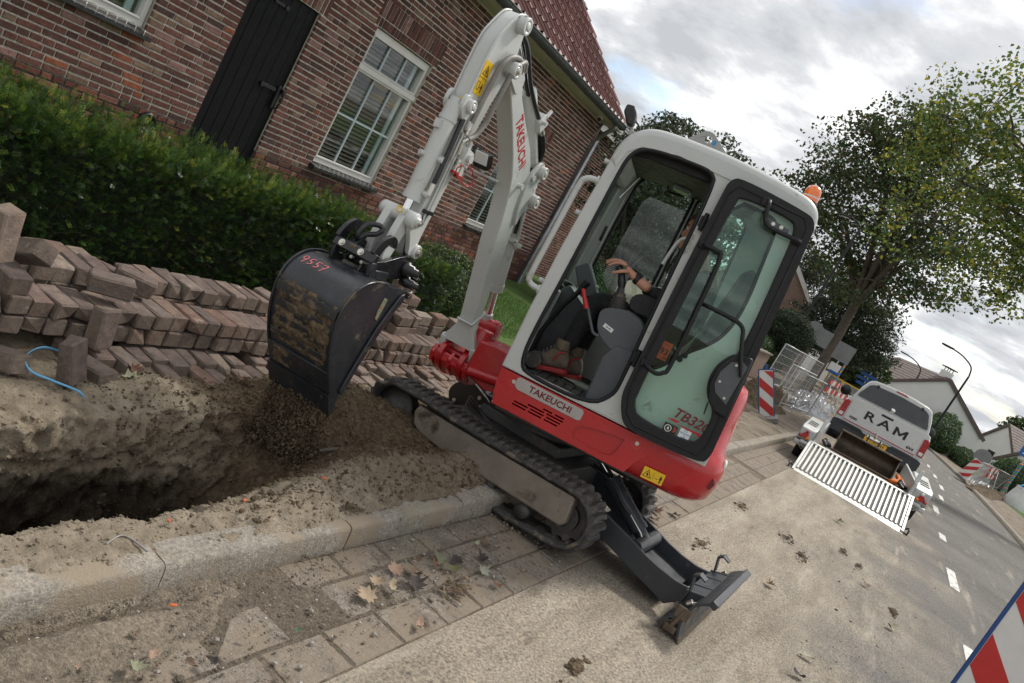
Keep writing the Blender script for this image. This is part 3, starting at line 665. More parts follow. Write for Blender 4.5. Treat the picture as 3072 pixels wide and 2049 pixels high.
# black plank door
m = MB(); m.bb(5.495, 6.37, WF + 0.10, WF + 0.13, 0.0, 2.21)
door = part('door', m, 'black_door', house, HOUSE)
npk = 7; wpk = (6.368 - 5.498) / npk
for i in range(npk):
    m = MB(); m.bb(-wpk / 2 + 0.0022, wpk / 2 - 0.0022, 0, 0.035, 0.02, 2.207); part('plank', m, 'black_door', door, HOUSE @ Matrix.Translation((5.498 + (i + 0.5) * wpk, WF + 0.045 + rb.uniform(-0.0012, 0.0012), 0)), bevel=0.004)
m = MB(); m.box((6.17, WF + 0.034, 1.345), (0.20, 0.014, 0.035)); m.cyl((6.075, WF + 0.04, 1.345), (6.075, WF + 0.02, 1.345), 0.026, n=12); m.bb(6.29, 6.325, WF + 0.02, WF + 0.043, 1.16, 1.40); m.tube([(6.33, WF + 0.02, 1.38), (6.33, WF - 0.035, 1.36), (6.325, WF - 0.045, 1.28), (6.325, WF - 0.03, 1.19), (6.325, WF + 0.03, 1.17)], 0.009, 8); m.box((6.36, WF + 0.01, 1.36), (0.05, 0.03, 0.05))
part('latch', m, 'black_iron', door, HOUSE, bevel=0.004)
m = MB(); m.box((5.88, WF + 0.034, 2.085), (0.17, 0.012, 0.032)); m.cyl((5.955, WF + 0.04, 2.085), (5.955, WF + 0.018, 2.085), 0.024, n=12); part('hinge', m, 'black_iron', door, HOUSE, bevel=0.003)
m = MB(); m.bb(5.493, 6.372, WF + 0.02, WF + 0.05, 0.0, 0.03); part('threshold', m, 'sill_black', door, HOUSE)
# round black wall vent
m = MB(); m.lathe([(0.088, 0.0), (0.088, 0.022), (0.082, 0.034), (0.070, 0.036), (0.058, 0.028), (0.054, 0.014), (0.040, 0.012), (0.036, 0.018), (0.0, 0.02)], HOUSE @ Vector((5.027, WF - 0.0, 0.605)), HOUSE.to_3x3() @ Vector((0, -1, 0)), 28)
part('wall_vent', m, 'black_plastic', house)
# black wall lamp, house number plate
m = MB(); m.lathe([(0.03, 0), (0.03, 0.05)], HOUSE @ Vector((9.0, WF, 2.16)), HOUSE.to_3x3() @ Vector((0, -1, 0)), 12); m.ball(HOUSE @ Vector((8.98, WF - 0.09, 2.13)), 0.075, 14, 10, sc=(1.25, 0.9, 0.7)); part('wall_lamp', m, 'black_plastic', house)
m = MB(); m.bb(10.14, 10.34, WF - 0.014, WF - 0.002, 1.80, 1.93); npl = part('number_plate', m, 'black_plastic', house, HOUSE, bevel=0.003)
text_part('number', '7a', 0.10, 'frame_white', npl, HOUSE @ Matrix.Translation((10.24, WF - 0.0155, 1.862)) @ Matrix.Rotation(R(90), 4, 'X'), 0.0008)
# soffit, fascia, gutter, downpipe, camera dome
m = MB(); m.bb(1.2, 13.82, 5.585, WF + 0.3, 3.425, 3.45); part('soffit', m, 'soffit_cream', house, HOUSE)
m = MB(); m.bb(10.9, 10.906, 5.6, WF, 3.4235, 3.4245); part('soffit_joint', m, 'zinc_dark', house, HOUSE)
m = MB()
arc = [(5.505 + 0.088 * math.cos(t), 3.505 + 0.088 * math.sin(t)) for t in np.linspace(R(180), R(360), 13)]; arc2 = [(5.505 + 0.083 * math.cos(t), 3.505 + 0.083 * math.sin(t)) for t in np.linspace(R(360), R(180), 13)]
m.prism(arc + arc2, 1.2, 13.42, lambda a, b, t: Vector((t, a, b)), smooth=True); m.bb(13.415, 13.422, 5.42, 5.59, 3.43, 3.505); m.tube([(1.2, 5.417, 3.508), (13.42, 5.417, 3.508)], 0.011, 8)
gut = part('gutter', m, 'zinc_dark', house, HOUSE)
for k in range(20):
    m = MB(); x = 1.6 + k * 0.62; m.prism([(5.505 + 0.093 * math.cos(t), 3.505 + 0.093 * math.sin(t)) for t in np.linspace(R(180), R(360), 11)] + [(5.505 + 0.087 * math.cos(t), 3.505 + 0.087 * math.sin(t)) for t in np.linspace(R(360), R(180), 11)], x, x + 0.03, lambda a, b, t: Vector((t, a, b))); part('gutter_bracket', m, 'zinc_dark', gut, HOUSE)
m = MB(); m.tube(catmull([(13.22, 5.52, 3.43), (13.26, 5.56, 3.36), (13.52, 5.78, 3.24), (13.72, 5.92, 3.16), (13.76, 5.94, 3.05), (13.76, 5.94, 2.6), (13.77, 5.94, 0.15)], 5), 0.041, 14)
dp = part('downpipe', m, 'zinc_bright', house, HOUSE)
for z in (2.72, 1.05, 0.55):
    m = MB(); m.cyl((13.763, 5.94, z), (13.763, 5.94, z + 0.05), 0.047, n=14); part('pipe_clip', m, 'zinc_bright', dp, HOUSE)
m = MB(); m.ball(HOUSE @ Vector((13.05, 5.80, 3.40)), 0.055, 14, 10); m.cyl(HOUSE @ Vector((13.05, 5.80, 3.40)), HOUSE @ Vector((13.05, 5.80, 3.426)), 0.065, n=16); part('camera_dome', m, 'frame_white', house)
m = MB(); m.ball(HOUSE @ Vector((13.02, 5.775, 3.373)), 0.035, 12, 8); part('camera_lens', m, 'black_plastic', house)
# roof: boards below, every visible pantile a piece
SL = R(40.1); cs, sn = math.cos(SL), math.sin(SL); EY, EZ = 5.50, 3.52
ROOF = HOUSE @ Matrix.Translation((0, EY, EZ)) @ Matrix.Rotation(SL, 4, 'X')        # local: x along, y up the slope, z out of the roof
m = MB(); m.bb(1.2, 13.38, 0.0, 6.2, -0.05, -0.02); roof = part('roof', m, 'roof_tile', house, ROOF)
TW, TE = 0.208, 0.335
def tile_mesh(k):
    b = MB(); rr = random.Random(k); g = []
    for j, y in enumerate((0.0, 0.012, 0.40)):
        row = []
        for i in range(11):
            t = i / 10; z = 0.034 * math.cos(t * 2 * math.pi) ** 3 + 0.006 * math.cos(t * 4 * math.pi)
            row.append(Vector((-0.012 + t * (TW + 0.020), y, z + 0.040 - 0.075 * y + (0.0 if j else -0.0015))))
        g.append(row)
    b.sheet(g); b.add([p - Vector((0, 0, 0.014)) for p in g[0]] + [Vector(p) for p in g[0]], [(i, i + 1, 12 + i, 11 + i) for i in range(10)]); return b.mesh('roof_tile', ['roof_tile'], False)
tms = [tile_mesh(k) for k in range(3)]; far = MB(); ntile = 0
ncol = 46; nrow = 17
tl = []
for r_ in range(nrow):
    for c_ in range(ncol):
        x = 13.36 - (c_ + 1) * TW; y = 0.0 + r_ * TE; p = ROOF @ Vector((x + 0.1, y + 0.15, 0)); tl.append((0 if in_frame(p, 0.03) and screen(p)[0] > 0.44 else 1, screen(p)[2], x, y))
tl.sort()
for vis, _, x, y in tl:
    M = Matrix.Translation((x + rb.uniform(-0.003, 0.003), y + rb.uniform(-0.005, 0.005), rb.uniform(0, 0.004)))
    if vis == 0 and ntile < 298: part('roof_tile', tms[rb.randrange(3)], 'roof_tile', roof, ROOF @ M); ntile += 1
    else:
        me = tms[0]; o_ = len(far.v)
        far.add([M @ v.co for v in me.vertices], [tuple(p.vertices) for p in me.polygons], 0, True)
o = part('roof_tiles_beyond', far, 'roof_tile', roof, ROOF, recalc=False); o['kind'] = 'stuff'
m = MB(); m.bb(13.36, 13.40, -0.02, 6.2, -0.16, 0.0); part('verge_board', m, 'zinc_dark', roof, ROOF)
m = MB(); m.bb(13.3, 13.58, 2.36, 2.50, 0.02, 0.06); part('lead_flap', m, 'zinc_dark', roof, ROOF)
# end wall, rear, and a dark gabled dormer cheek at the ridge
m = MB(); m.prism([(WF, -0.1), (11.5, -0.1), (11.5, 3.4), (8.9, 6.1), (WF, 3.44)], 13.7, 13.798, lambda a, b, t: Vector((t, a, b))); part('end_wall', m, 'mortar_dark', house, HOUSE)
m = MB(); m.bb(10.2, 10.9, 2.7, 4.4, 0.03, 1.0); dm = part('dormer', m, 'zinc_dark', house, ROOF, bevel=0.01)
m = MB(); m.bb(10.9, 11.0, 2.6, 4.4, 0.9, 1.06); part('dormer_trim', m, 'frame_white', dm, ROOF)

# ------------------------------------------------------------------ the farther house wing with the dark roof
wing = thing('rear_house', 'smaller red brick house with dark tiled roof beyond the zinc downpipe', 'house', (HOUSE @ Vector((18, 9, 0)))[:])
WY = 7.5; wop = [(16.35, 17.15, 1.0, 1.95)]
m = MB(); m.prism([(14.2, -0.1), (24, -0.1), (24, 3.72), (14.2, 3.72)], WY + 0.008, WY + 0.3, lambda a, z, t: Vector((a, t, z)), [[(16.35, 1.0), (17.15, 1.0), (17.15, 1.95), (16.35, 1.95)]])
ww = part('wall', m, 'mortar_light', wing, HOUSE)
join_bricks([(a, z, L, H, True) for a, z, L, H in courses(14.2, 23.9, 0.05, 3.71, wop, rb)], WY, ww, HOUSE, rb)
m = MB(); m.prism([(16.35, 1.0), (17.15, 1.0), (17.15, 1.95), (16.35, 1.95)], WY + 0.05, WY + 0.1, lambda a, z, t: Vector((a, t, z)), [[(16.41, 1.06), (17.09, 1.06), (17.09, 1.89), (16.41, 1.89)]]); ww2 = part('window', m, 'black_door', wing, HOUSE)
m = MB(); m.bb(16.41, 17.09, WY + 0.07, WY + 0.076, 1.06, 1.89); part('pane', m, 'window_glass', ww2, HOUSE)
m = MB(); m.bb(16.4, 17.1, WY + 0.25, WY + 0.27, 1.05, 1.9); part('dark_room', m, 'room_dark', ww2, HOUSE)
m = MB(); m.bb(16.3, 17.2, WY - 0.05, WY + 0.05, 0.93, 0.995); part('sill', m, 'frame_white', ww2, HOUSE, bevel=0.004)
m = MB(); m.bb(14.0, 24.2, WY - 0.32, WY - 0.28, 3.66, 3.84); m.bb(14.0, 24.2, WY - 0.279, WY + 0.3, 3.725, 3.75); part('eaves_board', m, 'frame_white', wing, HOUSE)
WR = HOUSE @ Matrix.Translation((0, WY - 0.34, 3.83)) @ Matrix.Rotation(R(30), 4, 'X')
m = MB(); m.bb(14.0, 24.3, 0, 1.95, -0.04, 0.0); wr = part('roof', m, 'dark_tile', wing, WR)
m = MB()
for r_ in range(6):
    for c_ in range(34):
        x = 14.0 + c_ * 0.3; y = r_ * 0.32; m.box((x + 0.15, y + 0.16, 0.02), (0.29, 0.34, 0.022), Matrix.Rotation(R(-4), 3, 'X'))
o = part('dark_tiles', m, 'dark_tile', wr, WR, recalc=False); o['kind'] = 'stuff'
m = MB(); m.prism([(WY, -0.1), (12.5, -0.1), (12.5, 3.7), (8.9, 4.7), (WY, 3.72)], 14.0, 14.18, lambda a, b, t: Vector((t, a, b))); part('gable_wall', m, 'mortar_dark', wing, HOUSE)
# ------------------------------------------------------------------ stacked paving bricks
s = NB('paving_brick'); rnd_ = s.orand(); P = s.pos()
def nzp(sc, d=6, r=0.62):
    n = s.n.new('ShaderNodeTexNoise'); n.inputs['Scale'].default_value = sc; n.inputs['Detail'].default_value = d; n.inputs['Roughness'].default_value = r; s.link(P, n.inputs['Vector']); return n.outputs[0]
c = s.ramp(rnd_, [(0.0, (0.15, 0.116, 0.104)), (0.25, (0.10, 0.078, 0.071)), (0.5, (0.18, 0.146, 0.128)), (0.75, (0.15, 0.098, 0.08)), (1.0, (0.21, 0.178, 0.15))])
c = s.mix(1.0, c, s.ramp(nzp(20), [(0.3, (0.80, 0.80, 0.80)), (0.7, (1.5, 1.46, 1.4))]), 'MULTIPLY')
gn = s.n.new('ShaderNodeNewGeometry'); spn = s.n.new('ShaderNodeSeparateXYZ'); tn = s.n.new('ShaderNodeVectorTransform'); tn.vector_type = 'NORMAL'; tn.convert_from = 'WORLD'; tn.convert_to = 'OBJECT'; s.link(gn.outputs['Normal'], tn.inputs[0]); s.link(tn.outputs[0], spn.inputs[0])
sidef = s.math('SUBTRACT', 1.0, s.math('ABSOLUTE', spn.outputs['Z']))          # the rough sides of each brick carry old bedding sand
sidef = s.math('MULTIPLY', s.step(sidef, 0.3, 0.7), 0.62)
c = s.mix(s.math('MULTIPLY', sidef, s.step(nzp(34, 7, 0.7), 0.30, 0.62)), c, s.ramp(nzp(60), [(0.3, (0.115, 0.092, 0.068)), (0.7, (0.26, 0.212, 0.16))]))
c = s.mix(s.step(nzp(11, 7, 0.7), 0.60, 0.72), c, (0.34, 0.30, 0.255)); c = s.mix(s.step(nzp(8, 6, 0.7), 0.66, 0.78), c, (0.045, 0.035, 0.03))
s.col(c); s.rough(0.93); s.set(Specular_IOR_Level=0.2); s.bump(s.math('ADD', nzp(150, 5, 0.7), s.math('MULTIPLY', nzp(40), 1.2)), 0.75, 0.006)
import bmesh
def pave_mesh(k):
    rr = random.Random(100 + k); b = bmesh.new(); bmesh.ops.create_cube(b, size=1.0)
    bmesh.ops.scale(b, vec=(0.096, 0.196, 0.083), verts=b.verts)
    bmesh.ops.bevel(b, geom=list(b.edges), offset=0.0075, segments=1, affect='EDGES')
    for v in b.verts: v.co += Vector((rr.uniform(-1, 1) * 0.004, rr.uniform(-1, 1) * 0.0045, rr.uniform(-1, 1) * 0.0032))
    if k % 3 == 2:
        cx = rr.choice((-1, 1)); 
        for v in b.verts:
            if v.co.x * cx > 0.03 and v.co.y < -0.08 and v.co.z > 0.02: v.co += Vector((-0.014 * cx, 0.016, -0.012))
    me = bpy.data.meshes.new('paving_brick'); b.to_mesh(me); b.free(); me.materials.append(MATS['paving_brick']); return me
pvm = [pave_mesh(k) for k in range(12)]; rp = random.Random(5)
def pbrick(x, y, z, label, group, rx=0.0, ry_=0.0, rz=0.0):
    """one paving brick; centre at x, y, z; long side along y before turning"""
    o = part('paving_brick', pvm[rp.randrange(12)], 'paving_brick', None, Matrix.Translation((x, y, z)) @ Matrix.Rotation(rz + rp.choice((0, math.pi)), 4, 'Z') @ Matrix.Rotation(ry_ + rp.choice((0, math.pi)), 4, 'Y') @ Matrix.Rotation(rx, 4, 'X')); tag(o, label, 'brick', group); return o
ORD = ['first', 'second', 'third', 'fourth', 'fifth', 'sixth', 'seventh', 'eighth', 'ninth', 'tenth', 'eleventh', 'twelfth', 'thirteenth', 'fourteenth', 'fifteenth', 'sixteenth', 'seventeenth', 'eighteenth', 'nineteenth', 'twentieth']
def nth(i):
    i -= 1
    if i < 20: return ORD[i]
    return ['twenty', 'thirty', 'forty', 'fifty'][(i + 1) // 10 - 2] + ('-' + ORD[(i + 1) % 10 - 1] if (i + 1) % 10 else 'th')
BH = 0.0865; J = lambda a: rp.uniform(-a, a)
# edge of the pavement that is still laid, ragged towards the trench
x = 1.50; ne = 0
while x < 6.6:
    if not (2.02 < x < 2.30):
        off = rp.choice((0, 0, 0.02, 0.05, -0.05, -0.09, 0.09)); zz = 0.048 + J(0.005) - (0.03 if off < -0.05 else 0); ne += 1
        if x > 3.6: off = abs(off) + 0.06
        pbrick(x, 2.97 + off + J(0.01), zz, nth(ne) + ' brick from the left still bedded along the ragged pavement edge', 'bricks of the laid pavement edge', J(0.05), J(0.05), J(0.06))
        if off > 0.04: pbrick(x + J(0.005), 2.78 + off, zz - 0.03, 'half buried brick in front of the ' + nth(ne) + ' one along the ragged pavement edge', 'bricks of the laid pavement edge', J(0.1), J(0.06), J(0.12))
    x += 0.104
# two layers in front, a third set back
x = 1.62; ne = 0
while x < 4.05:
    ne += 1
    for k in range(2): pbrick(x + J(0.004), 3.125 + J(0.012) - 0.006 * k, 0.145 + k * BH + J(0.002), nth(ne) + ' brick from the left in the ' + ('lower', 'upper')[k] + ' layer of the front double row', 'front double row of stacked bricks', J(0.02), J(0.02), J(0.05) + 0.03)
    x += 0.1035
x = 1.70; ne = 0
while x < 4.2:
    ne += 1; pbrick(x + J(0.004), 3.345 + J(0.018), 0.145 + BH * 2 + J(0.005), nth(ne) + ' brick from the left in the row set back below the hedge', 'upper row of stacked bricks', J(0.045), J(0.04), J(0.08) + 0.03)
    pbrick(x + J(0.004), 3.345, 0.145 + BH, 'brick underneath the ' + nth(ne) + ' one of the row below the hedge', 'upper row of stacked bricks', 0, 0, J(0.05))
    x += 0.1045
for i in range(9): pbrick(1.72 + i * 0.105, 3.50 + J(0.01), 0.30 + J(0.01), nth(i + 1) + ' brick from the left lying behind the upper row under the hedge', 'rear bricks below the hedge', J(0.06), J(0.05), J(0.1))
# stack behind the bucket
x = 4.10; grp = 'stack behind the bucket'; ne = 0
while x < 6.5:
    ne += 1; n = 2 if x > 4.25 else 1
    for k in range(n + (1 if x < 5.7 else 0)): pbrick(x + J(0.004), 3.16 + J(0.012) + 0.02 * k, 0.06 + k * BH, nth(ne) + ' brick from the bucket in layer ' + ('one', 'two', 'three')[k] + ' of the stack behind it', grp, J(0.02), J(0.02), J(0.05) + 0.06)
    if x < 5.3:
        for k in range(2): pbrick(x + J(0.005), 3.385 + J(0.012), 0.06 + (k + 2.6) * BH, nth(ne) + ' brick from the bucket in the ' + ('lower', 'upper')[k] + ' rear layer behind it', grp, J(0.03), J(0.03), J(0.06) + 0.06)
    x += 0.1035
for i, (xx, yy, z0, n, rz) in enumerate(((4.93, 3.42, 0.32, 3, 1.50), (5.02, 3.27, 0.30, 2, 1.62), (5.18, 3.50, 0.32, 4, 1.48), (5.36, 3.34, 0.22, 3, 1.55), (5.40, 3.56, 0.2, 4, 1.5), (5.62, 3.36, 0.06, 5, 1.6), (5.86, 3.30, 0.06, 5, 1.5), (6.08, 3.34, 0.06, 6, 1.56))):
    for k in range(n): pbrick(xx + J(0.012), yy + J(0.012), z0 + k * BH, nth(k + 1) + ' brick from below in the ' + nth(i + 1) + ' crosswise pile by the boom foot', 'crosswise piles by the boom foot', J(0.03), J(0.03), rz + J(0.08))
# loose ones
pbrick(1.68, 2.74, 0.64, 'dark paving brick standing on end at the left edge of the picture', None, 1.53, 0.1, 0.35)
pbrick(1.72, 2.88, 0.44, 'paving brick on end just below the dark one at the left edge', None, 1.45, 0.0, 0.2)
pbrick(2.01, 3.05, 0.475, 'large tilted paving brick leaning on top of the left end of the stack', None, -0.45, 0.42, -0.12)
pbrick(1.92, 2.99, 0.385, 'paving brick lying flat under the tilted one at the left end', None, 0.06, 0.05, 0.05)
pbrick(1.80, 3.05, 0.30, 'paving brick at the left end of the stack below the flat one', None, 0.02, 0.03, 0.05)
pbrick(2.46, 3.10, 0.362, 'loose paving brick lying slantwise across the front double row', None, 0.06, 0.05, 1.12)
pbrick(2.67, 3.22, 0.352, 'loose paving brick with dark end beside the slantwise one', None, 0.10, -0.08, 0.95)
pbrick(2.39, 2.95, 0.215, 'paving brick standing upright in front of the double row', None, 1.50, 0.10, 0.22)
pbrick(2.14, 2.73, 0.155, 'paving brick standing tilted on the sand bank by the blue strap', None, 1.32, 0.22, 0.40)
pbrick(1.93, 2.83, 0.09, 'paving brick half sunk in sand left of the blue strap', None, 0.25, 0.1, 0.25)
pbrick(2.32, 2.80, 0.06, 'paving brick lying low beside the tilted one on the sand bank', None, 0.12, 0.1, 0.15)
# blue packing strap
pmat('strap_blue', (0.12, 0.38, 0.62), 0.1, 20, 0.35)
m = MB(); cp = catmull([(2.19, 2.79, 0.135), (2.06, 2.80, 0.165), (1.975, 2.765, 0.14), (1.985, 2.72, 0.098), (2.06, 2.665, 0.085), (2.14, 2.615, 0.072), (2.17, 2.60, 0.05)], 6)
g = [[p + Vector((0, 0.0, 0.0)), p + Vector((0.002, 0.002, 0.0085))] for p in cp]; m.sheet(g); o = solo('packing_strap', m, 'strap_blue', 'blue plastic packing strap curling over the sand bank', 'strap'); sm = o.modifiers.new('thick', 'SOLIDIFY'); sm.thickness = 0.0012

# ------------------------------------------------------------------ leaves and needles
def leaf_mat(name, rough=0.5, trans=0.25):
    s = NB(name); at = s.attr('bcol'); s.col(at.outputs['Color']); s.rough(rough); s.set(Specular_IOR_Level=0.5)
    tr = s.n.new('ShaderNodeBsdfTranslucent'); s.link(at.outputs['Color'], tr.inputs[0]); mx = s.n.new('ShaderNodeMixShader'); mx.inputs[0].default_value = trans
    s.link(s.b.outputs[0], mx.inputs[1]); s.link(tr.outputs[0], mx.inputs[2]); s.link(mx.outputs[0], s.out.inputs[0])
leaf_mat('needles', 0.30, 0.12); leaf_mat('leaves', 0.5, 0.32)
pmat('bark', (0.085, 0.068, 0.052), 0.3, 6, 0.9, bump=0.6, bscale=25, bdist=0.02)
pmat('twig', (0.06, 0.042, 0.03), 0.3, 12, 0.9)
pmat('hedge_core', (0.010, 0.014, 0.006), 0.3, 8, 0.95)
def sprigs(P, D, rng, L=0.05, npair=7, nl=0.019, nw=0.0040, cols=None):
    """conifer shoots: P base points, D directions; flat needle pairs along each shoot -> V, F, C"""
    n = len(P); D = D / np.linalg.norm(D, axis=1, keepdims=True)
    ref = rng.normal(size=(n, 3)); S = np.cross(D, ref); S /= np.linalg.norm(S, axis=1, keepdims=True); N = np.cross(S, D)
    Ls = L * rng.uniform(0.6, 1.25, n); V = []; C = []
    for k in range(npair):
        t = (k + 0.5) / npair; base = P + D * (Ls * t)[:, None]; l = nl * (1.15 - 0.55 * t)
        for sg in (-1, 1):
            d = (S * sg * 0.86 + D * 0.5 + N * rng.normal(0, 0.18, n)[:, None]); d /= np.linalg.norm(d, axis=1, keepdims=True)
            w = np.cross(d, N); w /= np.linalg.norm(w, axis=1, keepdims=True) + 1e-9
            V.append(np.stack([base, base + d * l * 0.45 + w * nw / 2, base + d * l, base + d * l * 0.45 - w * nw / 2], 1)); C.append(cols * (0.82 + 0.4 * t))
    V = np.stack(V, 1).reshape(-1, 3); C = np.repeat(np.stack(C, 1).reshape(-1, 3), 4, 0); F = np.arange(len(V)).reshape(-1, 4); return V, F, C
def leaf_quads(P, N, rng, size, asp=0.62, cols=None, fold=0.15):
    n = len(P); N = N / (np.linalg.norm(N, axis=1, keepdims=True) + 1e-9); ref = rng.normal(size=(n, 3)); A = np.cross(N, ref); A /= np.linalg.norm(A, axis=1, keepdims=True) + 1e-9; B = np.cross(N, A)
    s_ = (size * rng.uniform(0.6, 1.3, n))[:, None]
    V = np.stack([P - A * s_ * 0.5, P + B * s_ * 0.5 * asp + N * s_ * fold, P + A * s_ * 0.5, P - B * s_ * 0.5 * asp + N * s_ * fold], 1).reshape(-1, 3)
    return V, np.arange(len(V)).reshape(-1, 4), np.repeat(cols, 4, 0)
def pick(rng, n, pal, w):
    i = rng.choice(len(pal), n, p=np.array(w) / sum(w)); return np.array(pal)[i] * rng.uniform(0.75, 1.25, n)[:, None]
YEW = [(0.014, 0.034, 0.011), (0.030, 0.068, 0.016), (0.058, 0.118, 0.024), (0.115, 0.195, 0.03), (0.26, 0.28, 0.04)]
def yew_hedge(name, label, x0, x1, y0, y1, z0, z1, dens, seed, group=None, skew=0.0):
    rng = np.random.RandomState(seed); root = thing(name, label, 'hedge', ((x0 + x1) / 2, (y0 + y1) / 2, z0), group)
    m = MB(); nx_ = max(4, int((x1 - x0) / 0.12))
    def ztop(x, y): return z1 + 0.05 * float(vnoise(x, y, seed, 1.6, 2)) + 0.02 * float(vnoise(x, y, seed, 6, 2))
    ins = 0.09; g = []
    for i in range(nx_ + 1):
        x = x0 + ins + (x1 - x0 - 2 * ins) * i / nx_; zt = ztop(x, y0) - 0.10
        g.append([Vector((x, y, z)) for y, z in ((y0 + ins + 0.05, z0 - 0.05), (y0 + ins, z0 + 0.1), (y0 + ins, zt - 0.05), (y0 + ins + 0.06, zt), (y1 - ins, zt), (y1 - ins, z0 - 0.05))])
    m.loft(g); part('dark_core', m, 'hedge_core', root)  # solid dark filler added inside the needles so the hedge is not see-through
    Pn, Dn, Cn = [], [], []
    def face(n, gen, nrm, top):
        p = gen(n); jit = rng.normal(size=(n, 3)) * 0.45; d = np.array(nrm) + jit + np.array([0, 0, 0.45]); dep = rng.uniform(-0.02, 0.10, n); p = p - np.array(nrm) * dep[:, None]
        b = 0.030 * vnoise(p[:, 0], p[:, 1], p[:, 2], 5, 2) + 0.03 * vnoise(p[:, 0], p[:, 1], p[:, 2], 13, 2); p = p + np.array(nrm) * b[:, None]
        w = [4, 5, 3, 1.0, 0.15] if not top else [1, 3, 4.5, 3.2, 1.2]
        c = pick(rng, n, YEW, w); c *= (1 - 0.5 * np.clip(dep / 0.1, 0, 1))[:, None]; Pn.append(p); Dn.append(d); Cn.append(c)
    W_, Hh, Dd_ = x1 - x0, z1 - z0, y1 - y0
    face(int(dens * W_ * Hh), lambda n: np.stack([rng.uniform(x0, x1, n), np.full(n, y0), z0 + Hh * rng.beta(1.25, 0.95, n)], 1), (0, -1, 0), False)
    def tg(n):
        x = rng.uniform(x0, x1, n); y = y0 + Dd_ * rng.uniform(0, 1, n) ** 1.3; return np.stack([x, y, z1 + 0.05 * vnoise(x, y, seed, 1.6, 2) + 0.02 * vnoise(x, y, seed, 6, 2) - 0.02 + 0.02 * rng.normal(size=n)], 1)
    face(int(dens * W_ * Dd_ * 0.9), tg, (0, -0.25, 1), True)
    face(int(dens * W_ * 0.22), lambda n: np.stack([rng.uniform(x0, x1, n), y0 + rng.uniform(0, 0.06, n), z1 + rng.uniform(-0.12, 0.03, n)], 1), (0, -0.7, 0.7), True)
    for xe, nx2 in ((x0, -1), (x1, 1)): face(int(dens * Dd_ * Hh), lambda n: np.stack([np.full(n, xe), rng.uniform(y0, y1, n), z0 + Hh * rng.beta(1.3, 0.95, n)], 1), (nx2, 0, 0), False)
    Pn, Dn, Cn = np.concatenate(Pn), np.concatenate(Dn), np.concatenate(Cn)
    nlong = int(len(Pn) * 0.025); lg = rng.choice(len(Pn), nlong)
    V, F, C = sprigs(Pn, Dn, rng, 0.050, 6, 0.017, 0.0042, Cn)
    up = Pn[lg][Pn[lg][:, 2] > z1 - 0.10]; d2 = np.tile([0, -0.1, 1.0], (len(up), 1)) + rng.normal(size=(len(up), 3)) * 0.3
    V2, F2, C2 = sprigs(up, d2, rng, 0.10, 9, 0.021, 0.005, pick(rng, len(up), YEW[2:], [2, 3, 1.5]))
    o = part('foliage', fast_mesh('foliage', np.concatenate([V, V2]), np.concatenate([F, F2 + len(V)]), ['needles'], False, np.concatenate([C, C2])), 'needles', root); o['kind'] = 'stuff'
    # bare twigs showing low down
    m = MB()
    for i in range(int(26 * W_)):
        xa = rng.uniform(x0, x1); za = z0 + rng.uniform(0.05, 0.35); p0 = Vector((xa, y0 + 0.10, za)); m.tube([p0, p0 + Vector((rng.uniform(-.06, .06), -0.06, rng.uniform(0, .08))), p0 + Vector((rng.uniform(-.12, .12), -0.13, rng.uniform(.02, .16)))], [0.004, 0.003, 0.0015], 4, caps=False)
    o = part('bare_twigs', m, 'twig', root, recalc=False); o['kind'] = 'stuff'
    return root
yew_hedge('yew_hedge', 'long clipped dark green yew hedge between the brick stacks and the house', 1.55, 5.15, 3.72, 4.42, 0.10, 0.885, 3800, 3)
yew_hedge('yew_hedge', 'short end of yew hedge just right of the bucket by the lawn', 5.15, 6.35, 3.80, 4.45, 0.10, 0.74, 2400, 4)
def bush(name, label, c, r, n, size, pal, w, seed, cat='bush', asp=0.6, kind_mat='leaves', group=None, core=True, lum=0.25):
    """rounded shrub: leaf-sized faces through a lumpy volume, dark core and stems"""
    rng = np.random.RandomState(seed); root = thing(name, label, cat, (c[0], c[1], c[2] - r[2]), group)
    u = rng.normal(size=(n, 3)); u /= np.linalg.norm(u, axis=1, keepdims=True); rad = rng.uniform(0.55, 1.0, n) ** 0.5
    lump = 1 + lum * vnoise(u[:, 0] * 2 + seed, u[:, 1] * 2, u[:, 2] * 2, 1.6, 3)
    P = np.array(c) + u * (rad * lump)[:, None] * np.array(r); k = P[:, 2] > 0.03; P, u, rad = P[k], u[k], rad[k]
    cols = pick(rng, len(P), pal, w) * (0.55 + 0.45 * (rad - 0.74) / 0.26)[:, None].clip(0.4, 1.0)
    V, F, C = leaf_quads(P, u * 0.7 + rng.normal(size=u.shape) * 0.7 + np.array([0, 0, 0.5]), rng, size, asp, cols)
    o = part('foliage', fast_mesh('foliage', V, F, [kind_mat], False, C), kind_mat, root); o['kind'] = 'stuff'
    if core:
        m = MB(); m.ball(c, 1.0, 14, 10, sc=(r[0] * 0.66, r[1] * 0.66, r[2] * 0.66)); part('core', m, 'hedge_core', root)
    m = MB()
    for i in range(5): a = i * 1.3; m.tube([(c[0] + 0.1 * math.cos(a), c[1] + 0.1 * math.sin(a), c[2] - r[2]), (c[0] + r[0] * 0.4 * math.cos(a), c[1] + r[1] * 0.4 * math.sin(a), c[2])], [0.02, 0.01], 5)
    part('stems', m, 'twig', root); return root
GRN = [(0.018, 0.045, 0.012), (0.035, 0.08, 0.018), (0.065, 0.12, 0.028), (0.12, 0.17, 0.04)]
bush('box_shrub', 'small rounded box shrub between the boom and the cab front', (7.3, 4.55, 0.42), (0.75, 0.42, 0.36), 15000, 0.030, GRN + [(0.22, 0.24, 0.05)], [2, 4, 4, 2, 0.8], 21)
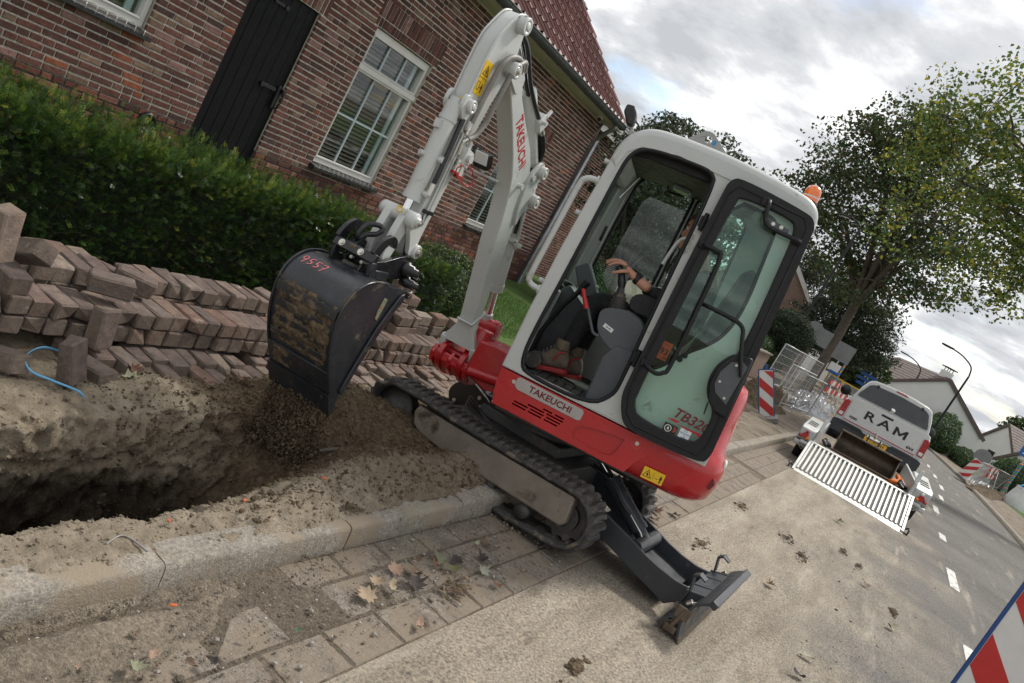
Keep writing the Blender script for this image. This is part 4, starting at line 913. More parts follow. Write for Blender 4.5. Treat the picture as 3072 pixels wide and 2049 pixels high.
bush('box_shrub', 'leafy shrub climbing at the foot of the downpipe', (13.2, 5.6, 0.65), (0.75, 0.5, 0.62), 14000, 0.045, GRN, [2, 4, 3, 1.5], 22)
# lawn blades that show right of the hedge
rng = np.random.RandomState(9); n = 26000; Xg = rng.uniform(5.2, 11.5, n); Yg = rng.uniform(4.0, 5.95, n); k = (Yg - HOUSE.to_3x3()[1][0] * Xg) < 5.75; Xg, Yg = Xg[k], Yg[k]; n = len(Xg)
Pg = np.stack([Xg, Yg, 0.09 + 0.02 * np.maximum(0, Yg - 3.6)], 1); tip = Pg + np.stack([rng.normal(0, .012, n), rng.normal(0, .012, n), rng.uniform(0.03, 0.07, n)], 1); w_ = np.stack([rng.normal(0, 1, n), rng.normal(0, 1, n), np.zeros(n)], 1); w_ /= np.linalg.norm(w_, axis=1, keepdims=True); w_ *= 0.003
V = np.stack([Pg - w_, Pg + w_, tip], 1).reshape(-1, 3); C = np.repeat(pick(rng, n, [(0.05, 0.11, 0.02), (0.08, 0.16, 0.03), (0.12, 0.20, 0.05)], [3, 4, 2]), 3, 0)
o = part('grass', fast_mesh('grass', V, np.arange(len(V)).reshape(-1, 3), ['leaves'], False, C), 'leaves', None); o['kind'] = 'stuff'; o['label'] = 'short green lawn grass in front of the house'; o['category'] = 'grass'
# ------------------------------------------------------------------ the mini excavator
pmat('paint_grey', (0.50, 0.513, 0.49), 0.06, 3, 0.38, bump=0.06, bscale=220, bdist=0.001, coat=0.15, dirt=((0.31, 0.285, 0.24), 0.26, 7))
pmat('paint_red', (0.42, 0.011, 0.015), 0.12, 3, 0.30, coat=0.35, dirt=((0.17, 0.07, 0.05), 0.16, 7))
pmat('paint_dark', (0.030, 0.034, 0.040), 0.15, 5, 0.42, bump=0.12, bscale=160, bdist=0.001, dirt=((0.12, 0.10, 0.078), 0.24, 8))
pmat('bucket_clean', (0.020, 0.022, 0.026), 0.3, 6, 0.32, bump=0.15, bscale=80, bdist=0.001, dirt=((0.115, 0.085, 0.055), 0.24, 9))
pmat('bucket_strip', (0.022, 0.022, 0.023), 0.3, 6, 0.45, bump=0.3, bscale=60, dirt=((0.14, 0.10, 0.06), 0.55, 14))
pmat('worn_steel', (0.12, 0.09, 0.065), 0.35, 14, 0.5, metallic=0.5, bump=0.3, bscale=70)
pmat('coupler_black', (0.012, 0.012, 0.014), 0.2, 8, 0.3, dirt=((0.05, 0.045, 0.035), 0.15, 12))
pmat('cab_trim', (0.010, 0.010, 0.0115), 0.15, 6, 0.50, bump=0.12, bscale=240, bdist=0.0008, spec=0.35)
pmat('interior_grey', (0.075, 0.082, 0.09), 0.12, 6, 0.55, bump=0.2, bscale=260, bdist=0.0008)
pmat('interior_light', (0.30, 0.30, 0.285), 0.06, 5, 0.6)
pmat('rubber', (0.034, 0.032, 0.030), 0.3, 10, 0.66, bump=0.5, bscale=90, dirt=((0.17, 0.138, 0.105), 0.48, 14))
pmat('track_steel', (0.045, 0.042, 0.04), 0.25, 9, 0.55, bump=0.3, dirt=((0.12, 0.095, 0.07), 0.35, 8))
pmat('track_plate', (0.19, 0.16, 0.128), 0.2, 7, 0.75, bump=0.5, bscale=50, dirt=((0.060, 0.040, 0.026), 0.42, 5))
pmat('chrome', (0.75, 0.75, 0.74), 0.05, 5, 0.12, metallic=1.0)
pmat('zinc_fitting', (0.58, 0.56, 0.50), 0.1, 10, 0.32, metallic=0.85)
pmat('hose_black', (0.012, 0.012, 0.013), 0.2, 12, 0.4)
pmat('hose_grey', (0.22, 0.205, 0.185), 0.15, 12, 0.5)
pmat('sticker_yellow', (0.72, 0.44, 0.012), 0.05, 6, 0.4)
pmat('sticker_white', (0.66, 0.66, 0.64), 0.05, 6, 0.45)
pmat('sticker_orange', (0.70, 0.09, 0.03), 0.05, 6, 0.45)
pmat('plate_aluminium', (0.40, 0.37, 0.345), 0.1, 7, 0.42, metallic=0.25)
pmat('letter_red', (0.40, 0.010, 0.022), 0.05, 6, 0.4)
pmat('letter_maroon', (0.13, 0.008, 0.014), 0.05, 6, 0.4)
pmat('letter_pink', (0.72, 0.20, 0.22), 0.08, 30, 0.8)
pmat('print_black', (0.010, 0.010, 0.010), 0.05, 6, 0.5)
pmat('print_blue', (0.02, 0.22, 0.45), 0.05, 6, 0.5)
pmat('red_plastic', (0.45, 0.012, 0.012), 0.08, 6, 0.35)
pmat('beacon_orange', (0.80, 0.16, 0.01), 0.05, 6, 0.12, coat=1.0)
pmat('screen_grey', (0.22, 0.26, 0.25), 0.25, 20, 0.15)
pmat('floor_mat', (0.026, 0.025, 0.023), 0.2, 10, 0.7, dirt=((0.16, 0.13, 0.095), 0.42, 12))
pmat('seat_black', (0.012, 0.012, 0.013), 0.15, 10, 0.7)
pmat('yellow_grease', (0.62, 0.42, 0.03), 0.1, 20, 0.4)
def vec(*a): return Vector(a)
EP = R(4.5); EF = vec(0, math.cos(EP), -math.sin(EP)); EU = vec(0, math.sin(EP), math.cos(EP)); EX = vec(1, 0, 0)
GO = vec(4.66, 1.73, 0.10); th = R(17.0)
EUU = -math.sin(th) * EX + math.cos(th) * EF; ELL = -math.cos(th) * EX - math.sin(th) * EF
NF = frame_of(GO, EF, -EX, EU)                       # undercarriage: x forward, y towards the street, z up
UF = frame_of(GO, EUU, ELL, EU)                      # upper works
ba = R(186.0); EB = math.cos(ba) * EX + math.sin(ba) * EF
BF = frame_of(GO + EUU * 0.66 + ELL * 0.05, EB, EU.cross(EB), EU)   # boom
exc = thing('mini_excavator', 'red and light grey mini excavator on rubber tracks astride the kerb', 'excavator', (4.66, 1.73, 0.0))
FN = lambda a, b, t: Vector((a, t, b))
def pr(name, poly, t0, t1, mat, parent=exc, F=UF, bevel=0.005, holes=(), label=None, seg=2, angle=32):
    m = MB(); m.prism(poly, t0, t1, FN, holes); return part(name, m, mat, parent, F, bevel, seg, angle, label)
def tb(name, pts, r, mat, parent=exc, F=UF, n=10, smooth=0, label=None):
    m = MB(); m.tube(catmull(pts, smooth) if smooth else pts, r, n); return part(name, m, mat, parent, F, label=label)
def cy(name, p0, p1, r, mat, parent=exc, F=UF, n=18, r1=None, bevel=0.0, label=None):
    m = MB(); m.cyl(p0, p1, r, r1, n); return part(name, m, mat, parent, F, bevel, label=label)
def circle(c, r, n=20, a0=0.0, a1=2 * math.pi): return [(c[0] + r * math.cos(a0 + (a1 - a0) * i / (n if abs(a1 - a0) > 6.28 else n - 1)), c[1] + r * math.sin(a0 + (a1 - a0) * i / (n if abs(a1 - a0) > 6.28 else n - 1))) for i in range(n)]
def smooth2(poly, n=4): return [(p.x, p.y) for p in catmull([(a, b, 0) for a, b in poly], n, True)]
def pin(name, x, z, y0, y1, r, parent, F, mat='paint_grey'):
    """boss with a recessed pin and bolt on each visible end"""
    m = MB(); m.lathe([(r, y0), (r, y1 - 0.004), (r - 0.004, y1), (r * 0.62, y1), (r * 0.60, y1 - 0.006), (r * 0.52, y1 - 0.006), (r * 0.5, y1 + 0.001), (0.0, y1 + 0.001)], (x, 0, z), (0, 1, 0), 24); return part(name, m, mat, parent, F)
def bolt(p, ax, r, parent, F, mat='zinc_fitting'):
    m = MB(); p = Vector(p); ax = Vector(ax).normalized(); m.cyl(p, p + ax * r * 0.35, r * 1.5, n=14); m.cyl(p + ax * r * 0.3, p + ax * r * 1.1, r, n=6); return part('bolt', m, mat, parent, F)

# ---- tracks: belt, tread lugs, frame plate, idler, sprocket, rollers
def belt_path(n=96):
    pts = []; IC, SC, ri, rs_ = (0.700, 0.080), (-0.595, 0.090), 0.150, 0.158
    raw = []
    raw += [(IC[0] + ri * math.cos(t), IC[1] + ri * math.sin(t)) for t in np.linspace(R(-92), R(88), 18)]
    raw += [(x, z) for x, z in ((0.5, 0.236), (0.25, 0.229), (0.0, 0.232), (-0.3, 0.242))]
    raw += [(SC[0] + rs_ * math.cos(t), SC[1] + rs_ * math.sin(t)) for t in np.linspace(R(92), R(268), 18)]
    raw += [(x, z) for x, z in ((-0.45, -0.078), (-0.30, -0.088), (-0.20, -0.085), (-0.10, -0.058), (0.0, -0.045), (0.12, -0.058), (0.3, -0.072), (0.5, -0.072))]
    P = [Vector((x, 0, z)) for x, z in raw]; L = [0]
    for i in range(len(P)): L.append(L[-1] + (P[(i + 1) % len(P)] - P[i]).length)
    T = L[-1]; out = []
    for k in range(n):
        d = T * k / n; i = max(j for j in range(len(P)) if L[j] <= d); t = (d - L[i]) / max(1e-9, L[i + 1] - L[i]); out.append(P[i].lerp(P[(i + 1) % len(P)], t))
    return out
BP = belt_path(108)
def belt_mesh():
    m = MB(); n = len(BP); rings = []
    for i in range(n):
        d = (BP[(i + 1) % n] - BP[i - 1]).normalized(); nr = Vector((d.z, 0, -d.x))   # outwards
        o = BP[i]; e = 0.002 * (i % 2)
        rings.append([o + Vector((0, y, 0)) + nr * h for y, h in ((-0.115, -0.012), (-0.118, 0.004), (-0.108, 0.012 + e), (0.0, 0.015), (0.108, 0.012 + e), (0.118, 0.004), (0.115, -0.012), (0.035, -0.014), (0.03, -0.032 if i % 3 == 0 else -0.016), (-0.03, -0.032 if i % 3 == 0 else -0.016), (-0.035, -0.014))])
    rings.append(rings[0]); m.loft(rings, 0, True, False); return m.mesh('track', ['rubber'])
bm_ = belt_mesh()
def lug_mesh(k):
    m = MB(); lo = [(-0.024, -0.115, 0), (0.024, -0.115, 0), (0.018, 0.01, 0), (0.03, 0.10, 0), (-0.018, 0.10, 0), (-0.03, 0.01, 0)]
    hi = [(-0.012, -0.100, 0.024), (0.012, -0.100, 0.024), (0.006, 0.0, 0.027), (0.017, 0.085, 0.024), (-0.006, 0.085, 0.024), (-0.017, 0.0, 0.027)]
    if k: lo = [(a, -b, c) for a, b, c in lo][::-1]; hi = [(a, -b, c) for a, b, c in hi][::-1]
    m.add(lo + hi, [(6, 7, 8, 9, 10, 11)] + [(i, (i + 1) % 6, 6 + (i + 1) % 6, 6 + i) for i in range(6)]); return m.mesh('tread_lug', ['rubber'])
lugs = [lug_mesh(0), lug_mesh(1)]
def sprocket_mesh(r, teeth):
    m = MB(); n = teeth * 4; poly = [((r if (i // 2) % 2 else r * 0.87) * math.cos(2 * math.pi * i / n), (r if (i // 2) % 2 else r * 0.87) * math.sin(2 * math.pi * i / n)) for i in range(n)]
    m.prism(poly, -0.02, 0.02, FN, [circle((0, 0), r * 0.52, 20)]); m.cyl((0, -0.05, 0), (0, 0.055, 0), r * 0.55, n=20)
    for k in range(8): a = 2 * math.pi * k / 8; m.cyl((r * 0.4 * math.cos(a), 0.05, r * 0.4 * math.sin(a)), (r * 0.4 * math.cos(a), 0.065, r * 0.4 * math.sin(a)), 0.009, n=6)
    return m
PATH_LUGS = belt_path(66)
for side, y0 in ((1, 0.495), (-1, -0.485)):
    tr = part('track', bm_, 'rubber', exc, NF @ Matrix.Translation((0, y0, 0)), label='muddy rubber track nearest the viewer' if side > 0 else 'rubber track on the far side')
    for i in range(66):
        d = (PATH_LUGS[(i + 1) % 66] - PATH_LUGS[i - 1]).normalized(); nr = Vector((d.z, 0, -d.x))
        part('tread_lug', lugs[i % 2], 'rubber', tr, NF @ Matrix.Translation((0, y0, 0)) @ frame_of(PATH_LUGS[i] + nr * 0.011, d, nr.cross(d), nr))
    F = NF @ Matrix.Translation((0, y0, 0)); yo = 0.075 * side
    if side > 0:
        pr('track_frame', [(0.50, 0.085), (0.525, 0.15), (0.505, 0.195), (-0.615, 0.222), (-0.625, 0.07), (-0.60, 0.040), (0.23, 0.030), (0.42, 0.045)], -0.08, 0.105, 'track_plate', exc, F, 0.012, label='mud streaked side plate of the track frame')
    else:
        pr('track_frame', [(0.55, 0.04), (0.55, 0.18), (-0.60, 0.18), (-0.60, 0.04)], -0.07, 0.07, 'track_steel', exc, F, 0.01)
    m = sprocket_mesh(0.140, 11); part('sprocket', m, 'track_steel', exc, F @ Matrix.Translation((-0.595, 0, 0.09)))
    m = MB(); m.lathe([(0.02, -0.06), (0.07, -0.06), (0.128, -0.045), (0.133, -0.02), (0.112, -0.016), (0.112, 0.016), (0.133, 0.02), (0.128, 0.045), (0.09, 0.05), (0.07, 0.07), (0.055, 0.085), (0.0, 0.088)], (0.70, 0, 0.08), (0, 1, 0), 28); part('idler', m, 'track_steel', exc, F)
    for x in (-0.36, -0.10, 0.16, 0.40):
        m = MB(); m.lathe([(0.0, -0.08), (0.045, -0.08), (0.048, -0.04), (0.03, -0.03), (0.03, 0.03), (0.048, 0.04), (0.045, 0.085), (0.0, 0.087)], (x, 0, -0.012 + (0.03 if -0.2 < x < 0.2 else 0)), (0, 1, 0), 20); part('roller', m, 'track_steel', exc, F)
# travel motor cover seen behind, frame cross members, hose bundle
m = MB(); m.prism(smooth2([(0.86, 0.10), (0.85, 0.20), (0.74, 0.27), (0.62, 0.24), (0.44, 0.16), (0.44, 0.06), (0.70, 0.0)], 4), -0.36, -0.33, FN); mc = part('motor_cover', m, 'black_plastic', exc, NF, 0.008)
for x, z in ((0.80, 0.09), (0.62, 0.20)): bolt((x, -0.329, z), (0, 1, 0), 0.010, mc, NF)
m = MB(); m.bb(-0.42, 0.40, -0.40, 0.39, 0.10, 0.26); m.bb(-0.30, 0.30, -0.26, 0.26, 0.26, 0.33); m.cyl((0, 0, 0.32), (0, 0, 0.40), 0.27, n=32); part('centre_frame', m, 'track_steel', exc, NF, 0.01)
for k in range(3): tb('travel_hose', [(0.46 + 0.02 * k, -0.28, 0.06), (0.50, 0.0, 0.20 + 0.02 * k), (0.40, 0.20, 0.24 + 0.025 * k), (0.16, 0.30, 0.21 + 0.02 * k), (-0.05, 0.2, 0.24)], 0.013, 'hose_black', exc, NF, 8, 5)

# ---- dozer blade behind the tracks, pressed on the road
for y in (0.235, -0.235):
    pr('blade_arm', [(-0.36, 0.235), (-0.67, 0.150), (-0.92, 0.088), (-1.02, 0.058), (-1.12, 0.038), (-1.22, 0.028), (-1.31, 0.035), (-1.30, -0.05), (-1.22, -0.122), (-1.10, -0.09), (-1.01, -0.07), (-0.72, 0.01), (-0.40, 0.10)], y - 0.011, y + 0.011, 'paint_dark', exc, NF, 0.004)
m = MB(); m.prism([(-0.60, 0.02), (-0.62, 0.05), (-1.22, -0.065), (-1.20, -0.10)], -0.224, 0.224, FN); part('blade_arm_plate', m, 'paint_dark', exc, NF, 0.004)
BW = 0.47
m = MB(); thk = 0.016
def offs(pf, d):
    out = []
    for i in range(len(pf)):
        a = Vector(pf[max(0, i - 1)]); b = Vector(pf[min(len(pf) - 1, i + 1)]); t = (b - a).normalized(); out.append((pf[i][0] + t.y * d, pf[i][1] - t.x * d))
    return out
bladep = [(-1.47, 0.085), (-1.435, 0.062), (-1.402, 0.03), (-1.386, -0.02), (-1.382, -0.075), (-1.392, -0.13), (-1.415, -0.195)]
bf = catmull([(a, 0, b) for a, b in bladep], 4); bf2 = [(p.x, p.z) for p in bf]
m.prism(bf2 + offs(bf2, -0.016)[::-1], -BW, BW, FN); blade = part('blade', m, 'paint_dark', exc, NF, 0.003)
pr('blade_top_rail', [(-1.505, 0.10), (-1.465, 0.118), (-1.452, 0.085), (-1.49, 0.067)], -BW + 0.0, BW, 'paint_dark', blade, NF, 0.006)
pr('blade_edge', [(-1.402, -0.155), (-1.388, -0.15), (-1.414, -0.222), (-1.428, -0.218)], -BW - 0.006, BW + 0.006, 'worn_steel', blade, NF, 0.002)
for y in (-0.30, -0.12, 0.12, 0.30):
    pr('blade_rib', [(-1.385, 0.02), (-1.44, 0.06), (-1.40, 0.06), (-1.30, 0.035), (-1.30, -0.05), (-1.385, -0.09)], y - 0.006, y + 0.006, 'paint_dark', blade, NF, 0.002)
pr('blade_floor', [(-1.30, 0.03), (-1.47, 0.075), (-1.465, 0.062), (-1.30, 0.012)], -0.30, 0.30, 'paint_dark', blade, NF, 0.002)
# folded extension wings with locking pins
for sgn in (1, -1):
    y = sgn * BW
    w = pr('blade_wing', [(-1.262, -0.145), (-1.285, -0.095), (-1.335, -0.062), (-1.372, -0.05), (-1.372, -0.068), (-1.335, -0.08), (-1.297, -0.11), (-1.278, -0.152)], min(y, y - sgn * 0.20), max(y, y - sgn * 0.20), 'paint_dark', blade, NF, 0.003)
    m = MB(); m.bb(-1.400, -1.325, y - 0.006, y + 0.006, -0.062, 0.005); m.bb(-1.372, -1.305, y - 0.006, y + 0.006, -0.155, -0.115); m.cyl((-1.335, y, -0.135), (-1.368, y, -0.01), 0.012, n=12); part('hinge', m, 'worn_steel', blade, NF, 0.003)
    m = MB(); m.cyl((-1.355, y - 0.05 * sgn, 0.01), (-1.375, y - 0.05 * sgn, 0.035), 0.016, n=12); m.cyl((-1.372, y - 0.05 * sgn, 0.03), (-1.435, y - 0.09 * sgn, 0.058), 0.004, n=8); part('lock_pin', m, 'zinc_fitting', blade, NF)
    pr('wing_hook', [(-1.30, -0.03), (-1.318, 0.05), (-1.302, 0.135), (-1.332, 0.158), (-1.375, 0.140), (-1.375, 0.130), (-1.336, 0.146), (-1.312, 0.128), (-1.327, 0.05), (-1.312, -0.03)], sgn * 0.30 - 0.035, sgn * 0.30 + 0.035, 'paint_dark', blade, NF, 0.003)
m = MB(); m.cyl((-0.86, 0, 0.10), (-0.60, 0, 0.262), 0.052, n=24); m.cyl((-0.875, 0, 0.09), (-0.845, 0, 0.11), 0.057, n=24); m.cyl((-0.62, 0, 0.25), (-0.585, 0, 0.272), 0.057, n=24); bc = part('blade_cylinder', m, 'paint_dark', exc, NF)
m = MB(); m.cyl((-0.60, 0, 0.262), (-0.40, 0, 0.385), 0.024, n=16); part('rod', m, 'chrome', bc, NF)
m = MB(); m.cyl((-0.935, -0.20, 0.045), (-0.935, 0.20, 0.045), 0.045, n=20); m.cyl((-0.87, 0, 0.092), (-0.935, 0, 0.048), 0.04, n=16); part('lower_pivot', m, 'paint_dark', bc, NF, 0.004)
for k in (-0.03, 0.035): tb('blade_hose', [(-0.45, k + 0.05, 0.30), (-0.62, 0.06 + k, 0.28), (-0.74, 0.062 + k, 0.20), (-0.80, 0.05 + k, 0.17)], 0.009, 'hose_black', exc, NF, 8, 4)
tb('blade_pipe', [(-0.97, 0.07, 0.03), (-0.90, 0.065, 0.10), (-0.80, 0.06, 0.16)], 0.005, 'zinc_fitting', exc, NF, 8)

# ---- upper deck: red skirt with vents, nameplate, counterweight
m = MB(); m.bb(-0.80, 0.24, -0.46, 0.46, 0.395, 0.445); part('deck', m, 'track_steel', exc, UF, 0.01)
SK = [(0.288, 0.645), (0.285, 0.56), (0.272, 0.49), (0.252, 0.432), (-0.588, 0.420), (-0.62, 0.50), (-0.68, 0.575), (-0.75, 0.628), (-0.87, 0.645)]
slots = []
for r_, (z0, u0, u1) in enumerate(((0.535, -0.02, -0.17), (0.518, 0.07, -0.17), (0.500, 0.15, -0.16), (0.482, 0.155, -0.15))):
    xs_ = [u0, (u0 + u1) / 2, u1] if u0 < 0.1 else [u0, u0 + (u1 - u0) / 3, u0 + 2 * (u1 - u0) / 3, u1]
    for a, b in zip(xs_[:-1], xs_[1:]): slots.append([(a - 0.008, z0 - 0.0042), (b + 0.008, z0 - 0.0052), (b + 0.008, z0 + 0.0042), (a - 0.008, z0 + 0.0052)])
rec = smooth2([(-0.245, 0.47), (-0.262, 0.545), (-0.40, 0.575), (-0.50, 0.588), (-0.512, 0.575), (-0.485, 0.475), (-0.40, 0.458)], 3)
sk = pr('skirt', SK, 0.47, 0.52, 'paint_red', exc, UF, 0.012, slots + [rec], seg=3)
m = MB(); m.prism(rec, 0.49, 0.502, FN); part('skirt_recess', m, 'paint_red', sk, UF)
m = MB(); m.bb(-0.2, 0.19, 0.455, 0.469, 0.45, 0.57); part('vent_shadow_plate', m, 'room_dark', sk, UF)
m = MB(); m.prism(SK, -0.50, -0.45, FN); part('skirt', m, 'paint_red', exc, UF, 0.012)
m = MB(); m.bb(0.20, 0.26, -0.45, 0.47, 0.44, 0.645); part('front_skirt', m, 'paint_red', exc, UF, 0.02)
for p in ((0.190, 0.600), (-0.585, 0.600)):
    m = MB(); m.lathe([(0.034, 0.5205), (0.030, 0.521), (0.024, 0.5165), (0.0, 0.5165)], (p[0], 0, p[1]), (0, 1, 0), 22); part('bolt_cup', m, 'paint_red', sk, UF); bolt((p[0], 0.5175, p[1]), (0, 1, 0), 0.008, sk, UF)
npl = pr('nameplate', [(0.180, 0.628), (0.165, 0.640), (-0.232, 0.634), (-0.245, 0.62), (-0.245, 0.575), (-0.232, 0.565), (0.155, 0.568), (0.178, 0.585)], 0.5205, 0.5245, 'plate_aluminium', exc, UF, 0.0015)
TXT = lambda F, u, y, z, rot=0.0: F @ Matrix.Translation((u, y, z)) @ Matrix.Rotation(math.pi, 4, 'Z') @ Matrix.Rotation(R(90), 4, 'X') @ Matrix.Rotation(rot, 4, 'Z')
text_part('lettering', 'TAKEUCHI', 0.052, 'letter_maroon', npl, TXT(UF, -0.042, 0.5250, 0.601, R(-1)), 0.0006, 0.0, 0.0012, 1.08)
# counterweight: rounded in plan
def plan(ins, k=1.0):
    h = 0.52 - ins; rear = -1.115 + ins; pts = [(-0.56, h)]
    left = [(-0.56, h), (-0.70, h)] + [(-0.84 + (rear + 0.84) * math.sin(R(t)), (h - 0.30) + 0.30 * math.cos(R(t)) ** 0.9) for t in np.linspace(4, 90, 10)]
    return left + [(a, -b) for a, b in left[::-1]]
m = MB(); rings = []
for z, ins in ((0.405, 0.10), (0.418, 0.055), (0.45, 0.022), (0.52, 0.006), (0.60, 0.0), (0.66, 0.004), (0.70, 0.02), (0.74, 0.045), (0.90, 0.055), (1.06, 0.065), (1.11, 0.08), (1.13, 0.12)):
    rings.append([Vector((a, b, z)) for a, b in plan(ins)])
m.loft(rings); cw = part('counterweight', m, 'paint_red', exc, UF)
cw.data.set_sharp_from_angle(angle=R(50))
m = MB(); m.prism([(-1.02, 0.565), (-1.06, 0.60), (-1.075, 0.57), (-1.06, 0.53), (-1.03, 0.535)], 0.30, 0.425, FN); part('tie_down_slot', m, 'letter_maroon', cw, UF, 0.006)
m = MB(); m.ball((-1.085, 0.30, 0.675), 0.035, 12, 8, sc=(0.5, 1.4, 1)); part('reflector', m, 'sticker_white', cw, UF)
def plate_on(F, name, mat, c, w, h, rot, y, parent, t=0.0015):
    """flat plate on a side face: centre (x, z), width, height, rotation in the face, at y"""
    cr_, sr_ = math.cos(rot), math.sin(rot); q = [(c[0] + a * cr_ - b * sr_, c[1] + a * sr_ + b * cr_) for a, b in ((-w/2, -h/2), (w/2, -h/2), (w/2, h/2), (-w/2, h/2))]
    m = MB(); m.prism(q, y, y + t, FN); return part(name, m, mat, parent, F)
def print_poly(F, polys, c, rot, y, parent, mat='print_black', name='pictogram', sc=1.0):
    cr_, sr_ = math.cos(rot), math.sin(rot); m = MB()
    for q in polys: m.prism([(c[0] + (a * cr_ - b * sr_) * sc, c[1] + (a * sr_ + b * cr_) * sc) for a, b in q], y, y + 0.0006, FN)
    return part(name, m, mat, parent, F)
def tri_polys(cx, cy_, s, t=0.12):
    o = [(cx - s, cy_ - s * 0.8), (cx + s, cy_ - s * 0.8), (cx, cy_ + s * 0.95)]; i = [(cx - s * (1 - 1.9 * t), cy_ - s * 0.8 + s * t), (cx + s * (1 - 1.9 * t), cy_ - s * 0.8 + s * t), (cx, cy_ + s * (0.95 - 2.2 * t))]
    out = [[o[k], o[(k + 1) % 3], i[(k + 1) % 3], i[k]] for k in range(3)]
    out.append([(cx - s * 0.12, cy_ - s * 0.45), (cx + s * 0.3, cy_ - s * 0.5), (cx + s * 0.12, cy_ + 0.1 * s), (cx + s * 0.05, cy_ + s * 0.35), (cx - s * 0.2, cy_ - s * 0.05)]); return out
def man_polys(cx, cy_, s): return [[(cx - s * .16, cy_ - s), (cx - .02 * s, cy_ - s), (cx - .02 * s, cy_), (cx - s * .16, cy_)], [(cx + .02 * s, cy_ - s), (cx + s * .16, cy_ - s), (cx + s * .16, cy_), (cx + .02 * s, cy_)], [(cx - s * .34, cy_ - .05 * s), (cx + s * .34, cy_ - .05 * s), (cx + s * .26, cy_ + .55 * s), (cx - s * .26, cy_ + .55 * s)], circle((cx, cy_ + .78 * s), .19 * s, 10)]
def arrow_polys(cx, cy_, s): return [[(cx - .5 * s, cy_ - .08 * s), (cx + .5 * s, cy_ - .08 * s), (cx + .5 * s, cy_ + .08 * s), (cx - .5 * s, cy_ + .08 * s)], [(cx - s, cy_), (cx - .45 * s, cy_ - .3 * s), (cx - .45 * s, cy_ + .3 * s)], [(cx + s, cy_), (cx + .45 * s, cy_ + .3 * s), (cx + .45 * s, cy_ - .3 * s)]]
st = plate_on(UF, 'warning_sticker', 'sticker_yellow', (-0.742, 0.478), 0.125, 0.068, R(-2), 0.5215, exc)
flip = lambda polys: [[(-a, b) for a, b in q][::-1] for q in polys]
print_poly(UF, flip(tri_polys(-0.032, 0.0, 0.026) + man_polys(0.045, -0.004, 0.022) + arrow_polys(0.022, -0.008, 0.009) + [[(0.002, -0.02), (0.0035, -0.02), (0.0035, 0.02), (0.002, 0.02)]]), (-0.742, 0.478), R(-2), 0.5235, st)
# ---- cab shell
OUT = [(0.296, 0.652), (0.292, 1.0), (0.278, 1.38), (0.258, 1.66), (0.234, 1.95), (0.215, 2.06), (0.17, 2.135), (0.09, 2.175), (-0.10, 2.188), (-0.45, 2.186), (-0.78, 2.16), (-0.86, 2.11), (-0.90, 2.02), (-0.925, 1.6), (-0.955, 1.1), (-0.97, 0.652)]
DO = [(0.198, 0.72), (0.214, 0.86), (0.190, 1.27), (0.170, 1.68), (0.158, 1.94), (0.145, 2.02), (0.10, 2.075), (0.0, 2.10), (-0.24, 2.115), (-0.30, 2.105), (-0.335, 2.06), (-0.34, 1.38), (-0.355, 0.88), (-0.348, 0.78), (-0.25, 0.675), (0.15, 0.672)]
RWIN = [(-0.425, 2.03), (-0.69, 2.03), (-0.735, 1.98), (-0.75, 1.80), (-0.775, 1.52), (-0.745, 1.35), (-0.69, 1.26), (-0.60, 1.17), (-0.50, 1.02), (-0.425, 1.0)]
DO, RWIN = chaikin(DO), chaikin(RWIN)
cab = pr('cab', OUT, 0.445, 0.52, 'paint_grey', exc, UF, 0.014, [DO, RWIN], seg=3)
m = MB(); loop = [Vector((a, 0.517, b)) for a, b in DO]; m.tube(loop, 0.012, 8, closed=True); part('door_seal', m, 'cab_trim', cab, UF)
m = MB(); m.tube([Vector((a, 0.514, b)) for a, b in RWIN], 0.010, 8, closed=True); part('window_seal', m, 'cab_trim', cab, UF)
m = MB(); m.prism(RWIN, 0.48, 0.485, FN); part('rear_side_pane', m, 'cab_glass', cab, UF)
W1 = [(0.175, 1.10), (0.155, 1.70), (0.135, 2.0), (0.10, 2.055), (-0.22, 2.075), (-0.245, 2.05), (-0.245, 1.10)]
W2 = [(-0.275, 1.10), (-0.275, 2.05), (-0.30, 2.075), (-0.585, 2.07), (-0.625, 2.03), (-0.66, 1.3), (-0.60, 1.15), (-0.55, 1.10)]
W1, W2 = fillet(W1, .05), fillet(W2, .05)
rw = pr('cab_right_side', OUT, -0.50, -0.445, 'paint_grey', exc, UF, 0.012, [W1, W2])
for w_ in (W1, W2):
    m = MB(); m.prism(w_, -0.475, -0.470, FN); part('pane', m, 'cab_glass', rw, UF)
    m = MB(); m.tube([Vector((a, -0.447, b)) for a, b in w_], 0.011, 8, closed=True); part('window_seal', m, 'cab_trim', rw, UF)
RF = [(0.242, 1.93), (0.236, 2.03), (0.205, 2.115), (0.145, 2.175), (0.06, 2.212), (-0.10, 2.228), (-0.35, 2.234), (-0.60, 2.222), (-0.78, 2.202), (-0.86, 2.175), (-0.905, 2.12), (-0.92, 2.04), (-0.89, 2.04), (-0.60, 2.105), (-0.1, 2.118), (0.10, 2.085), (0.165, 2.03), (0.19, 1.93)]
m = MB(); rfp = [(p.x, p.z) for p in catmull([(a, 0, b) for a, b in RF[:12]], 3)] + RF[12:]
def shrink(P, d):
    o_ = []
    for i in range(len(P)):
        a, b = Vector(P[i - 1]), Vector(P[(i + 1) % len(P)]); t = (b - a).normalized(); n_ = Vector((t.y, -t.x)); o_.append((P[i][0] + n_.x * d, P[i][1] + n_.y * d))
    return o_
ar = sum(rfp[i - 1][0] * rfp[i][1] - rfp[i][0] * rfp[i - 1][1] for i in range(len(rfp))); sgn_ = 1 if ar < 0 else -1
nt_ = len(rfp) - 6
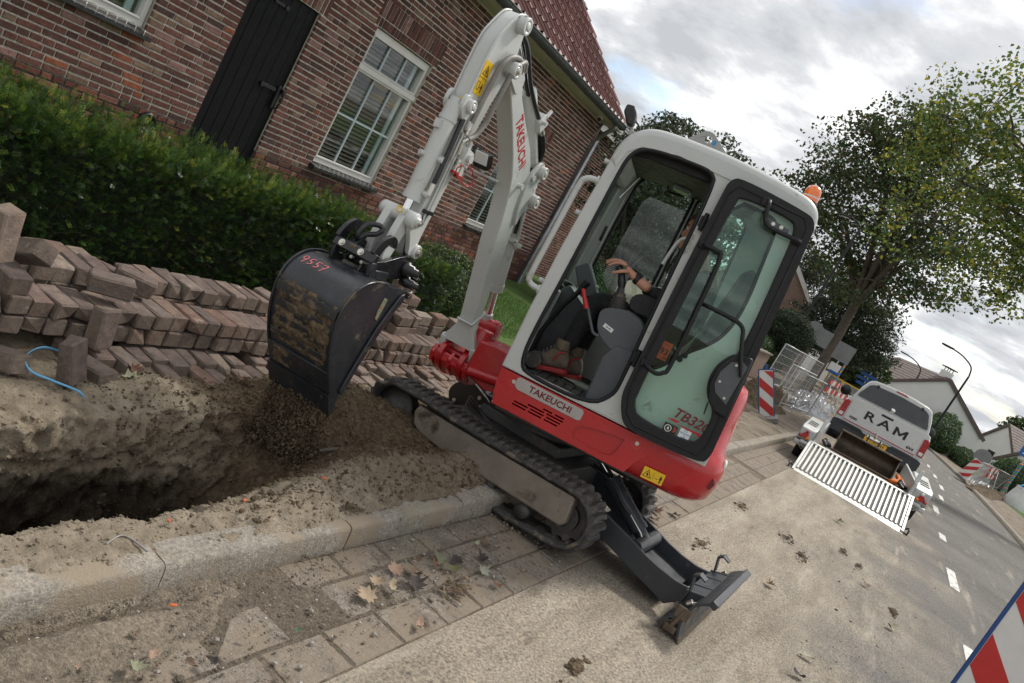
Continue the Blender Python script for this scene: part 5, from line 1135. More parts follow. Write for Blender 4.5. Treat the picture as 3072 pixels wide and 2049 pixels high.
rings = [[Vector((a, y, b)) for a, b in shrink(rfp, sgn_ * d)[:nt_] + rfp[nt_:]] for y, d in ((-0.505, 0.045), (-0.502, 0.028), (-0.492, 0.012), (-0.475, 0.003), (-0.45, 0.0), (0.0, -0.004), (0.46, 0.0), (0.49, 0.003), (0.510, 0.012), (0.522, 0.028), (0.526, 0.045))]
m.loft(rings); rf = part('cab_roof', m, 'paint_grey', exc, UF); rf.data.set_sharp_from_angle(angle=R(60))
m = MB(); m.prism([(0.10, 2.118), (-0.62, 2.118), (-0.62, 2.085), (-0.28, 2.06), (0.05, 2.05), (0.16, 2.03), (0.16, 2.06)], -0.44, 0.44, FN); part('headliner', m, 'cab_trim', cab, UF, 0.01)
m = MB(); m.bb(-0.22, -0.10, -0.30, -0.10, 2.03, 2.06); part('roof_lamp', m, 'screen_grey', cab, UF, 0.012)
tb('assist_loop', [(-0.06, -0.34, 2.07), (-0.07, -0.34, 2.02), (-0.17, -0.34, 2.03), (-0.20, -0.34, 2.07)], 0.008, 'cab_trim', cab, UF, 8)
# front: pillars, lower panel, windscreen; rear wall with window
m = MB(); m.prism([(0.296, 0.652), (0.285, 1.15), (0.25, 1.15), (0.25, 0.652)], -0.444, 0.444, FN); part('front_panel', m, 'paint_grey', cab, UF, 0.01)
m = MB(); m.prism([(0.278, 1.16), (0.236, 1.95), (0.231, 1.95), (0.272, 1.16)], -0.43, 0.43, FN); part('windscreen', m, 'cab_glass', cab, UF)
pr('front_pillar', [(0.270, 1.15), (0.225, 1.95), (0.16, 1.95), (0.195, 1.15)], -0.444, -0.37, 'interior_light', cab, UF, 0.012)
pr('front_pillar', [(0.270, 1.15), (0.225, 1.95), (0.165, 1.95), (0.200, 1.15)], 0.385, 0.444, 'interior_light', cab, UF, 0.012)
m = MB(); m.prism([(-0.444, 0.66), (0.444, 0.66), (0.444, 2.10), (-0.444, 2.10)], -0.93, -0.89, lambda a, b, t: Vector((t + (b - 1.1) * 0.04, a, b)), [[(-0.36, 1.25), (0.36, 1.25), (0.36, 2.0), (-0.36, 2.0)]]); part('cab_rear_wall', m, 'paint_grey', cab, UF, 0.01)
m = MB(); m.prism([(-0.36, 1.25), (0.36, 1.25), (0.36, 2.0), (-0.36, 2.0)], -0.905, -0.90, lambda a, b, t: Vector((t + (b - 1.1) * 0.04, a, b))); part('rear_pane', m, 'cab_glass', cab, UF)
# grab rail, lifting eye, beacon, knob, work lamp at the front edge of the roof
gr_ = tb('grab_rail', [(0.235, 0.50, 1.823), (0.285, 0.512, 1.818), (0.318, 0.515, 1.80), (0.334, 0.515, 1.755), (0.350, 0.515, 1.50), (0.366, 0.515, 1.20), (0.358, 0.512, 1.158), (0.328, 0.51, 1.142), (0.272, 0.50, 1.138)], 0.0175, 'paint_grey', exc, UF, 12, 4)
for z, x in ((1.823, 0.245), (1.138, 0.286)): cy('rail_foot', (x, 0.50, z), (x + 0.012, 0.50, z), 0.027, 'paint_grey', gr_, UF, 14)
for x, z in ((0.262, 1.62), (0.286, 1.19), (0.237, 1.94)): cy('rubber_stop', (x, 0.48, z), (x + 0.03, 0.48, z), 0.014, 'paint_grey', cab, UF, 12)
le = pr('lifting_eye', [(-0.075, 2.222), (-0.16, 2.312), (-0.185, 2.322), (-0.215, 2.318), (-0.325, 2.245), (-0.325, 2.222)], 0.40, 0.415, 'interior_light', exc, UF, 0.004, [circle((-0.198, 2.278), 0.020, 16)])
plate_on(UF, 'sticker', 'print_blue', (-0.235, 2.273), 0.018, 0.024, 0, 0.4155, le)
cy('roof_knob', (-0.43, 0.20, 2.215), (-0.43, 0.20, 2.262), 0.016, 'cab_trim', exc, UF, 12)
m = MB(); m.lathe([(0.050, 2.205), (0.050, 2.225), (0.047, 2.228)], (-0.845, 0.22, 0), (0, 0, 1), 24); bea = part('beacon', m, 'cab_trim', exc, UF, label='amber flashing beacon on the roof edge')
m = MB(); m.lathe([(0.046, 2.226), (0.046, 2.270), (0.043, 2.288), (0.034, 2.306), (0.016, 2.316), (0.0, 2.317)], (-0.845, 0.22, 0), (0, 0, 1), 24); part('beacon_dome', m, 'beacon_orange', bea, UF)
m = MB(); m.lathe([(0.0475, 2.245), (0.0475, 2.252)], (-0.845, 0.22, 0), (0, 0, 1), 24); part('beacon_ring', m, 'sticker_white', bea, UF)
wl = pr('work_lamp', [(0.265, 2.195), (0.225, 2.195), (0.235, 2.265), (0.262, 2.305), (0.310, 2.300), (0.312, 2.255)], 0.24, 0.33, 'black_plastic', exc, UF, 0.010)
m = MB(); m.tube([(0.215, 0.285, 2.12), (0.222, 0.285, 2.17), (0.245, 0.285, 2.21)], 0.014, 8); m.bb(0.195, 0.235, 0.25, 0.32, 2.145, 2.175); part('lamp_bracket', m, 'interior_light', wl, UF, 0.004)
tb('lamp_cable', [(0.232, 0.25, 2.24), (0.20, 0.245, 2.22), (0.185, 0.25, 2.18), (0.19, 0.26, 2.14)], 0.006, 'hose_black', wl, UF, 6, 4)

# ---- the open door, folded back along the side
DOUT = [(-0.392, 0.80), (-0.384, 0.90), (-0.392, 2.05), (-0.405, 2.105), (-0.45, 2.135), (-0.84, 2.105), (-0.885, 2.08), (-0.908, 2.02), (-0.958, 0.82), (-0.962, 0.72), (-0.93, 0.668), (-0.52, 0.655), (-0.452, 0.685)]
DGL = [(-0.456, 0.85), (-0.475, 0.79), (-0.52, 0.738), (-0.835, 0.738), (-0.880, 0.79), (-0.884, 0.95), (-0.80, 1.02), (-0.772, 1.10), (-0.778, 1.19), (-0.82, 1.265), (-0.862, 1.30), (-0.836, 1.85), (-0.822, 2.0), (-0.785, 2.048), (-0.50, 2.052), (-0.468, 2.02)]
DOUT, DGL = chaikin(DOUT), chaikin(DGL)
door_ = pr('cab_door', DOUT, 0.548, 0.588, 'cab_trim', exc, UF, 0.012, [DGL], label='open black framed cab door with tinted glass', seg=3)
m = MB(); m.tube([Vector((a, 0.589, b)) for a, b in [(-0.42, 0.85), (-0.414, 0.92), (-0.424, 2.03), (-0.46, 2.09), (-0.83, 2.075), (-0.868, 2.03), (-0.92, 0.78), (-0.90, 0.705), (-0.52, 0.695), (-0.46, 0.74)]], 0.006, 6, closed=True); part('frame_ridge', m, 'cab_trim', door_, UF)
m = MB(); m.prism(DGL, 0.560, 0.566, FN); dgl = part('door_pane', m, 'cab_glass', door_, UF)
m = MB(); m.tube([Vector((a, 0.567, b)) for a, b in DGL], 0.007, 6, closed=True); part('pane_gasket', m, 'hose_black', door_, UF)
lb = pr('latch_housing', [(-0.875, 1.305), (-0.815, 1.265), (-0.775, 1.19), (-0.770, 1.10), (-0.80, 1.02), (-0.88, 0.955), (-0.945, 0.95), (-0.93, 1.30)], 0.589, 0.625, 'cab_trim', door_, UF, 0.014)
lp = pr('latch_plate', [(-0.885, 1.265), (-0.83, 1.24), (-0.80, 1.17), (-0.80, 1.10), (-0.825, 1.055), (-0.905, 1.02), (-0.915, 1.25)], 0.6255, 0.632, 'interior_grey', door_, UF, 0.004)
for p in ((-0.86, 1.235), (-0.82, 1.12), (-0.88, 1.05), (-0.90, 1.20)): bolt((p[0], 0.632, p[1]), (0, 1, 0), 0.005, door_, UF)
tb('door_bar', [(-0.420, 0.59, 1.735), (-0.45, 0.625, 1.735), (-0.50, 0.63, 1.733), (-0.535, 0.63, 1.70), (-0.548, 0.63, 1.40), (-0.553, 0.63, 1.08), (-0.535, 0.63, 1.03), (-0.50, 0.63, 1.01), (-0.45, 0.62, 1.02), (-0.42, 0.59, 1.03)], 0.0125, 'cab_trim', door_, UF, 10, 4)
tb('door_bar', [(-0.56, 0.57, 1.452), (-0.60, 0.615, 1.452), (-0.74, 0.63, 1.446), (-0.80, 0.635, 1.425), (-0.825, 0.64, 1.37), (-0.86, 0.65, 1.28), (-0.905, 0.645, 1.19)], 0.0115, 'cab_trim', door_, UF, 10, 4)
tb('door_bar', [(-0.63, 0.59, 2.085), (-0.635, 0.625, 2.06), (-0.648, 0.63, 1.99), (-0.675, 0.63, 1.96), (-0.72, 0.63, 1.952), (-0.845, 0.63, 1.95), (-0.865, 0.59, 1.95)], 0.012, 'cab_trim', door_, UF, 10, 4)
for p, q in (((-0.62, 2.07), (0.055, 0.05)), ((-0.85, 1.95), (0.05, 0.04)), ((-0.425, 1.735), (0.05, 0.04)), ((-0.425, 1.03), (0.05, 0.04))):
    m = MB(); m.box((p[0], 0.592, p[1]), (q[0], 0.022, q[1])); part('bar_foot', m, 'cab_trim', door_, UF, 0.006)
hp = pr('hinge_plate', [(-0.665, 2.0), (-0.70, 2.0), (-0.79, 1.985), (-0.79, 1.965), (-0.68, 1.955)], 0.60, 0.608, 'interior_grey', door_, UF, 0.003)
for p in (-0.70, -0.745): bolt((p, 0.608, 1.98), (0, 1, 0), 0.007, door_, UF)
for p in ((-0.585, 1.13), (-0.60, 1.16)): bolt((p[0], 0.567, p[1]), (0, 1, 0), 0.011, door_, UF, 'cab_trim')
pr('glass_slot', smooth2([(-0.818, 0.985), (-0.826, 0.985), (-0.834, 0.925), (-0.826, 0.922)], 3), 0.5665, 0.5685, 'print_black', door_, UF, 0.0)
for z in (1.80, 0.98):
    m = MB(); m.cyl((-0.374, 0.54, z), (-0.374, 0.54, z + 0.10), 0.013, n=12); m.bb(-0.39, -0.35, 0.50, 0.545, z + 0.02, z + 0.08); part('door_hinge', m, 'cab_trim', door_, UF, 0.003)
text_part('lettering', 'TB320', 0.078, 'letter_maroon', dgl, TXT(UF, -0.785, 0.5668, 0.855, R(-2)), 0.0006, 0.25, 0.0016, 1.0)
text_part('lettering', 'i', 0.075, 'letter_red', dgl, TXT(UF, -0.905 + 0.022, 0.5668, 0.862, R(-2)), 0.0006, 0.25, 0.001, 1.0)
print_poly(UF, [[(-0.665, 0.812), (-0.70, 0.824), (-0.74, 0.822), (-0.72, 0.808)], [(-0.72, 0.806), (-0.86, 0.812), (-0.88, 0.80), (-0.80, 0.798)], [(-0.83, 0.80), (-0.89, 0.806), (-0.888, 0.790), (-0.86, 0.792)]], (0, 0), 0, 0.5668, dgl, 'letter_red', 'underline')
s1 = plate_on(UF, 'machine_sticker', 'print_black', (-0.704, 0.76), 0.075, 0.062, 0, 0.5666, dgl); s2 = plate_on(UF, 'dealer_sticker', 'sticker_white', (-0.788, 0.765), 0.062, 0.068, 0, 0.5666, dgl)
def ring_polys(c, r0, r1, n=16, a0=0, a1=360): return [[(c[0] + r * math.cos(R(t)), c[1] + r * math.sin(R(t))) for r, t in ((r0, t0), (r1, t0), (r1, t1), (r0, t1))] for t0, t1 in zip(np.linspace(a0, a1, n + 1)[:-1], np.linspace(a0, a1, n + 1)[1:])]
print_poly(UF, ring_polys((-0.693, 0.764), 0.016, 0.020) + [[(-0.70, 0.757), (-0.688, 0.757), (-0.69, 0.772), (-0.697, 0.772)]], (0, 0), 0, 0.5683, s1, 'sticker_white', 'emblem')
print_poly(UF, ring_polys((-0.722, 0.768), 0.006, 0.009, 8, 90, 270) + ring_polys((-0.722, 0.768), 0.012, 0.015, 8, 90, 270), (0, 0), 0, 0.5683, s1, 'sticker_orange', 'emblem')
text_part('lettering', 'VERHOEVEN', 0.0105, 'print_blue', s2, TXT(UF, -0.788, 0.5684, 0.775), 0.0003, 0, 0.0003)
print_poly(UF, ring_polys((-0.788, 0.790), 0.006, 0.0085, 10, -60, 240) + [[(-0.775, 0.745), (-0.80, 0.745), (-0.80, 0.753), (-0.775, 0.753)], [(-0.797, 0.753), (-0.790, 0.768), (-0.786, 0.768), (-0.792, 0.753)]], (0, 0), 0, 0.5683, s2, 'print_blue', 'emblem')
os_ = plate_on(UF, 'noise_sticker', 'sticker_orange', (-0.495, 1.13), 0.055, 0.105, 0, 0.4865, cab)
text_part('lettering', '93', 0.05, 'print_black', os_, TXT(UF, -0.493, 0.4882, 1.125), 0.0003, 0, 0.001); text_part('lettering', 'dB', 0.026, 'print_black', os_, TXT(UF, -0.507, 0.4882, 1.092), 0.0003); text_part('lettering', 'Lwa', 0.018, 'print_black', os_, TXT(UF, -0.497, 0.4882, 1.167), 0.0003)

# ---- inside the cab
pr('cab_floor', [(0.25, 0.655), (-0.86, 0.655), (-0.86, 0.672), (0.25, 0.672)], -0.44, 0.45, 'floor_mat', cab, UF, 0.003)
for i in range(5):
    for j in range(7):
        m = MB(); m.bb(0.15 - j * 0.055 - 0.044, 0.15 - j * 0.055, 0.40 - i * 0.055 - 0.046, 0.40 - i * 0.055, 0.6725, 0.681); part('mat_stud', m, 'floor_mat', cab, UF, 0.003)
pr('sill_trim', [(0.15, 0.668), (-0.25, 0.670), (-0.25, 0.688), (0.15, 0.686)], 0.485, 0.517, 'plate_aluminium', cab, UF, 0.003)
cons = pr('control_console', smooth2([(-0.075, 1.14), (-0.092, 1.198), (-0.21, 1.238), (-0.33, 1.20), (-0.345, 1.06), (-0.24, 1.00), (-0.12, 1.05)], 3), 0.25, 0.42, 'interior_grey', cab, UF, 0.02, seg=3)
pr('lower_console', [(-0.205, 0.675), (-0.195, 0.95), (-0.235, 1.03), (-0.36, 1.05), (-0.42, 0.9), (-0.42, 0.675)], 0.28, 0.435, 'interior_grey', cab, UF, 0.012)
plate_on(UF, 'lock_sticker', 'sticker_white', (-0.155, 1.105), 0.062, 0.024, R(12), 0.4215, cons); print_poly(UF, arrow_polys(0, 0, 0.017), (-0.155, 1.105), R(12), 0.4232, cons)
pr('armrest', smooth2([(-0.195, 1.30), (-0.235, 1.358), (-0.36, 1.362), (-0.44, 1.34), (-0.42, 1.29), (-0.25, 1.25)], 3), 0.30, 0.385, 'seat_black', cab, UF, 0.02, seg=3)
m = MB(); m.lathe([(0.062, 0.0), (0.064, 0.012), (0.050, 0.020), (0.060, 0.030), (0.047, 0.038), (0.055, 0.048), (0.042, 0.056), (0.049, 0.066), (0.036, 0.074), (0.043, 0.084), (0.030, 0.092), (0.034, 0.104), (0.022, 0.115), (0.018, 0.15)], (-0.155, 0.33, 1.205), (0.28, -0.05, 1.0), 20); jb = part('joystick', m, 'rubber', cab, UF)
m = MB(); m.tube(catmull([(-0.117, 0.323, 1.34), (-0.10, 0.318, 1.38), (-0.075, 0.308, 1.42), (-0.045, 0.30, 1.445)], 4), [0.020, 0.021, 0.023, 0.024, 0.024, 0.023, 0.022, 0.022, 0.022, 0.022, 0.023, 0.022, 0.018], 12); part('joystick_grip', m, 'black_plastic', jb, UF)
tb('safety_lever', [(-0.125, 0.43, 1.04), (-0.09, 0.435, 1.045), (-0.06, 0.435, 1.08), (0.0, 0.43, 1.16)], 0.0085, 'interior_grey', cab, UF, 8, 4); m = MB(); m.cyl((0.005, 0.43, 1.152), (0.065, 0.43, 1.235), 0.0155, 0.011, n=12); m.ball((0.066, 0.43, 1.237), 0.0125, 10, 6); part('lever_grip', m, 'red_plastic', cab, UF)
pr('right_console', [(0.24, 0.68), (0.265, 0.85), (0.275, 1.14), (0.22, 1.215), (0.06, 1.12), (0.085, 1.0), (0.075, 0.78), (0.12, 0.68)], -0.43, -0.16, 'interior_grey', cab, UF, 0.02, seg=3)
m = MB(); m.lathe([(0.062, 0.0), (0.062, 0.012), (0.045, 0.012), (0.043, -0.02), (0, -0.02)], (0.235, -0.26, 1.185), (-0.3, 0.45, 0.9), 20); part('cup_holder', m, 'black_plastic', cab, UF)
mon = pr('monitor', [(0.225, 1.33), (0.17, 1.385), (0.150, 1.385), (0.02, 1.235), (0.085, 1.175), (0.12, 1.18)], -0.17, -0.02, 'interior_grey', cab, UF, 0.012, seg=3)
m = MB(); m.prism([(0.157, 1.389), (0.153, 1.391), (0.070, 1.296), (0.074, 1.293)], -0.155, -0.035, FN); part('screen', m, 'screen_grey', mon, UF)
for k in range(3): m = MB(); m.cyl((0.052 , -0.06 - k * 0.035, 1.272), (0.046, -0.06 - k * 0.035, 1.278), 0.011, n=12); part('button', m, 'zinc_fitting', mon, UF)
for y in (0.06, -0.02): tb('travel_lever', [(0.245, y, 0.70), (0.24, y, 0.87), (0.18, y, 1.08), (0.13, y, 1.20), (0.105, y, 1.28)], [0.010, 0.010, 0.010, 0.013, 0.019], 'cab_trim', cab, UF, 10)
m = MB(); m.prism(circle((0.17, 0.735), 0.05, 16), 0.24, 0.33, FN); part('pedal', m, 'rubber', cab, UF, 0.006)
m = MB(); m.prism([(-0.30, 1.02), (-0.28, 1.12), (-0.70, 1.10), (-0.72, 1.0)], -0.20, 0.24, FN); seat = part('seat', m, 'seat_black', cab, UF, 0.03, 3)
m = MB(); m.prism([(-0.62, 1.10), (-0.72, 1.75), (-0.80, 1.75), (-0.78, 1.05)], -0.20, 0.22, FN); part('backrest', m, 'seat_black', seat, UF, 0.03, 3)
m = MB(); m.bb(-0.70, -0.35, -0.18, 0.20, 0.675, 1.0); part('seat_base', m, 'interior_grey', seat, UF, 0.02)
tb('wiper_strut', [(0.165, -0.35, 2.04), (0.10, -0.36, 2.10)], 0.006, 'chrome', cab, UF, 8)
tb('wiper_strut', [(0.195, -0.37, 1.86), (0.13, -0.38, 2.05)], 0.005, 'chrome', cab, UF, 8)
m = MB(); m.bb(0.178, 0.20, -0.385, -0.345, 1.55, 1.66); part('window_catch', m, 'black_plastic', cab, UF, 0.01)
tb('inner_grab_rail', [(-0.27, 0.36, 1.56), (-0.29, 0.34, 1.70), (-0.32, 0.34, 1.745), (-0.37, 0.36, 1.75)], 0.011, 'paint_grey', cab, UF, 10, 4)
m = MB(); m.prism([(-0.40, 1.05), (-0.425, 1.05), (-0.425, 2.05), (-0.40, 2.05)], 0.40, 0.444, FN); part('belt_pillar', m, 'cab_trim', cab, UF)

# ---- swing bracket and boom foot
pr('swing_deck', [(0.54, 0.675), (0.42, 0.685), (0.18, 0.67), (0.18, 0.44), (0.40, 0.40), (0.55, 0.45)], -0.13, 0.17, 'paint_red', exc, UF, 0.02)
m = MB(); m.lathe([(0.055, 0.40), (0.065, 0.41), (0.065, 0.72), (0.055, 0.73), (0, 0.73)], (0.565, 0.02, 0), (0, 0, 1), 22); sw = part('swing_post', m, 'paint_red', exc, UF)
SB = smooth2([(0.06, 0.545), (0.09, 0.50), (0.085, 0.44), (0.02, 0.375), (-0.10, 0.335), (-0.26, 0.335), (-0.31, 0.42), (-0.30, 0.62), (-0.30, 0.72), (-0.24, 0.79), (-0.185, 0.78), (-0.17, 0.70), (-0.10, 0.58), (-0.02, 0.565)], 3)
for y0, y1 in ((0.062, 0.098), (-0.098, -0.062)): pr('swing_bracket', SB, y0, y1, 'paint_red', exc, BF, 0.010)
pr('swing_bracket_web', [(0.07, 0.50), (0.075, 0.44), (0.0, 0.372), (-0.03, 0.372), (0.04, 0.45), (0.045, 0.50)], -0.15, 0.15, 'paint_red', exc, BF, 0.01, label='red front plate of the swing bracket')
for y in (-0.13, 0.0, 0.13): pr('swing_bracket_rib', [(0.05, 0.52), (0.085, 0.47), (0.07, 0.41), (-0.02, 0.36), (-0.12, 0.36), (-0.10, 0.48)], y - 0.014, y + 0.014, 'paint_red', exc, BF, 0.006)
m = MB(); m.cyl((-0.03, -0.145, 0.50), (-0.03, 0.145, 0.50), 0.035, n=20); part('foot_pin', m, 'paint_red', exc, BF)
m = MB(); m.cyl((-0.22, -0.10, 0.735), (-0.22, 0.11, 0.735), 0.052, n=22); bp_ = part('cylinder_pin_boss', m, 'paint_red', exc, BF, 0.005)
tb('swing_cylinder', [(0.30, 0.20, 0.50), (0.52, 0.17, 0.47)], 0.035, 'paint_red', exc, UF, 14)

# ---- boom
BU = [(0.085, 0.72), (0.135, 0.85), (0.19, 0.99), (0.25, 1.13), (0.305, 1.26), (0.345, 1.40), (0.40, 1.54), (0.47, 1.645), (0.56, 1.735), (0.70, 1.85), (0.82, 1.94), (0.96, 2.04), (1.02, 2.055)]        # underside
BT = [(1.065, 2.095), (1.05, 2.13), (0.99, 2.14), (0.86, 2.095), (0.745, 2.015), (0.62, 1.945), (0.50, 1.885), (0.38, 1.82), (0.30, 1.76), (0.215, 1.665), (0.165, 1.55), (0.155, 1.43), (0.125, 1.27), (0.075, 1.06), (0.015, 0.82), (0.0, 0.72)]  # back
boom = pr('boom', BU + BT, -0.052, 0.052, 'paint_grey', exc, BF, 0.006, seg=2)
# flared foot with two legs
m = MB()
def footring(z, s0, s1, w): return [Vector((s0, -w, z)), Vector((s1, -w, z)), Vector((s1, w, z)), Vector((s0, w, z))]
m.loft([footring(0.76, 0.012, 0.102, 0.0525), footring(0.70, -0.006, 0.082, 0.062), footring(0.655, -0.022, 0.070, 0.085), footring(0.61, -0.036, 0.062, 0.112), footring(0.575, -0.045, 0.055, 0.128)], 0, True); foot = part('boom_foot', m, 'paint_grey', boom, BF, 0.008, angle=60)
for sgn in (1, -1):
    pr('foot_leg', smooth2([(-0.045, 0.60), (0.055, 0.60), (0.048, 0.545), (0.028, 0.49), (0.0, 0.455), (-0.04, 0.445), (-0.078, 0.465), (-0.085, 0.505), (-0.065, 0.55)], 3), sgn * 0.092 if sgn > 0 else -0.132, 0.132 if sgn > 0 else -0.092, 'paint_grey', boom, BF, 0.008)
pin('pin_boss', -0.03, 0.50, 0.10, 0.150, 0.037, boom, BF); pin('pin_boss', -0.03, 0.50, -0.150, -0.10, 0.037, boom, BF)
m = MB(); m.tube([(0.108, -0.055, 0.735), (0.108, 0.055, 0.735), (0.03, 0.057, 0.80), (0.0, 0.056, 0.83)], 0.009, 8); part('weld_seam', m, 'paint_grey', boom, BF)
for y0, y1 in ((0.03, 0.068), (-0.068, -0.03)): pr('boom_head_cheek', smooth2([(0.86, 2.01), (0.98, 2.045), (1.06, 2.06), (1.075, 2.095), (1.055, 2.135), (0.97, 2.14), (0.85, 2.10)], 3), y0, y1, 'paint_grey', boom, BF, 0.006)
for y0, y1 in ((0.045, 0.066), (-0.066, -0.045)): pr('cylinder_bracket', smooth2([(0.26, 1.70), (0.20, 1.80), (0.125, 1.80), (0.10, 1.745), (0.115, 1.66), (0.05, 1.60), (0.06, 1.54), (0.14, 1.50), (0.17, 1.40), (0.24, 1.52)], 3), y0, y1, 'paint_grey', boom, BF, 0.005)
pin('pin_boss', 0.152, 1.755, 0.05, 0.10, 0.040, boom, BF); pin('pin_boss', 0.095, 1.582, 0.05, 0.105, 0.042, boom, BF)
for p in ((0.235, 1.70), (0.34, 1.62)): m = MB(); m.cyl((p[0], 0.05, p[1]), (p[0], 0.075, p[1]), 0.014, n=12); m.cyl((p[0], 0.074, p[1]), (p[0], 0.082, p[1]), 0.018, n=12); part('grease_nipple', m, 'paint_grey', boom, BF)
ta = math.atan2(1.70 - 1.94, 0.38 - 0.72)
text_part('lettering', 'TAKEUCHI', 0.098, 'letter_red', boom, BF @ Matrix.Translation((0.548, 0.0525, 1.825)) @ Matrix.Rotation(math.pi, 4, 'Z') @ Matrix.Rotation(R(90), 4, 'X') @ Matrix.Rotation(-(ta + math.pi) , 4, 'Z'), 0.0008, 0.0, 0.002, 0.78)
plate_on(BF, 'sticker', 'sticker_white', (0.135, 1.66), 0.026, 0.042, 0.6, 0.0665, boom)
# boom cylinder in front of the boom's back, arm cylinder above it
m = MB(); m.cyl((0.095, 0, 1.582), (-0.125, 0, 0.99), 0.046, n=22); m.cyl((-0.115, 0, 1.02), (-0.132, 0, 0.975), 0.050, n=22); m.cyl((0.02, 0, 1.38), (0.015, 0, 1.36), 0.0485, n=22); bcy = part('boom_cylinder', m, 'paint_grey', exc, BF)
m = MB(); m.cyl((-0.125, 0, 0.99), (-0.205, 0, 0.775), 0.024, n=16); part('rod', m, 'chrome', bcy, BF); m = MB(); m.cyl((-0.19, 0, 0.81), (-0.222, 0, 0.735), 0.034, n=16); part('rod_eye', m, 'paint_grey', bcy, BF)
m = MB(); m.box((0.012, 0.0, 1.30), (0.11, 0.11, 0.028), Matrix.Rotation(R(-20), 3, 'Y')); m.box((-0.03, 0.06, 1.30), (0.03, 0.03, 0.03)); part('pipe_clamp', m, 'paint_grey', bcy, BF, 0.004)
tb('boom_pipe', [(0.14, 0.055, 1.55), (0.11, 0.06, 1.50), (0.075, 0.06, 1.42), (0.03, 0.06, 1.34), (0.04, 0.06, 1.315), (0.07, 0.06, 1.325)], 0.010, 'paint_grey', bcy, BF, 8, 4)
tb('boom_hose', [(0.14, 0.045, 1.49), (0.12, 0.05, 1.44), (0.095, 0.05, 1.40), (0.085, 0.05, 1.36)], 0.012, 'hose_black', bcy, BF, 8, 3)
m = MB(); m.cyl((0.152, 0, 1.755), (0.60, 0, 2.075), 0.042, n=22); m.cyl((0.55, 0, 2.04), (0.62, 0, 2.09), 0.046, n=22); acy = part('arm_cylinder', m, 'paint_grey', exc, BF)
m = MB(); m.cyl((0.60, 0, 2.075), (1.06, 0, 2.268), 0.023, n=16); part('rod', m, 'chrome', acy, BF); m = MB(); m.cyl((1.02, 0, 2.25), (1.092, 0, 2.287), 0.034, n=16); part('rod_eye', m, 'paint_grey', acy, BF)
m = MB(); m.box((0.42, 0.045, 1.985), (0.085, 0.05, 0.075), Matrix.Rotation(R(-36), 3, 'Y')); m.cyl((0.40, 0.06, 2.03), (0.37, 0.06, 2.075), 0.012, n=10); m.cyl((0.44, 0.07, 1.99), (0.44, 0.10, 1.99), 0.013, n=10); part('valve_block', m, 'paint_grey', boom, BF, 0.005)
for k in range(4): tb('boom_hose', [(0.36, 0.045 - 0.02 * k, 1.96), (0.28, 0.05 - 0.02 * k, 1.92 + 0.012 * k), (0.20, 0.045 - 0.02 * k, 1.86 + 0.012 * k), (0.165, 0.03 - 0.015 * k, 1.79 + 0.01 * k), (0.21, 0.02, 1.74)], 0.0125, 'hose_black', boom, BF, 8, 4)
for k in range(3): m = MB(); m.cyl((0.375, 0.045 - 0.02 * k, 1.968), (0.325, 0.048 - 0.02 * k, 1.943), 0.0155, n=8); part('hose_fitting', m, 'zinc_fitting', boom, BF)
for k in range(2): tb('boom_hose', [(1.0, 0.03 - 0.03 * k, 2.27), (0.90, 0.04 - 0.03 * k, 2.23), (0.74, 0.045 - 0.03 * k, 2.12), (0.60, 0.05 - 0.03 * k, 2.05), (0.46, 0.05 - 0.03 * k, 2.0)], 0.0115, 'hose_black', boom, BF, 8, 4)
# lamp under the boom
m = MB(); m.box((0.52, -0.13, 1.66), (0.06, 0.10, 0.09), Matrix.Rotation(R(30), 3, 'Y')); bl_ = part('boom_lamp', m, 'black_plastic', exc, BF, 0.012); m = MB(); m.box((0.555, -0.13, 1.665), (0.008, 0.085, 0.072), Matrix.Rotation(R(30), 3, 'Y')); part('lamp_glass', m, 'sticker_white', bl_, BF, 0.004)
m = MB(); m.box((0.46, -0.10, 1.59), (0.02, 0.17, 0.012)); m.tube([(0.50, -0.13, 1.62), (0.48, -0.12, 1.60)], 0.012, 8); part('lamp_bracket', m, 'paint_grey', bl_, BF)

# ---- arm
AO = [(1.072, 2.337), (1.125, 2.315), (1.165, 2.272), (1.205, 2.21), (1.232, 2.16), (1.248, 2.08), (1.256, 1.97), (1.26, 1.86), (1.255, 1.79), (1.235, 1.755), (1.205, 1.76), (1.198, 1.72)]
AI = [(1.232, 1.40), (1.248, 1.18), (1.245, 1.095), (1.215, 1.045), (1.165, 1.035), (1.128, 1.075), (1.135, 1.15), (1.10, 1.47), (1.062, 1.73), (1.035, 1.89), (1.01, 1.99), (0.985, 2.05), (0.985, 2.12), (0.995, 2.20), (1.015, 2.29), (1.04, 2.332)]
arm = pr('arm', AO + AI, -0.046, 0.046, 'paint_grey', exc, BF, 0.006)
m = MB(); cr2 = catmull([(a + (0.004 if i else 0), 0, b + 0.003) for i, (a, b) in enumerate(AO[:9])], 3); m.tube([p + Vector((0, 0.042, 0)) for p in cr2], 0.006, 6); m.tube([p + Vector((0, -0.042, 0)) for p in cr2], 0.006, 6); part('arm_edge_weld', m, 'paint_grey', arm, BF)
for y0, y1 in ((0.034, 0.056), (-0.056, -0.034)): pr('cylinder_ear', smooth2([(1.255, 1.86), (1.29, 1.855), (1.30, 1.80), (1.27, 1.765), (1.225, 1.745), (1.20, 1.80)], 3), y0, y1, 'paint_grey', arm, BF, 0.005)
pin('pin_boss', 1.235, 1.822, 0.05, 0.078, 0.034, arm, BF); pin('pin_boss', 1.092, 2.287, 0.046, 0.092, 0.044, arm, BF); pin('pin_boss', 1.033, 2.088, 0.066, 0.110, 0.040, arm, BF); bolt((1.033, 0.11, 2.088), (0, 1, 0), 0.013, arm, BF); bolt((1.11, 0.07, 2.32), (0.6, 0, 1), 0.010, arm, BF)
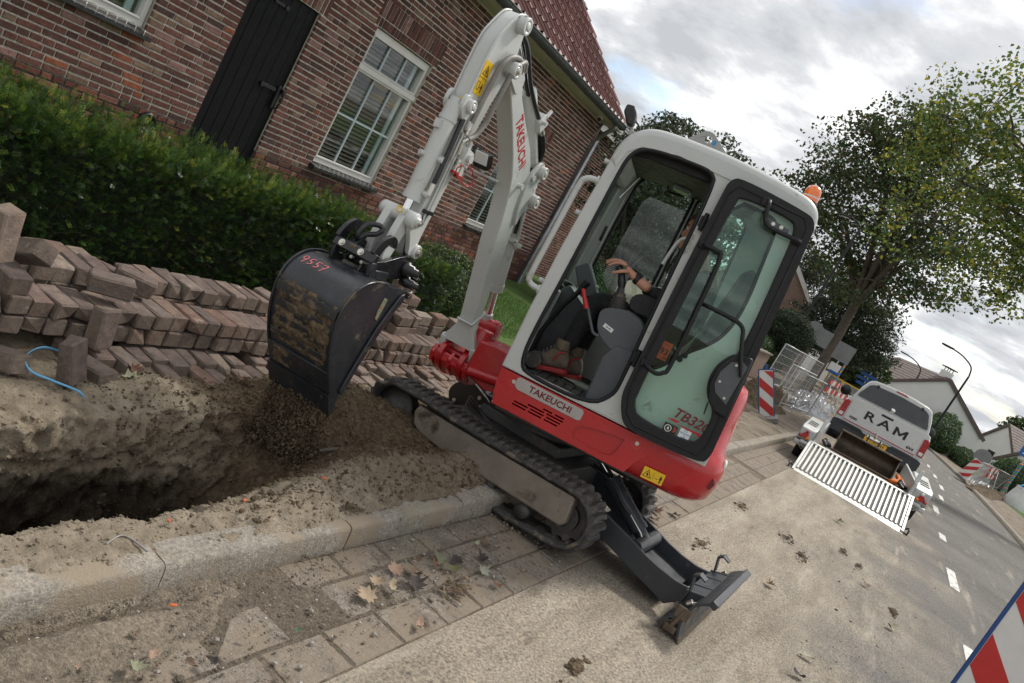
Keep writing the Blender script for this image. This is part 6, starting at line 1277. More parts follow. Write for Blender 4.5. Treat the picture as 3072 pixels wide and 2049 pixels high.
pin('pin_boss', 1.178, 1.085, 0.046, 0.088, 0.036, arm, BF); bolt((1.178, 0.088, 1.085), (0, 1, 0), 0.016, arm, BF)
ys = plate_on(BF, 'warning_sticker', 'sticker_yellow', (1.212, 1.967), 0.080, 0.165, R(0), 0.0465, arm)
print_poly(BF, flip(tri_polys(0.0, 0.038, 0.030) + man_polys(0.016, -0.045, 0.022) + [[(-0.032, -0.06), (-0.010, -0.06), (-0.010, -0.058), (-0.032, -0.058)], [(-0.032, -0.022), (-0.010, -0.022), (-0.010, -0.020), (-0.032, -0.020)], [(-0.032, -0.06), (-0.030, -0.06), (-0.030, -0.02), (-0.032, -0.02)], [(-0.012, -0.06), (-0.010, -0.06), (-0.010, -0.02), (-0.012, -0.02)], [(-0.038, -0.0012), (0.038, -0.0012), (0.038, 0.0012), (-0.038, 0.0012)]] + arrow_polys(-0.002, -0.045, 0.009)), (1.212, 1.967), 0, 0.0485, ys)
tb('arm_hose', [(1.165, 0.062, 1.76), (1.165, 0.066, 1.84), (1.162, 0.07, 1.95), (1.15, 0.072, 2.06), (1.10, 0.075, 2.125), (1.02, 0.078, 2.15), (0.95, 0.075, 2.14), (0.90, 0.055, 2.11)], 0.0135, 'hose_grey', arm, BF, 10, 5)
tb('arm_hose', [(1.155, 0.072, 1.685), (1.11, 0.078, 1.72), (1.075, 0.082, 1.80), (1.068, 0.085, 1.90), (1.06, 0.088, 2.0), (1.04, 0.088, 2.09), (0.98, 0.085, 2.145), (0.92, 0.07, 2.16), (0.86, 0.05, 2.13)], 0.0135, 'hose_grey', arm, BF, 10, 5)
for pth in ([(1.165, 0.062, 1.84), (1.162, 0.07, 1.95), (1.15, 0.072, 2.06), (1.10, 0.075, 2.125)], [(1.075, 0.082, 1.80), (1.068, 0.085, 1.90), (1.06, 0.088, 2.0), (1.04, 0.088, 2.09), (0.98, 0.085, 2.145)]):
    m = MB()
    for p in catmull(pth, 14): m.ball(p, 0.0158, 8, 4, sc=(1, 1, 0.35))
    part('hose_spring', m, 'hose_grey', arm, BF)
m = MB(); m.cyl((1.165, 0.062, 1.76), (1.167, 0.06, 1.70), 0.012, n=8); m.cyl((1.167, 0.06, 1.735), (1.168, 0.06, 1.72), 0.018, n=6); m.cyl((1.155, 0.072, 1.685), (1.17, 0.06, 1.66), 0.013, n=8); m.cyl((1.17, 0.06, 1.66), (1.16, 0.06, 1.60), 0.014, n=8); part('hose_fitting', m, 'zinc_fitting', arm, BF)
m = MB(); m.box((1.115, 0.072, 1.60), (0.075, 0.05, 0.085), Matrix.Rotation(R(-8), 3, 'Y')); m.cyl((1.115, 0.097, 1.605), (1.115, 0.115, 1.605), 0.022, n=16); m.tube([(1.09, 0.06, 1.64), (1.085, 0.06, 1.67), (1.105, 0.06, 1.685)], 0.012, 8); part('valve_block', m, 'paint_grey', arm, BF, 0.005)
for k, (x, z) in enumerate(((1.148, 1.545), (1.098, 1.535))):
    m = MB(); m.cyl((x, 0.075, z + 0.035), (x, 0.075, z), 0.017, n=12); m.cyl((x, 0.075, z), (x, 0.075, z - 0.025), 0.024, n=14); part('quick_coupling', m, 'zinc_fitting', arm, BF); m = MB(); m.cyl((x, 0.075, z - 0.0255), (x, 0.075, z - 0.036), 0.025, n=14); part('dust_cap', m, 'red_plastic', arm, BF)
m = MB(); m.tube(catmull([(1.15, 0.10, 1.565), (1.19, 0.12, 1.56), (1.205, 0.11, 1.53), (1.16, 0.10, 1.505), (1.10, 0.10, 1.49), (1.04, 0.115, 1.48), (1.015, 0.12, 1.515), (1.06, 0.115, 1.56), (1.11, 0.10, 1.575)], 6), 0.003, 6); part('cap_strap', m, 'red_plastic', arm, BF)
for x in (1.19, 1.165): tb('arm_pipe', [(x, 0.056, 1.70), (x + 0.004, 0.056, 1.50), (x + 0.02, 0.056, 1.22)], 0.0065, 'paint_grey', arm, BF, 8)
m = MB(); m.box((1.20, 0.062, 1.285), (0.085, 0.02, 0.02)); part('pipe_clamp', m, 'hose_black', arm, BF, 0.003)
m = MB(); m.box((1.165, 0.056, 1.74), (0.05, 0.02, 0.05)); part('pipe_clamp', m, 'paint_grey', arm, BF, 0.006)
# bucket cylinder on the outer side of the arm
m = MB(); m.cyl((1.278, 0, 1.805), (1.298, 0, 1.315), 0.0415, n=24); m.cyl((1.281, 0, 1.735), (1.282, 0, 1.715), 0.0455, n=24); m.cyl((1.296, 0, 1.345), (1.298, 0, 1.31), 0.0455, n=24); m.cyl((1.277, 0, 1.83), (1.278, 0, 1.78), 0.033, n=20); ky = part('bucket_cylinder', m, 'paint_grey', exc, BF)
m = MB(); m.cyl((1.298, 0, 1.315), (1.305, 0, 1.235), 0.0225, n=16); part('rod', m, 'chrome', ky, BF)
m = MB(); m.ball((1.277, 0.022, 1.835), 0.010, 8, 6); part('grease_point', m, 'yellow_grease', ky, BF)
for z, y in ((1.535, 0.055), (1.36, 0.06)): m = MB(); m.cyl((1.282, 0.03, z), (1.278, y + 0.012, z), 0.014, n=10); m.cyl((1.277, y, z - 0.012), (1.277, y, z + 0.02), 0.012, n=8); part('port', m, 'paint_grey', ky, BF)
m = MB(); m.cyl((1.32, -0.02, 1.53), (1.345, -0.03, 1.53), 0.014, n=10); part('port', m, 'paint_grey', ky, BF); m = MB(); m.box((1.325, -0.01, 1.685), (0.03, 0.03, 0.04)); part('port', m, 'paint_grey', ky, BF)
tb('cylinder_hose', [(1.235, 0.05, 1.755), (1.25, 0.058, 1.66), (1.265, 0.066, 1.56), (1.27, 0.068, 1.47), (1.272, 0.066, 1.41), (1.274, 0.066, 1.375)], 0.0125, 'hose_black', ky, BF, 10, 4)
m = MB(); m.cyl((1.272, 0.066, 1.42), (1.274, 0.066, 1.36), 0.0155, n=8); part('hose_fitting', m, 'zinc_fitting', ky, BF)

# ---- bucket links
for y in (0.062, -0.062):
    pr('link', smooth2([(1.325, 1.245), (1.282, 1.235), (1.255, 1.19), (1.215, 1.135), (1.195, 1.10), (1.20, 1.065), (1.235, 1.06), (1.262, 1.11), (1.32, 1.185), (1.345, 1.215)], 3), y - 0.013, y + 0.013, 'paint_grey', exc, BF, 0.004, label=None)
m = MB()
pr('bucket_link', smooth2([(1.345, 1.25), (1.285, 1.245), (1.275, 1.20), (1.30, 1.13), (1.325, 1.045), (1.345, 0.99), (1.385, 0.985), (1.40, 1.03), (1.385, 1.12), (1.365, 1.20)], 3), -0.075, -0.035, 'paint_grey', exc, BF, 0.008)
pr('bucket_link', smooth2([(1.345, 1.25), (1.285, 1.245), (1.275, 1.20), (1.30, 1.13), (1.325, 1.045), (1.345, 0.99), (1.385, 0.985), (1.40, 1.03), (1.385, 1.12), (1.365, 1.20)], 3), 0.010, 0.046, 'paint_grey', exc, BF, 0.008)
m = MB(); m.lathe([(0.0, -0.112), (0.033, -0.112), (0.036, -0.10), (0.038, -0.03), (0.034, -0.026), (0.034, 0.030), (0.040, 0.034), (0.040, 0.09), (0.036, 0.094), (0.022, 0.095), (0.02, 0.11), (0.0, 0.112)], (1.318, 0, 1.225), (0, 1, 0), 24); lk = part('link_pin', m, 'paint_grey', exc, BF); bolt((1.318, 0.111, 1.225), (0, 1, 0), 0.011, lk, BF)
m = MB(); m.lathe([(0.017, 0.030), (0.017, 0.036), (0.011, 0.036), (0.010, 0.028)], (1.345, 0, 1.235), (0.75, 0.35, 0.4), 14); part('grease_cup', m, 'yellow_grease', lk, BF)

# ---- quick coupler
qk = pr('quick_coupler', smooth2([(1.22, 1.05), (1.30, 1.04), (1.42, 1.0), (1.50, 0.985), (1.52, 0.945), (1.42, 0.93), (1.30, 0.925), (1.20, 0.945), (1.175, 1.0)], 2), 0.058, 0.082, 'coupler_black', exc, BF, 0.006)
pr('coupler_plate', smooth2([(1.22, 1.05), (1.30, 1.04), (1.42, 1.0), (1.50, 0.985), (1.52, 0.945), (1.42, 0.93), (1.30, 0.925), (1.20, 0.945), (1.175, 1.0)], 2), -0.082, -0.058, 'coupler_black', qk, BF, 0.006)
m = MB(); m.bb(1.24, 1.46, -0.06, 0.06, 0.935, 0.965); part('coupler_core', m, 'coupler_black', qk, BF, 0.01)
bar = pr('coupler_bar', [(1.575, 0.985), (1.535, 0.985), (1.520, 1.022), (1.56, 1.03)], -0.125, 0.115, 'coupler_black', qk, BF, 0.006)
for y in (-0.075, 0.035): bolt((1.566, y, 1.008), (0.9, 0, 0.3), 0.011, qk, BF)
for y in (-0.02,): m = MB(); m.box((1.562, y, 1.008), (0.012, 0.035, 0.03)); part('bolt_pad', m, 'worn_steel', qk, BF, 0.004)
for y in (0.0, 0.06): m = MB(); m.cyl((1.555, y, 0.97), (1.572, y, 0.97), 0.008, n=10); part('plug', m, 'zinc_fitting', qk, BF)
for y, dy_ in ((-0.115, 0.022), (0.090, 0.022)):
    pr('coupler_hook', smooth2([(1.555, 1.02), (1.565, 1.04), (1.53, 1.095), (1.47, 1.128), (1.42, 1.115), (1.405, 1.08), (1.43, 1.075), (1.46, 1.09), (1.495, 1.06), (1.515, 1.02)], 3), y - dy_ / 2, y + dy_ / 2, 'coupler_black', qk, BF, 0.005)
m = MB(); m.tube(catmull([(1.50, -0.055, 1.05), (1.50, -0.055, 1.09), (1.47, -0.05, 1.125), (1.43, -0.02, 1.14), (1.415, 0.0, 1.13), (1.43, -0.01, 1.10), (1.46, -0.04, 1.08)], 4, True), 0.013, 8, closed=True); part('lifting_hook', m, 'coupler_black', qk, BF)
m = MB(); m.prism([(1.535, 1.0), (1.47, 1.06), (1.42, 1.05), (1.42, 0.98)], -0.095, -0.045, FN); part('coupler_rib', m, 'coupler_black', qk, BF, 0.005)
m = MB(); m.lathe([(0.0, 0.07), (0.035, 0.07), (0.038, 0.085), (0.038, 0.105), (0.028, 0.108), (0.028, 0.135), (0.020, 0.137), (0.020, 0.160), (0.0, 0.162)], (1.225, 0, 0.995), (0, 1, 0), 18); part('coupler_lock', m, 'coupler_black', qk, BF)
m = MB(); m.lathe([(0.0, 0.08), (0.030, 0.08), (0.030, 0.12), (0.022, 0.122), (0.022, 0.150), (0.016, 0.152), (0.016, 0.175), (0.0, 0.176)], (1.20, 0, 0.935), (0, 1, 0), 16); part('coupler_lock', m, 'coupler_black', qk, BF)
for k in range(5): m = MB(); m.box((1.19 + 0.012 * k, 0.13 + 0.006 * k, 0.965 - 0.022 * k), (0.022, 0.045, 0.012), Matrix.Rotation(R(25), 3, 'Y')); part('lock_fin', m, 'zinc_fitting' if k % 2 else 'coupler_black', qk, BF, 0.003)
tb('link_hose', [(1.19, 0.055, 1.28), (1.23, 0.05, 1.20), (1.25, 0.05, 1.12), (1.22, 0.05, 1.04)], 0.009, 'hose_black', arm, BF, 8, 4)

# ---- bucket
BB = [(1.365, 0.915), (1.44, 0.912), (1.52, 0.922), (1.60, 0.916), (1.665, 0.893), (1.72, 0.848), (1.748, 0.78), (1.745, 0.70), (1.718, 0.61), (1.672, 0.52), (1.622, 0.445), (1.572, 0.378), (1.528, 0.318), (1.488, 0.262)]
bs_ = catmull([(a, 0, b) for a, b in BB], 4); back = [(p.x, p.z) for p in bs_]; HB = 0.176
inner = offs(back, 0.014)
m = MB(); m.prism(back + inner[::-1], -HB, HB, FN, smooth=False); bk = part('bucket', m, 'bucket_clean', exc, BF, 0.003, label='black digging bucket scrawled 9557 in pink, tipping soil')
for p in bk.data.polygons: p.use_smooth = True
bk.data.set_sharp_from_angle(angle=R(40))
SIDE = back + [(1.492, 0.30), (1.497, 0.36), (1.482, 0.41), (1.468, 0.48), (1.452, 0.545), (1.428, 0.62), (1.40, 0.70), (1.355, 0.80), (1.318, 0.865), (1.325, 0.90)]
for sgn, nm in ((1, 'bucket_side'), (-1, 'bucket_side')):
    sd_ = pr('bucket_side', SIDE, sgn * HB if sgn > 0 else sgn * HB - 0.012, sgn * HB + 0.012 if sgn > 0 else sgn * HB, 'bucket_clean', bk, BF, 0.003)
    pr('side_cutter', [(1.318, 0.862), (1.356, 0.80), (1.40, 0.70), (1.428, 0.62), (1.452, 0.545), (1.468, 0.48), (1.482, 0.41), (1.495, 0.365), (1.525, 0.385), (1.51, 0.46), (1.494, 0.53), (1.47, 0.62), (1.445, 0.71), (1.405, 0.80), (1.36, 0.885), (1.33, 0.90)], sgn * (HB + 0.0125) if sgn > 0 else -HB - 0.026, HB + 0.026 if sgn > 0 else -HB - 0.0125, 'bucket_clean', bk, BF, 0.004)
    m = MB(); rr = offs(back, -0.004); m.tube([Vector((a, sgn * (HB + 0.006), b)) for a, b in rr[6:46]], 0.007, 6); part('rim_bead', m, 'bucket_clean', bk, BF)
def band(z_hi, z_lo, out, y0, y1, mat, name):
    """strip of plate laid on the back of the bucket between two heights"""
    seg = [p for p in back if p[0] > 1.46 and z_lo <= p[1] <= z_hi and p[1] < 0.86]
    if len(seg) < 2: return
    e = 0.0006; m = MB(); m.prism(offs(seg, -e) + offs(seg, -out)[::-1], y0, y1, FN); part(name, m, mat, bk, BF, 0.002)
back = [(p.x, p.z) for p in catmull([(a, 0, b) for a, b in BB], 16)]
band(0.765, 0.715, 0.010, -HB + 0.004, HB - 0.004, 'bucket_strip', 'wear_strip')
band(0.692, 0.655, 0.009, -HB + 0.02, HB - 0.06, 'bucket_strip', 'wear_strip')
band(0.622, 0.575, 0.009, -HB + 0.06, HB - 0.03, 'bucket_strip', 'wear_strip')
band(0.548, 0.515, 0.009, -HB + 0.01, HB - 0.03, 'bucket_strip', 'wear_strip')
band(0.478, 0.375, 0.012, -HB - 0.004, HB + 0.004, 'bucket_clean', 'edge_plate')
band(0.374, 0.264, 0.020, -HB - 0.012, HB + 0.012, 'bucket_clean', 'cutting_edge')
# caked mud between the strips, as lumpy relief
def mudpatch(z_hi, z_lo, y0, y1, thick, seed, lift=0.0, cov=0.0):
    seg = [p for p in back if p[0] > 1.46 and z_lo <= p[1] <= z_hi]; no = offs(seg, -1.0); ny = 90; S_ = np.array(seg); N_ = np.array(no) - S_; yv = np.linspace(y0, y1, ny + 1)
    A_, Yv = np.meshgrid(np.arange(len(seg)), yv, indexing='ij'); Zz = S_[:, 1][A_]; ti = A_ / (len(seg) - 1); u_ = (Yv - y0) / (y1 - y0); f = np.clip(np.minimum(8 * ti, 8 * (1 - ti)), 0, 1) * np.clip(np.minimum(10 * u_, 10 * (1 - u_)), 0, 1)
    h = lift + thick * (vnoise(Yv * 10 + seed, Zz * 26, seed, 1.0, 3) + 0.55 * vnoise(Yv * 60, Zz * 60, seed, 1.0, 3) + cov) * f - 0.0015 - 0.004 * (1 - f)
    V = np.stack([S_[:, 0][A_] + N_[:, 0][A_] * h, Yv, Zz + N_[:, 1][A_] * h], -1).reshape(-1, 3); id_ = np.arange(len(V)).reshape(len(seg), ny + 1); Fq_ = np.stack([id_[:-1, :-1], id_[:-1, 1:], id_[1:, 1:], id_[1:, :-1]], -1).reshape(-1, 4)
    o = part('caked_mud', fast_mesh('caked_mud', V, Fq_, ['bucket_mud'], True), 'bucket_mud', bk, BF); o['kind'] = 'stuff'
ground_mat('bucket_mud', [(0.3, (0.065, 0.045, 0.027)), (0.7, (0.17, 0.125, 0.078))], 14, 120, 0.8, 0.006)
mudpatch(0.80, 0.475, -HB + 0.002, HB - 0.002, 0.016, 1.0, 0.0, 0.30); mudpatch(0.477, 0.376, -HB, HB, 0.012, 4.0, 0.012, -0.08); mudpatch(0.374, 0.266, -HB, HB, 0.012, 7.0, 0.020, -0.05)
pmat('rust_green', (0.16, 0.17, 0.11), 0.35, 30, 0.7, dirt=((0.22, 0.08, 0.03), 0.5, 40))
m = MB(); m.prism([(1.445, 0.855), (1.478, 0.862), (1.488, 0.80), (1.482, 0.755), (1.462, 0.748), (1.452, 0.80)], HB + 0.0125, HB + 0.015, FN); part('worn_label', m, 'rust_green', bk, BF)
# 9557 in pink marker on the curved top
MARK = {'9': [[(0.8, 0.55), (0.5, 0.45), (0.2, 0.6), (0.25, 0.9), (0.6, 1.0), (0.85, 0.8), (0.8, 0.5), (0.6, 0.0)]], '5': [[(0.85, 1.0), (0.35, 0.95), (0.3, 0.55), (0.7, 0.55), (0.75, 0.25), (0.3, 0.1)]], '7': [[(0.1, 0.9), (0.85, 1.0), (0.4, 0.0)], [(0.25, 0.5), (0.75, 0.55)]]}
arcL = [0.0]
for i in range(1, len(back)): arcL.append(arcL[-1] + math.hypot(back[i][0] - back[i - 1][0], back[i][1] - back[i - 1][1]))
def on_back(d, y, h=0.002):
    i = max(0, min(len(back) - 2, next((k for k in range(len(arcL) - 1) if arcL[k + 1] >= d), len(back) - 2))); t = (d - arcL[i]) / max(1e-6, arcL[i + 1] - arcL[i])
    a, b = back[i], back[i + 1]; tx, tz = (b[0] - a[0]), (b[1] - a[1]); L_ = math.hypot(tx, tz); return Vector((a[0] + tx * t - tz / L_ * h, y, a[1] + tz * t + tx / L_ * h))
d0 = next(arcL[i] for i in range(len(back)) if back[i][0] > 1.655)
m = MB()
for k, ch in enumerate('9557'):
    for stroke in MARK[ch]:
        m.tube([on_back(d0 + 0.058 - 0.05 * b, -0.155 + 0.036 * k + 0.03 * a, 0.0015) for a, b in [(p.x, p.y) for p in catmull([(a, b, 0) for a, b in stroke], 3)]], 0.0022, 5)
part('marker_scrawl', m, 'letter_pink', bk, BF)
for q, y0, y1 in (([(1.44, 0.914), (1.50, 0.918), (1.52, 0.95), (1.44, 0.95)], -0.13, -0.115), ([(1.40, 0.914), (1.50, 0.918), (1.52, 0.96), (1.40, 0.96)], 0.10, 0.118), ([(1.50, 0.918), (1.56, 0.922), (1.57, 0.99), (1.53, 0.99)], -0.12, -0.10), ([(1.50, 0.918), (1.56, 0.922), (1.57, 0.99), (1.53, 0.99)], 0.095, 0.118), ([(1.36, 0.90), (1.52, 0.918), (1.51, 0.965), (1.36, 0.95)], 0.02, 0.035)):
    m = MB(); m.prism(q, y0, y1, FN); part('bucket_ear', m, 'bucket_clean', bk, BF, 0.004)
# ------------------------------------------------------------------ the operator, seated in the cab
pmat('cloth_black', (0.012, 0.012, 0.014), 0.25, 14, 0.9, bump=0.3, bscale=120)
pmat('skin', (0.50, 0.25, 0.165), 0.10, 14, 0.5, bump=0.08, bscale=180)
pmat('hair', (0.075, 0.042, 0.024), 0.25, 60, 0.7, bump=0.4, bscale=160)
pmat('boot_leather', (0.13, 0.10, 0.072), 0.3, 22, 0.85, bump=0.4, bscale=60, dirt=((0.24, 0.185, 0.125), 0.5, 18))
pmat('boot_red', (0.34, 0.028, 0.03), 0.15, 20, 0.6)
pmat('nail', (0.55, 0.33, 0.26), 0.05, 20, 0.35)
per = thing('person', 'operator in black clothes and muddy boots seated in the cab, hand on the joystick', 'person', (UF @ Vector((-0.45, 0.02, 0.68)))[:])
def skin_fig(name, verts, edges, rad, mat, parent, F, sub=2, root=0):
    me = bpy.data.meshes.new(name); me.from_pydata([Vector(v) for v in verts], edges, []); me.materials.append(MATS[mat])
    o = part(name, me, mat, parent, F); md = o.modifiers.new('skin', 'SKIN'); md.use_smooth_shade = True; md.branch_smoothing = 0.5
    L = me.skin_vertices[0].data if me.skin_vertices else None
    if L is None:
        me.skin_vertices.new() if hasattr(me.skin_vertices, 'new') else None
        L = me.skin_vertices[0].data
    for i, r in enumerate(rad):
        L[i].radius = (r, r) if isinstance(r, (int, float)) else r; L[i].use_root = (i == root)
    s_ = o.modifiers.new('sub', 'SUBSURF'); s_.levels = sub; s_.render_levels = sub; return o
# body: pelvis, spine, neck, both arms, both legs as one continuous surface (clothed)
Vb = [(-0.47, 0.02, 1.16), (-0.50, 0.02, 1.30), (-0.54, 0.02, 1.46), (-0.55, 0.02, 1.58), (-0.53, 0.02, 1.66),          # 0-4 pelvis..neck base
      (-0.54, 0.19, 1.57), (-0.46, 0.27, 1.43), (-0.35, 0.315, 1.385), (-0.27, 0.315, 1.395),                             # 5-8 near arm, to the cuff
      (-0.54, -0.15, 1.57), (-0.44, -0.22, 1.42), (-0.28, -0.24, 1.38), (-0.20, -0.22, 1.40),                              # 9-12 far arm
      (-0.42, 0.12, 1.15), (-0.18, 0.13, 1.20), (-0.005, 0.13, 1.215), (0.02, 0.135, 1.02), (0.035, 0.14, 0.86),           # 13-17 near leg
      (-0.42, -0.08, 1.15), (-0.18, -0.06, 1.19), (-0.02, -0.06, 1.205), (-0.03, -0.03, 1.0), (-0.03, -0.02, 0.86)]        # 18-22 far leg
Eb = [(0, 1), (1, 2), (2, 3), (3, 4), (3, 5), (5, 6), (6, 7), (7, 8), (3, 9), (9, 10), (10, 11), (11, 12), (0, 13), (13, 14), (14, 15), (15, 16), (16, 17), (0, 18), (18, 19), (19, 20), (20, 21), (21, 22)]
rb_ = [(0.13, 0.16), (0.125, 0.15), (0.125, 0.16), (0.10, 0.13), 0.058, 0.072, 0.058, 0.050, 0.045, 0.072, 0.058, 0.050, 0.045, 0.092, 0.085, 0.072, 0.062, 0.055, 0.092, 0.085, 0.072, 0.062, 0.055]
body = skin_fig('clothed_body', Vb, Eb, rb_, 'cloth_black', per, UF, 2, 0)
m = MB(); m.bb(-0.452, -0.446, 0.04, 0.07, 1.50, 1.515); part('chest_logo', m, 'red_plastic', body, UF)
# near forearm and hand resting over the joystick grip
hd = [(-0.275, 0.314, 1.396), (-0.22, 0.31, 1.412), (-0.165, 0.305, 1.425), (-0.125, 0.302, 1.442)]      # forearm to wrist
fv = list(hd); fe = [(0, 1), (1, 2), (2, 3)]; fr_ = [0.036, 0.034, 0.029, (0.027, 0.021)]
fv += [(-0.085, 0.302, 1.463)]; fe += [(3, 4)]; fr_ += [(0.038, 0.021)]                                                 # palm
fa = skin_fig('forearm', fv, fe, fr_, 'skin', per, UF, 2, 0)
def finger(pts, rad, nm='finger'):
    vs = [Vector(p) for p in pts]; o = skin_fig(nm, vs, [(i, i + 1) for i in range(len(vs) - 1)], rad, 'skin', fa, UF, 2, 0)
    d = (vs[-1] - vs[-2]).normalized(); m = MB(); m.ball(vs[-1] + Vector((0, 0.0015, 0.0055)) - d * 0.004, 0.005, 8, 6, sc=(1.1, 0.9, 0.5)); part('fingernail', m, 'nail', fa, UF)
finger([(-0.09, 0.325, 1.470), (-0.045, 0.333, 1.468), (-0.012, 0.334, 1.448), (0.008, 0.333, 1.424)], [0.0105, 0.0098, 0.0088, 0.0072])
finger([(-0.085, 0.308, 1.476), (-0.035, 0.312, 1.479), (0.004, 0.313, 1.458), (0.026, 0.312, 1.430)], [0.0108, 0.010, 0.009, 0.0074])
finger([(-0.085, 0.291, 1.475), (-0.035, 0.290, 1.480), (0.008, 0.290, 1.464), (0.034, 0.289, 1.440)], [0.0106, 0.0098, 0.0088, 0.0073])
finger([(-0.092, 0.275, 1.468), (-0.05, 0.269, 1.474), (-0.014, 0.266, 1.464), (0.012, 0.264, 1.446)], [0.0096, 0.0086, 0.0078, 0.0066])
finger([(-0.115, 0.332, 1.444), (-0.085, 0.350, 1.432), (-0.055, 0.352, 1.412), (-0.032, 0.346, 1.396)], [0.0125, 0.0115, 0.010, 0.0085], 'thumb')
m = MB(); m.lathe([(0.030, -0.014), (0.0325, -0.010), (0.0325, 0.010), (0.030, 0.014)], (-0.178, 0.306, 1.423), (0.93, -0.08, 0.25), 20); wt = part('watch', m, 'black_plastic', per, UF)
m = MB(); m.box((-0.18, 0.330, 1.447), (0.036, 0.012, 0.036), Matrix.Rotation(R(-14), 3, 'Y') @ Matrix.Rotation(R(42), 3, 'X')); part('watch_case', m, 'print_black', wt, UF, 0.006, 3)
# head in profile, facing forward: lofted rings with brow, nose, mouth and chin
hc = Vector((-0.380, 0.04, 1.815)); hm = MB(); rings = []
PROF = [(-0.125, 0.045, -0.055, 0.040), (-0.112, 0.082, -0.060, 0.052), (-0.095, 0.092, -0.068, 0.058), (-0.075, 0.086, -0.075, 0.063), (-0.058, 0.094, -0.082, 0.066), (-0.046, 0.088, -0.086, 0.068), (-0.030, 0.112, -0.090, 0.070), (-0.012, 0.104, -0.094, 0.073), (0.008, 0.086, -0.097, 0.075), (0.026, 0.094, -0.099, 0.077), (0.045, 0.092, -0.100, 0.077), (0.070, 0.084, -0.096, 0.074), (0.095, 0.062, -0.082, 0.062), (0.112, 0.034, -0.055, 0.042), (0.120, 0.005, -0.02, 0.015)]
for z, fx, bx, hw in PROF:
    ring = []
    for i in range(20):
        t = 2 * math.pi * i / 20; cxp = (fx + bx) / 2; rx = (fx - bx) / 2; ct = math.cos(t); st_ = math.sin(t)
        xx = cxp + rx * ct
        if ct > 0 and abs(st_) > 0.28: xx = min(xx, cxp + (0.088 - cxp) * ct)      # only the middle of the face carries nose, lips and chin
        ring.append(hc + Vector((xx, hw * st_, z)))
    rings.append(ring)
hm.loft(rings); head = part('head', hm, 'skin', per, UF)
sbh = head.modifiers.new('sub', 'SUBSURF'); sbh.levels = 1; sbh.render_levels = 2
for sg in (1, -1):
    m = MB(); m.ball(hc + Vector((0.0, sg * 0.078, -0.002)), 0.03, 12, 8, sc=(0.62, 0.28, 1.0)); part('ear', m, 'skin', head, UF)
    m = MB(); m.ball(hc + Vector((0.078, sg * 0.031, 0.010)), 0.0115, 10, 8, sc=(0.8, 1.2, 0.8)); part('eye', m, 'sticker_white', head, UF); m = MB(); m.ball(hc + Vector((0.0865, sg * 0.032, 0.010)), 0.005, 8, 6, sc=(0.5, 1, 1)); part('iris', m, 'print_black', head, UF)
    m = MB(); m.tube([hc + Vector((0.090, sg * 0.018, 0.028)), hc + Vector((0.088, sg * 0.034, 0.032)), hc + Vector((0.076, sg * 0.05, 0.028))], [0.004, 0.0045, 0.003], 6); part('eyebrow', m, 'hair', head, UF)
m = MB(); m.tube([hc + Vector((0.085, -0.024, -0.062)), hc + Vector((0.0945, 0.0, -0.060)), hc + Vector((0.085, 0.024, -0.062))], [0.003, 0.005, 0.003], 6); part('mouth', m, 'boot_red', head, UF)
m = MB(); g = []
for j in range(9):
    v = j / 8; row = []
    for i in range(24):
        t = 2 * math.pi * i / 24; ct = math.cos(t); lowz = 0.068 if ct > 0.4 else (0.0 if ct > -0.15 else -0.055); z = 0.128 * math.cos(v * math.pi / 2) * 1.0; z = lowz + (0.128 - lowz) * math.cos(v * math.pi / 2)
        k = math.sin(v * math.pi / 2); row.append(hc + Vector((-0.004 + 0.101 * ct * k, 0.0815 * math.sin(t) * k, z)))
    g.append(row + row[:1])
m.sheet(g); part('hair', m, 'hair', head, UF)
m = MB(); m.cyl((-0.50, 0.025, 1.62), (-0.43, 0.03, 1.72), 0.056, 0.052, 16); part('neck', m, 'skin', head, UF)
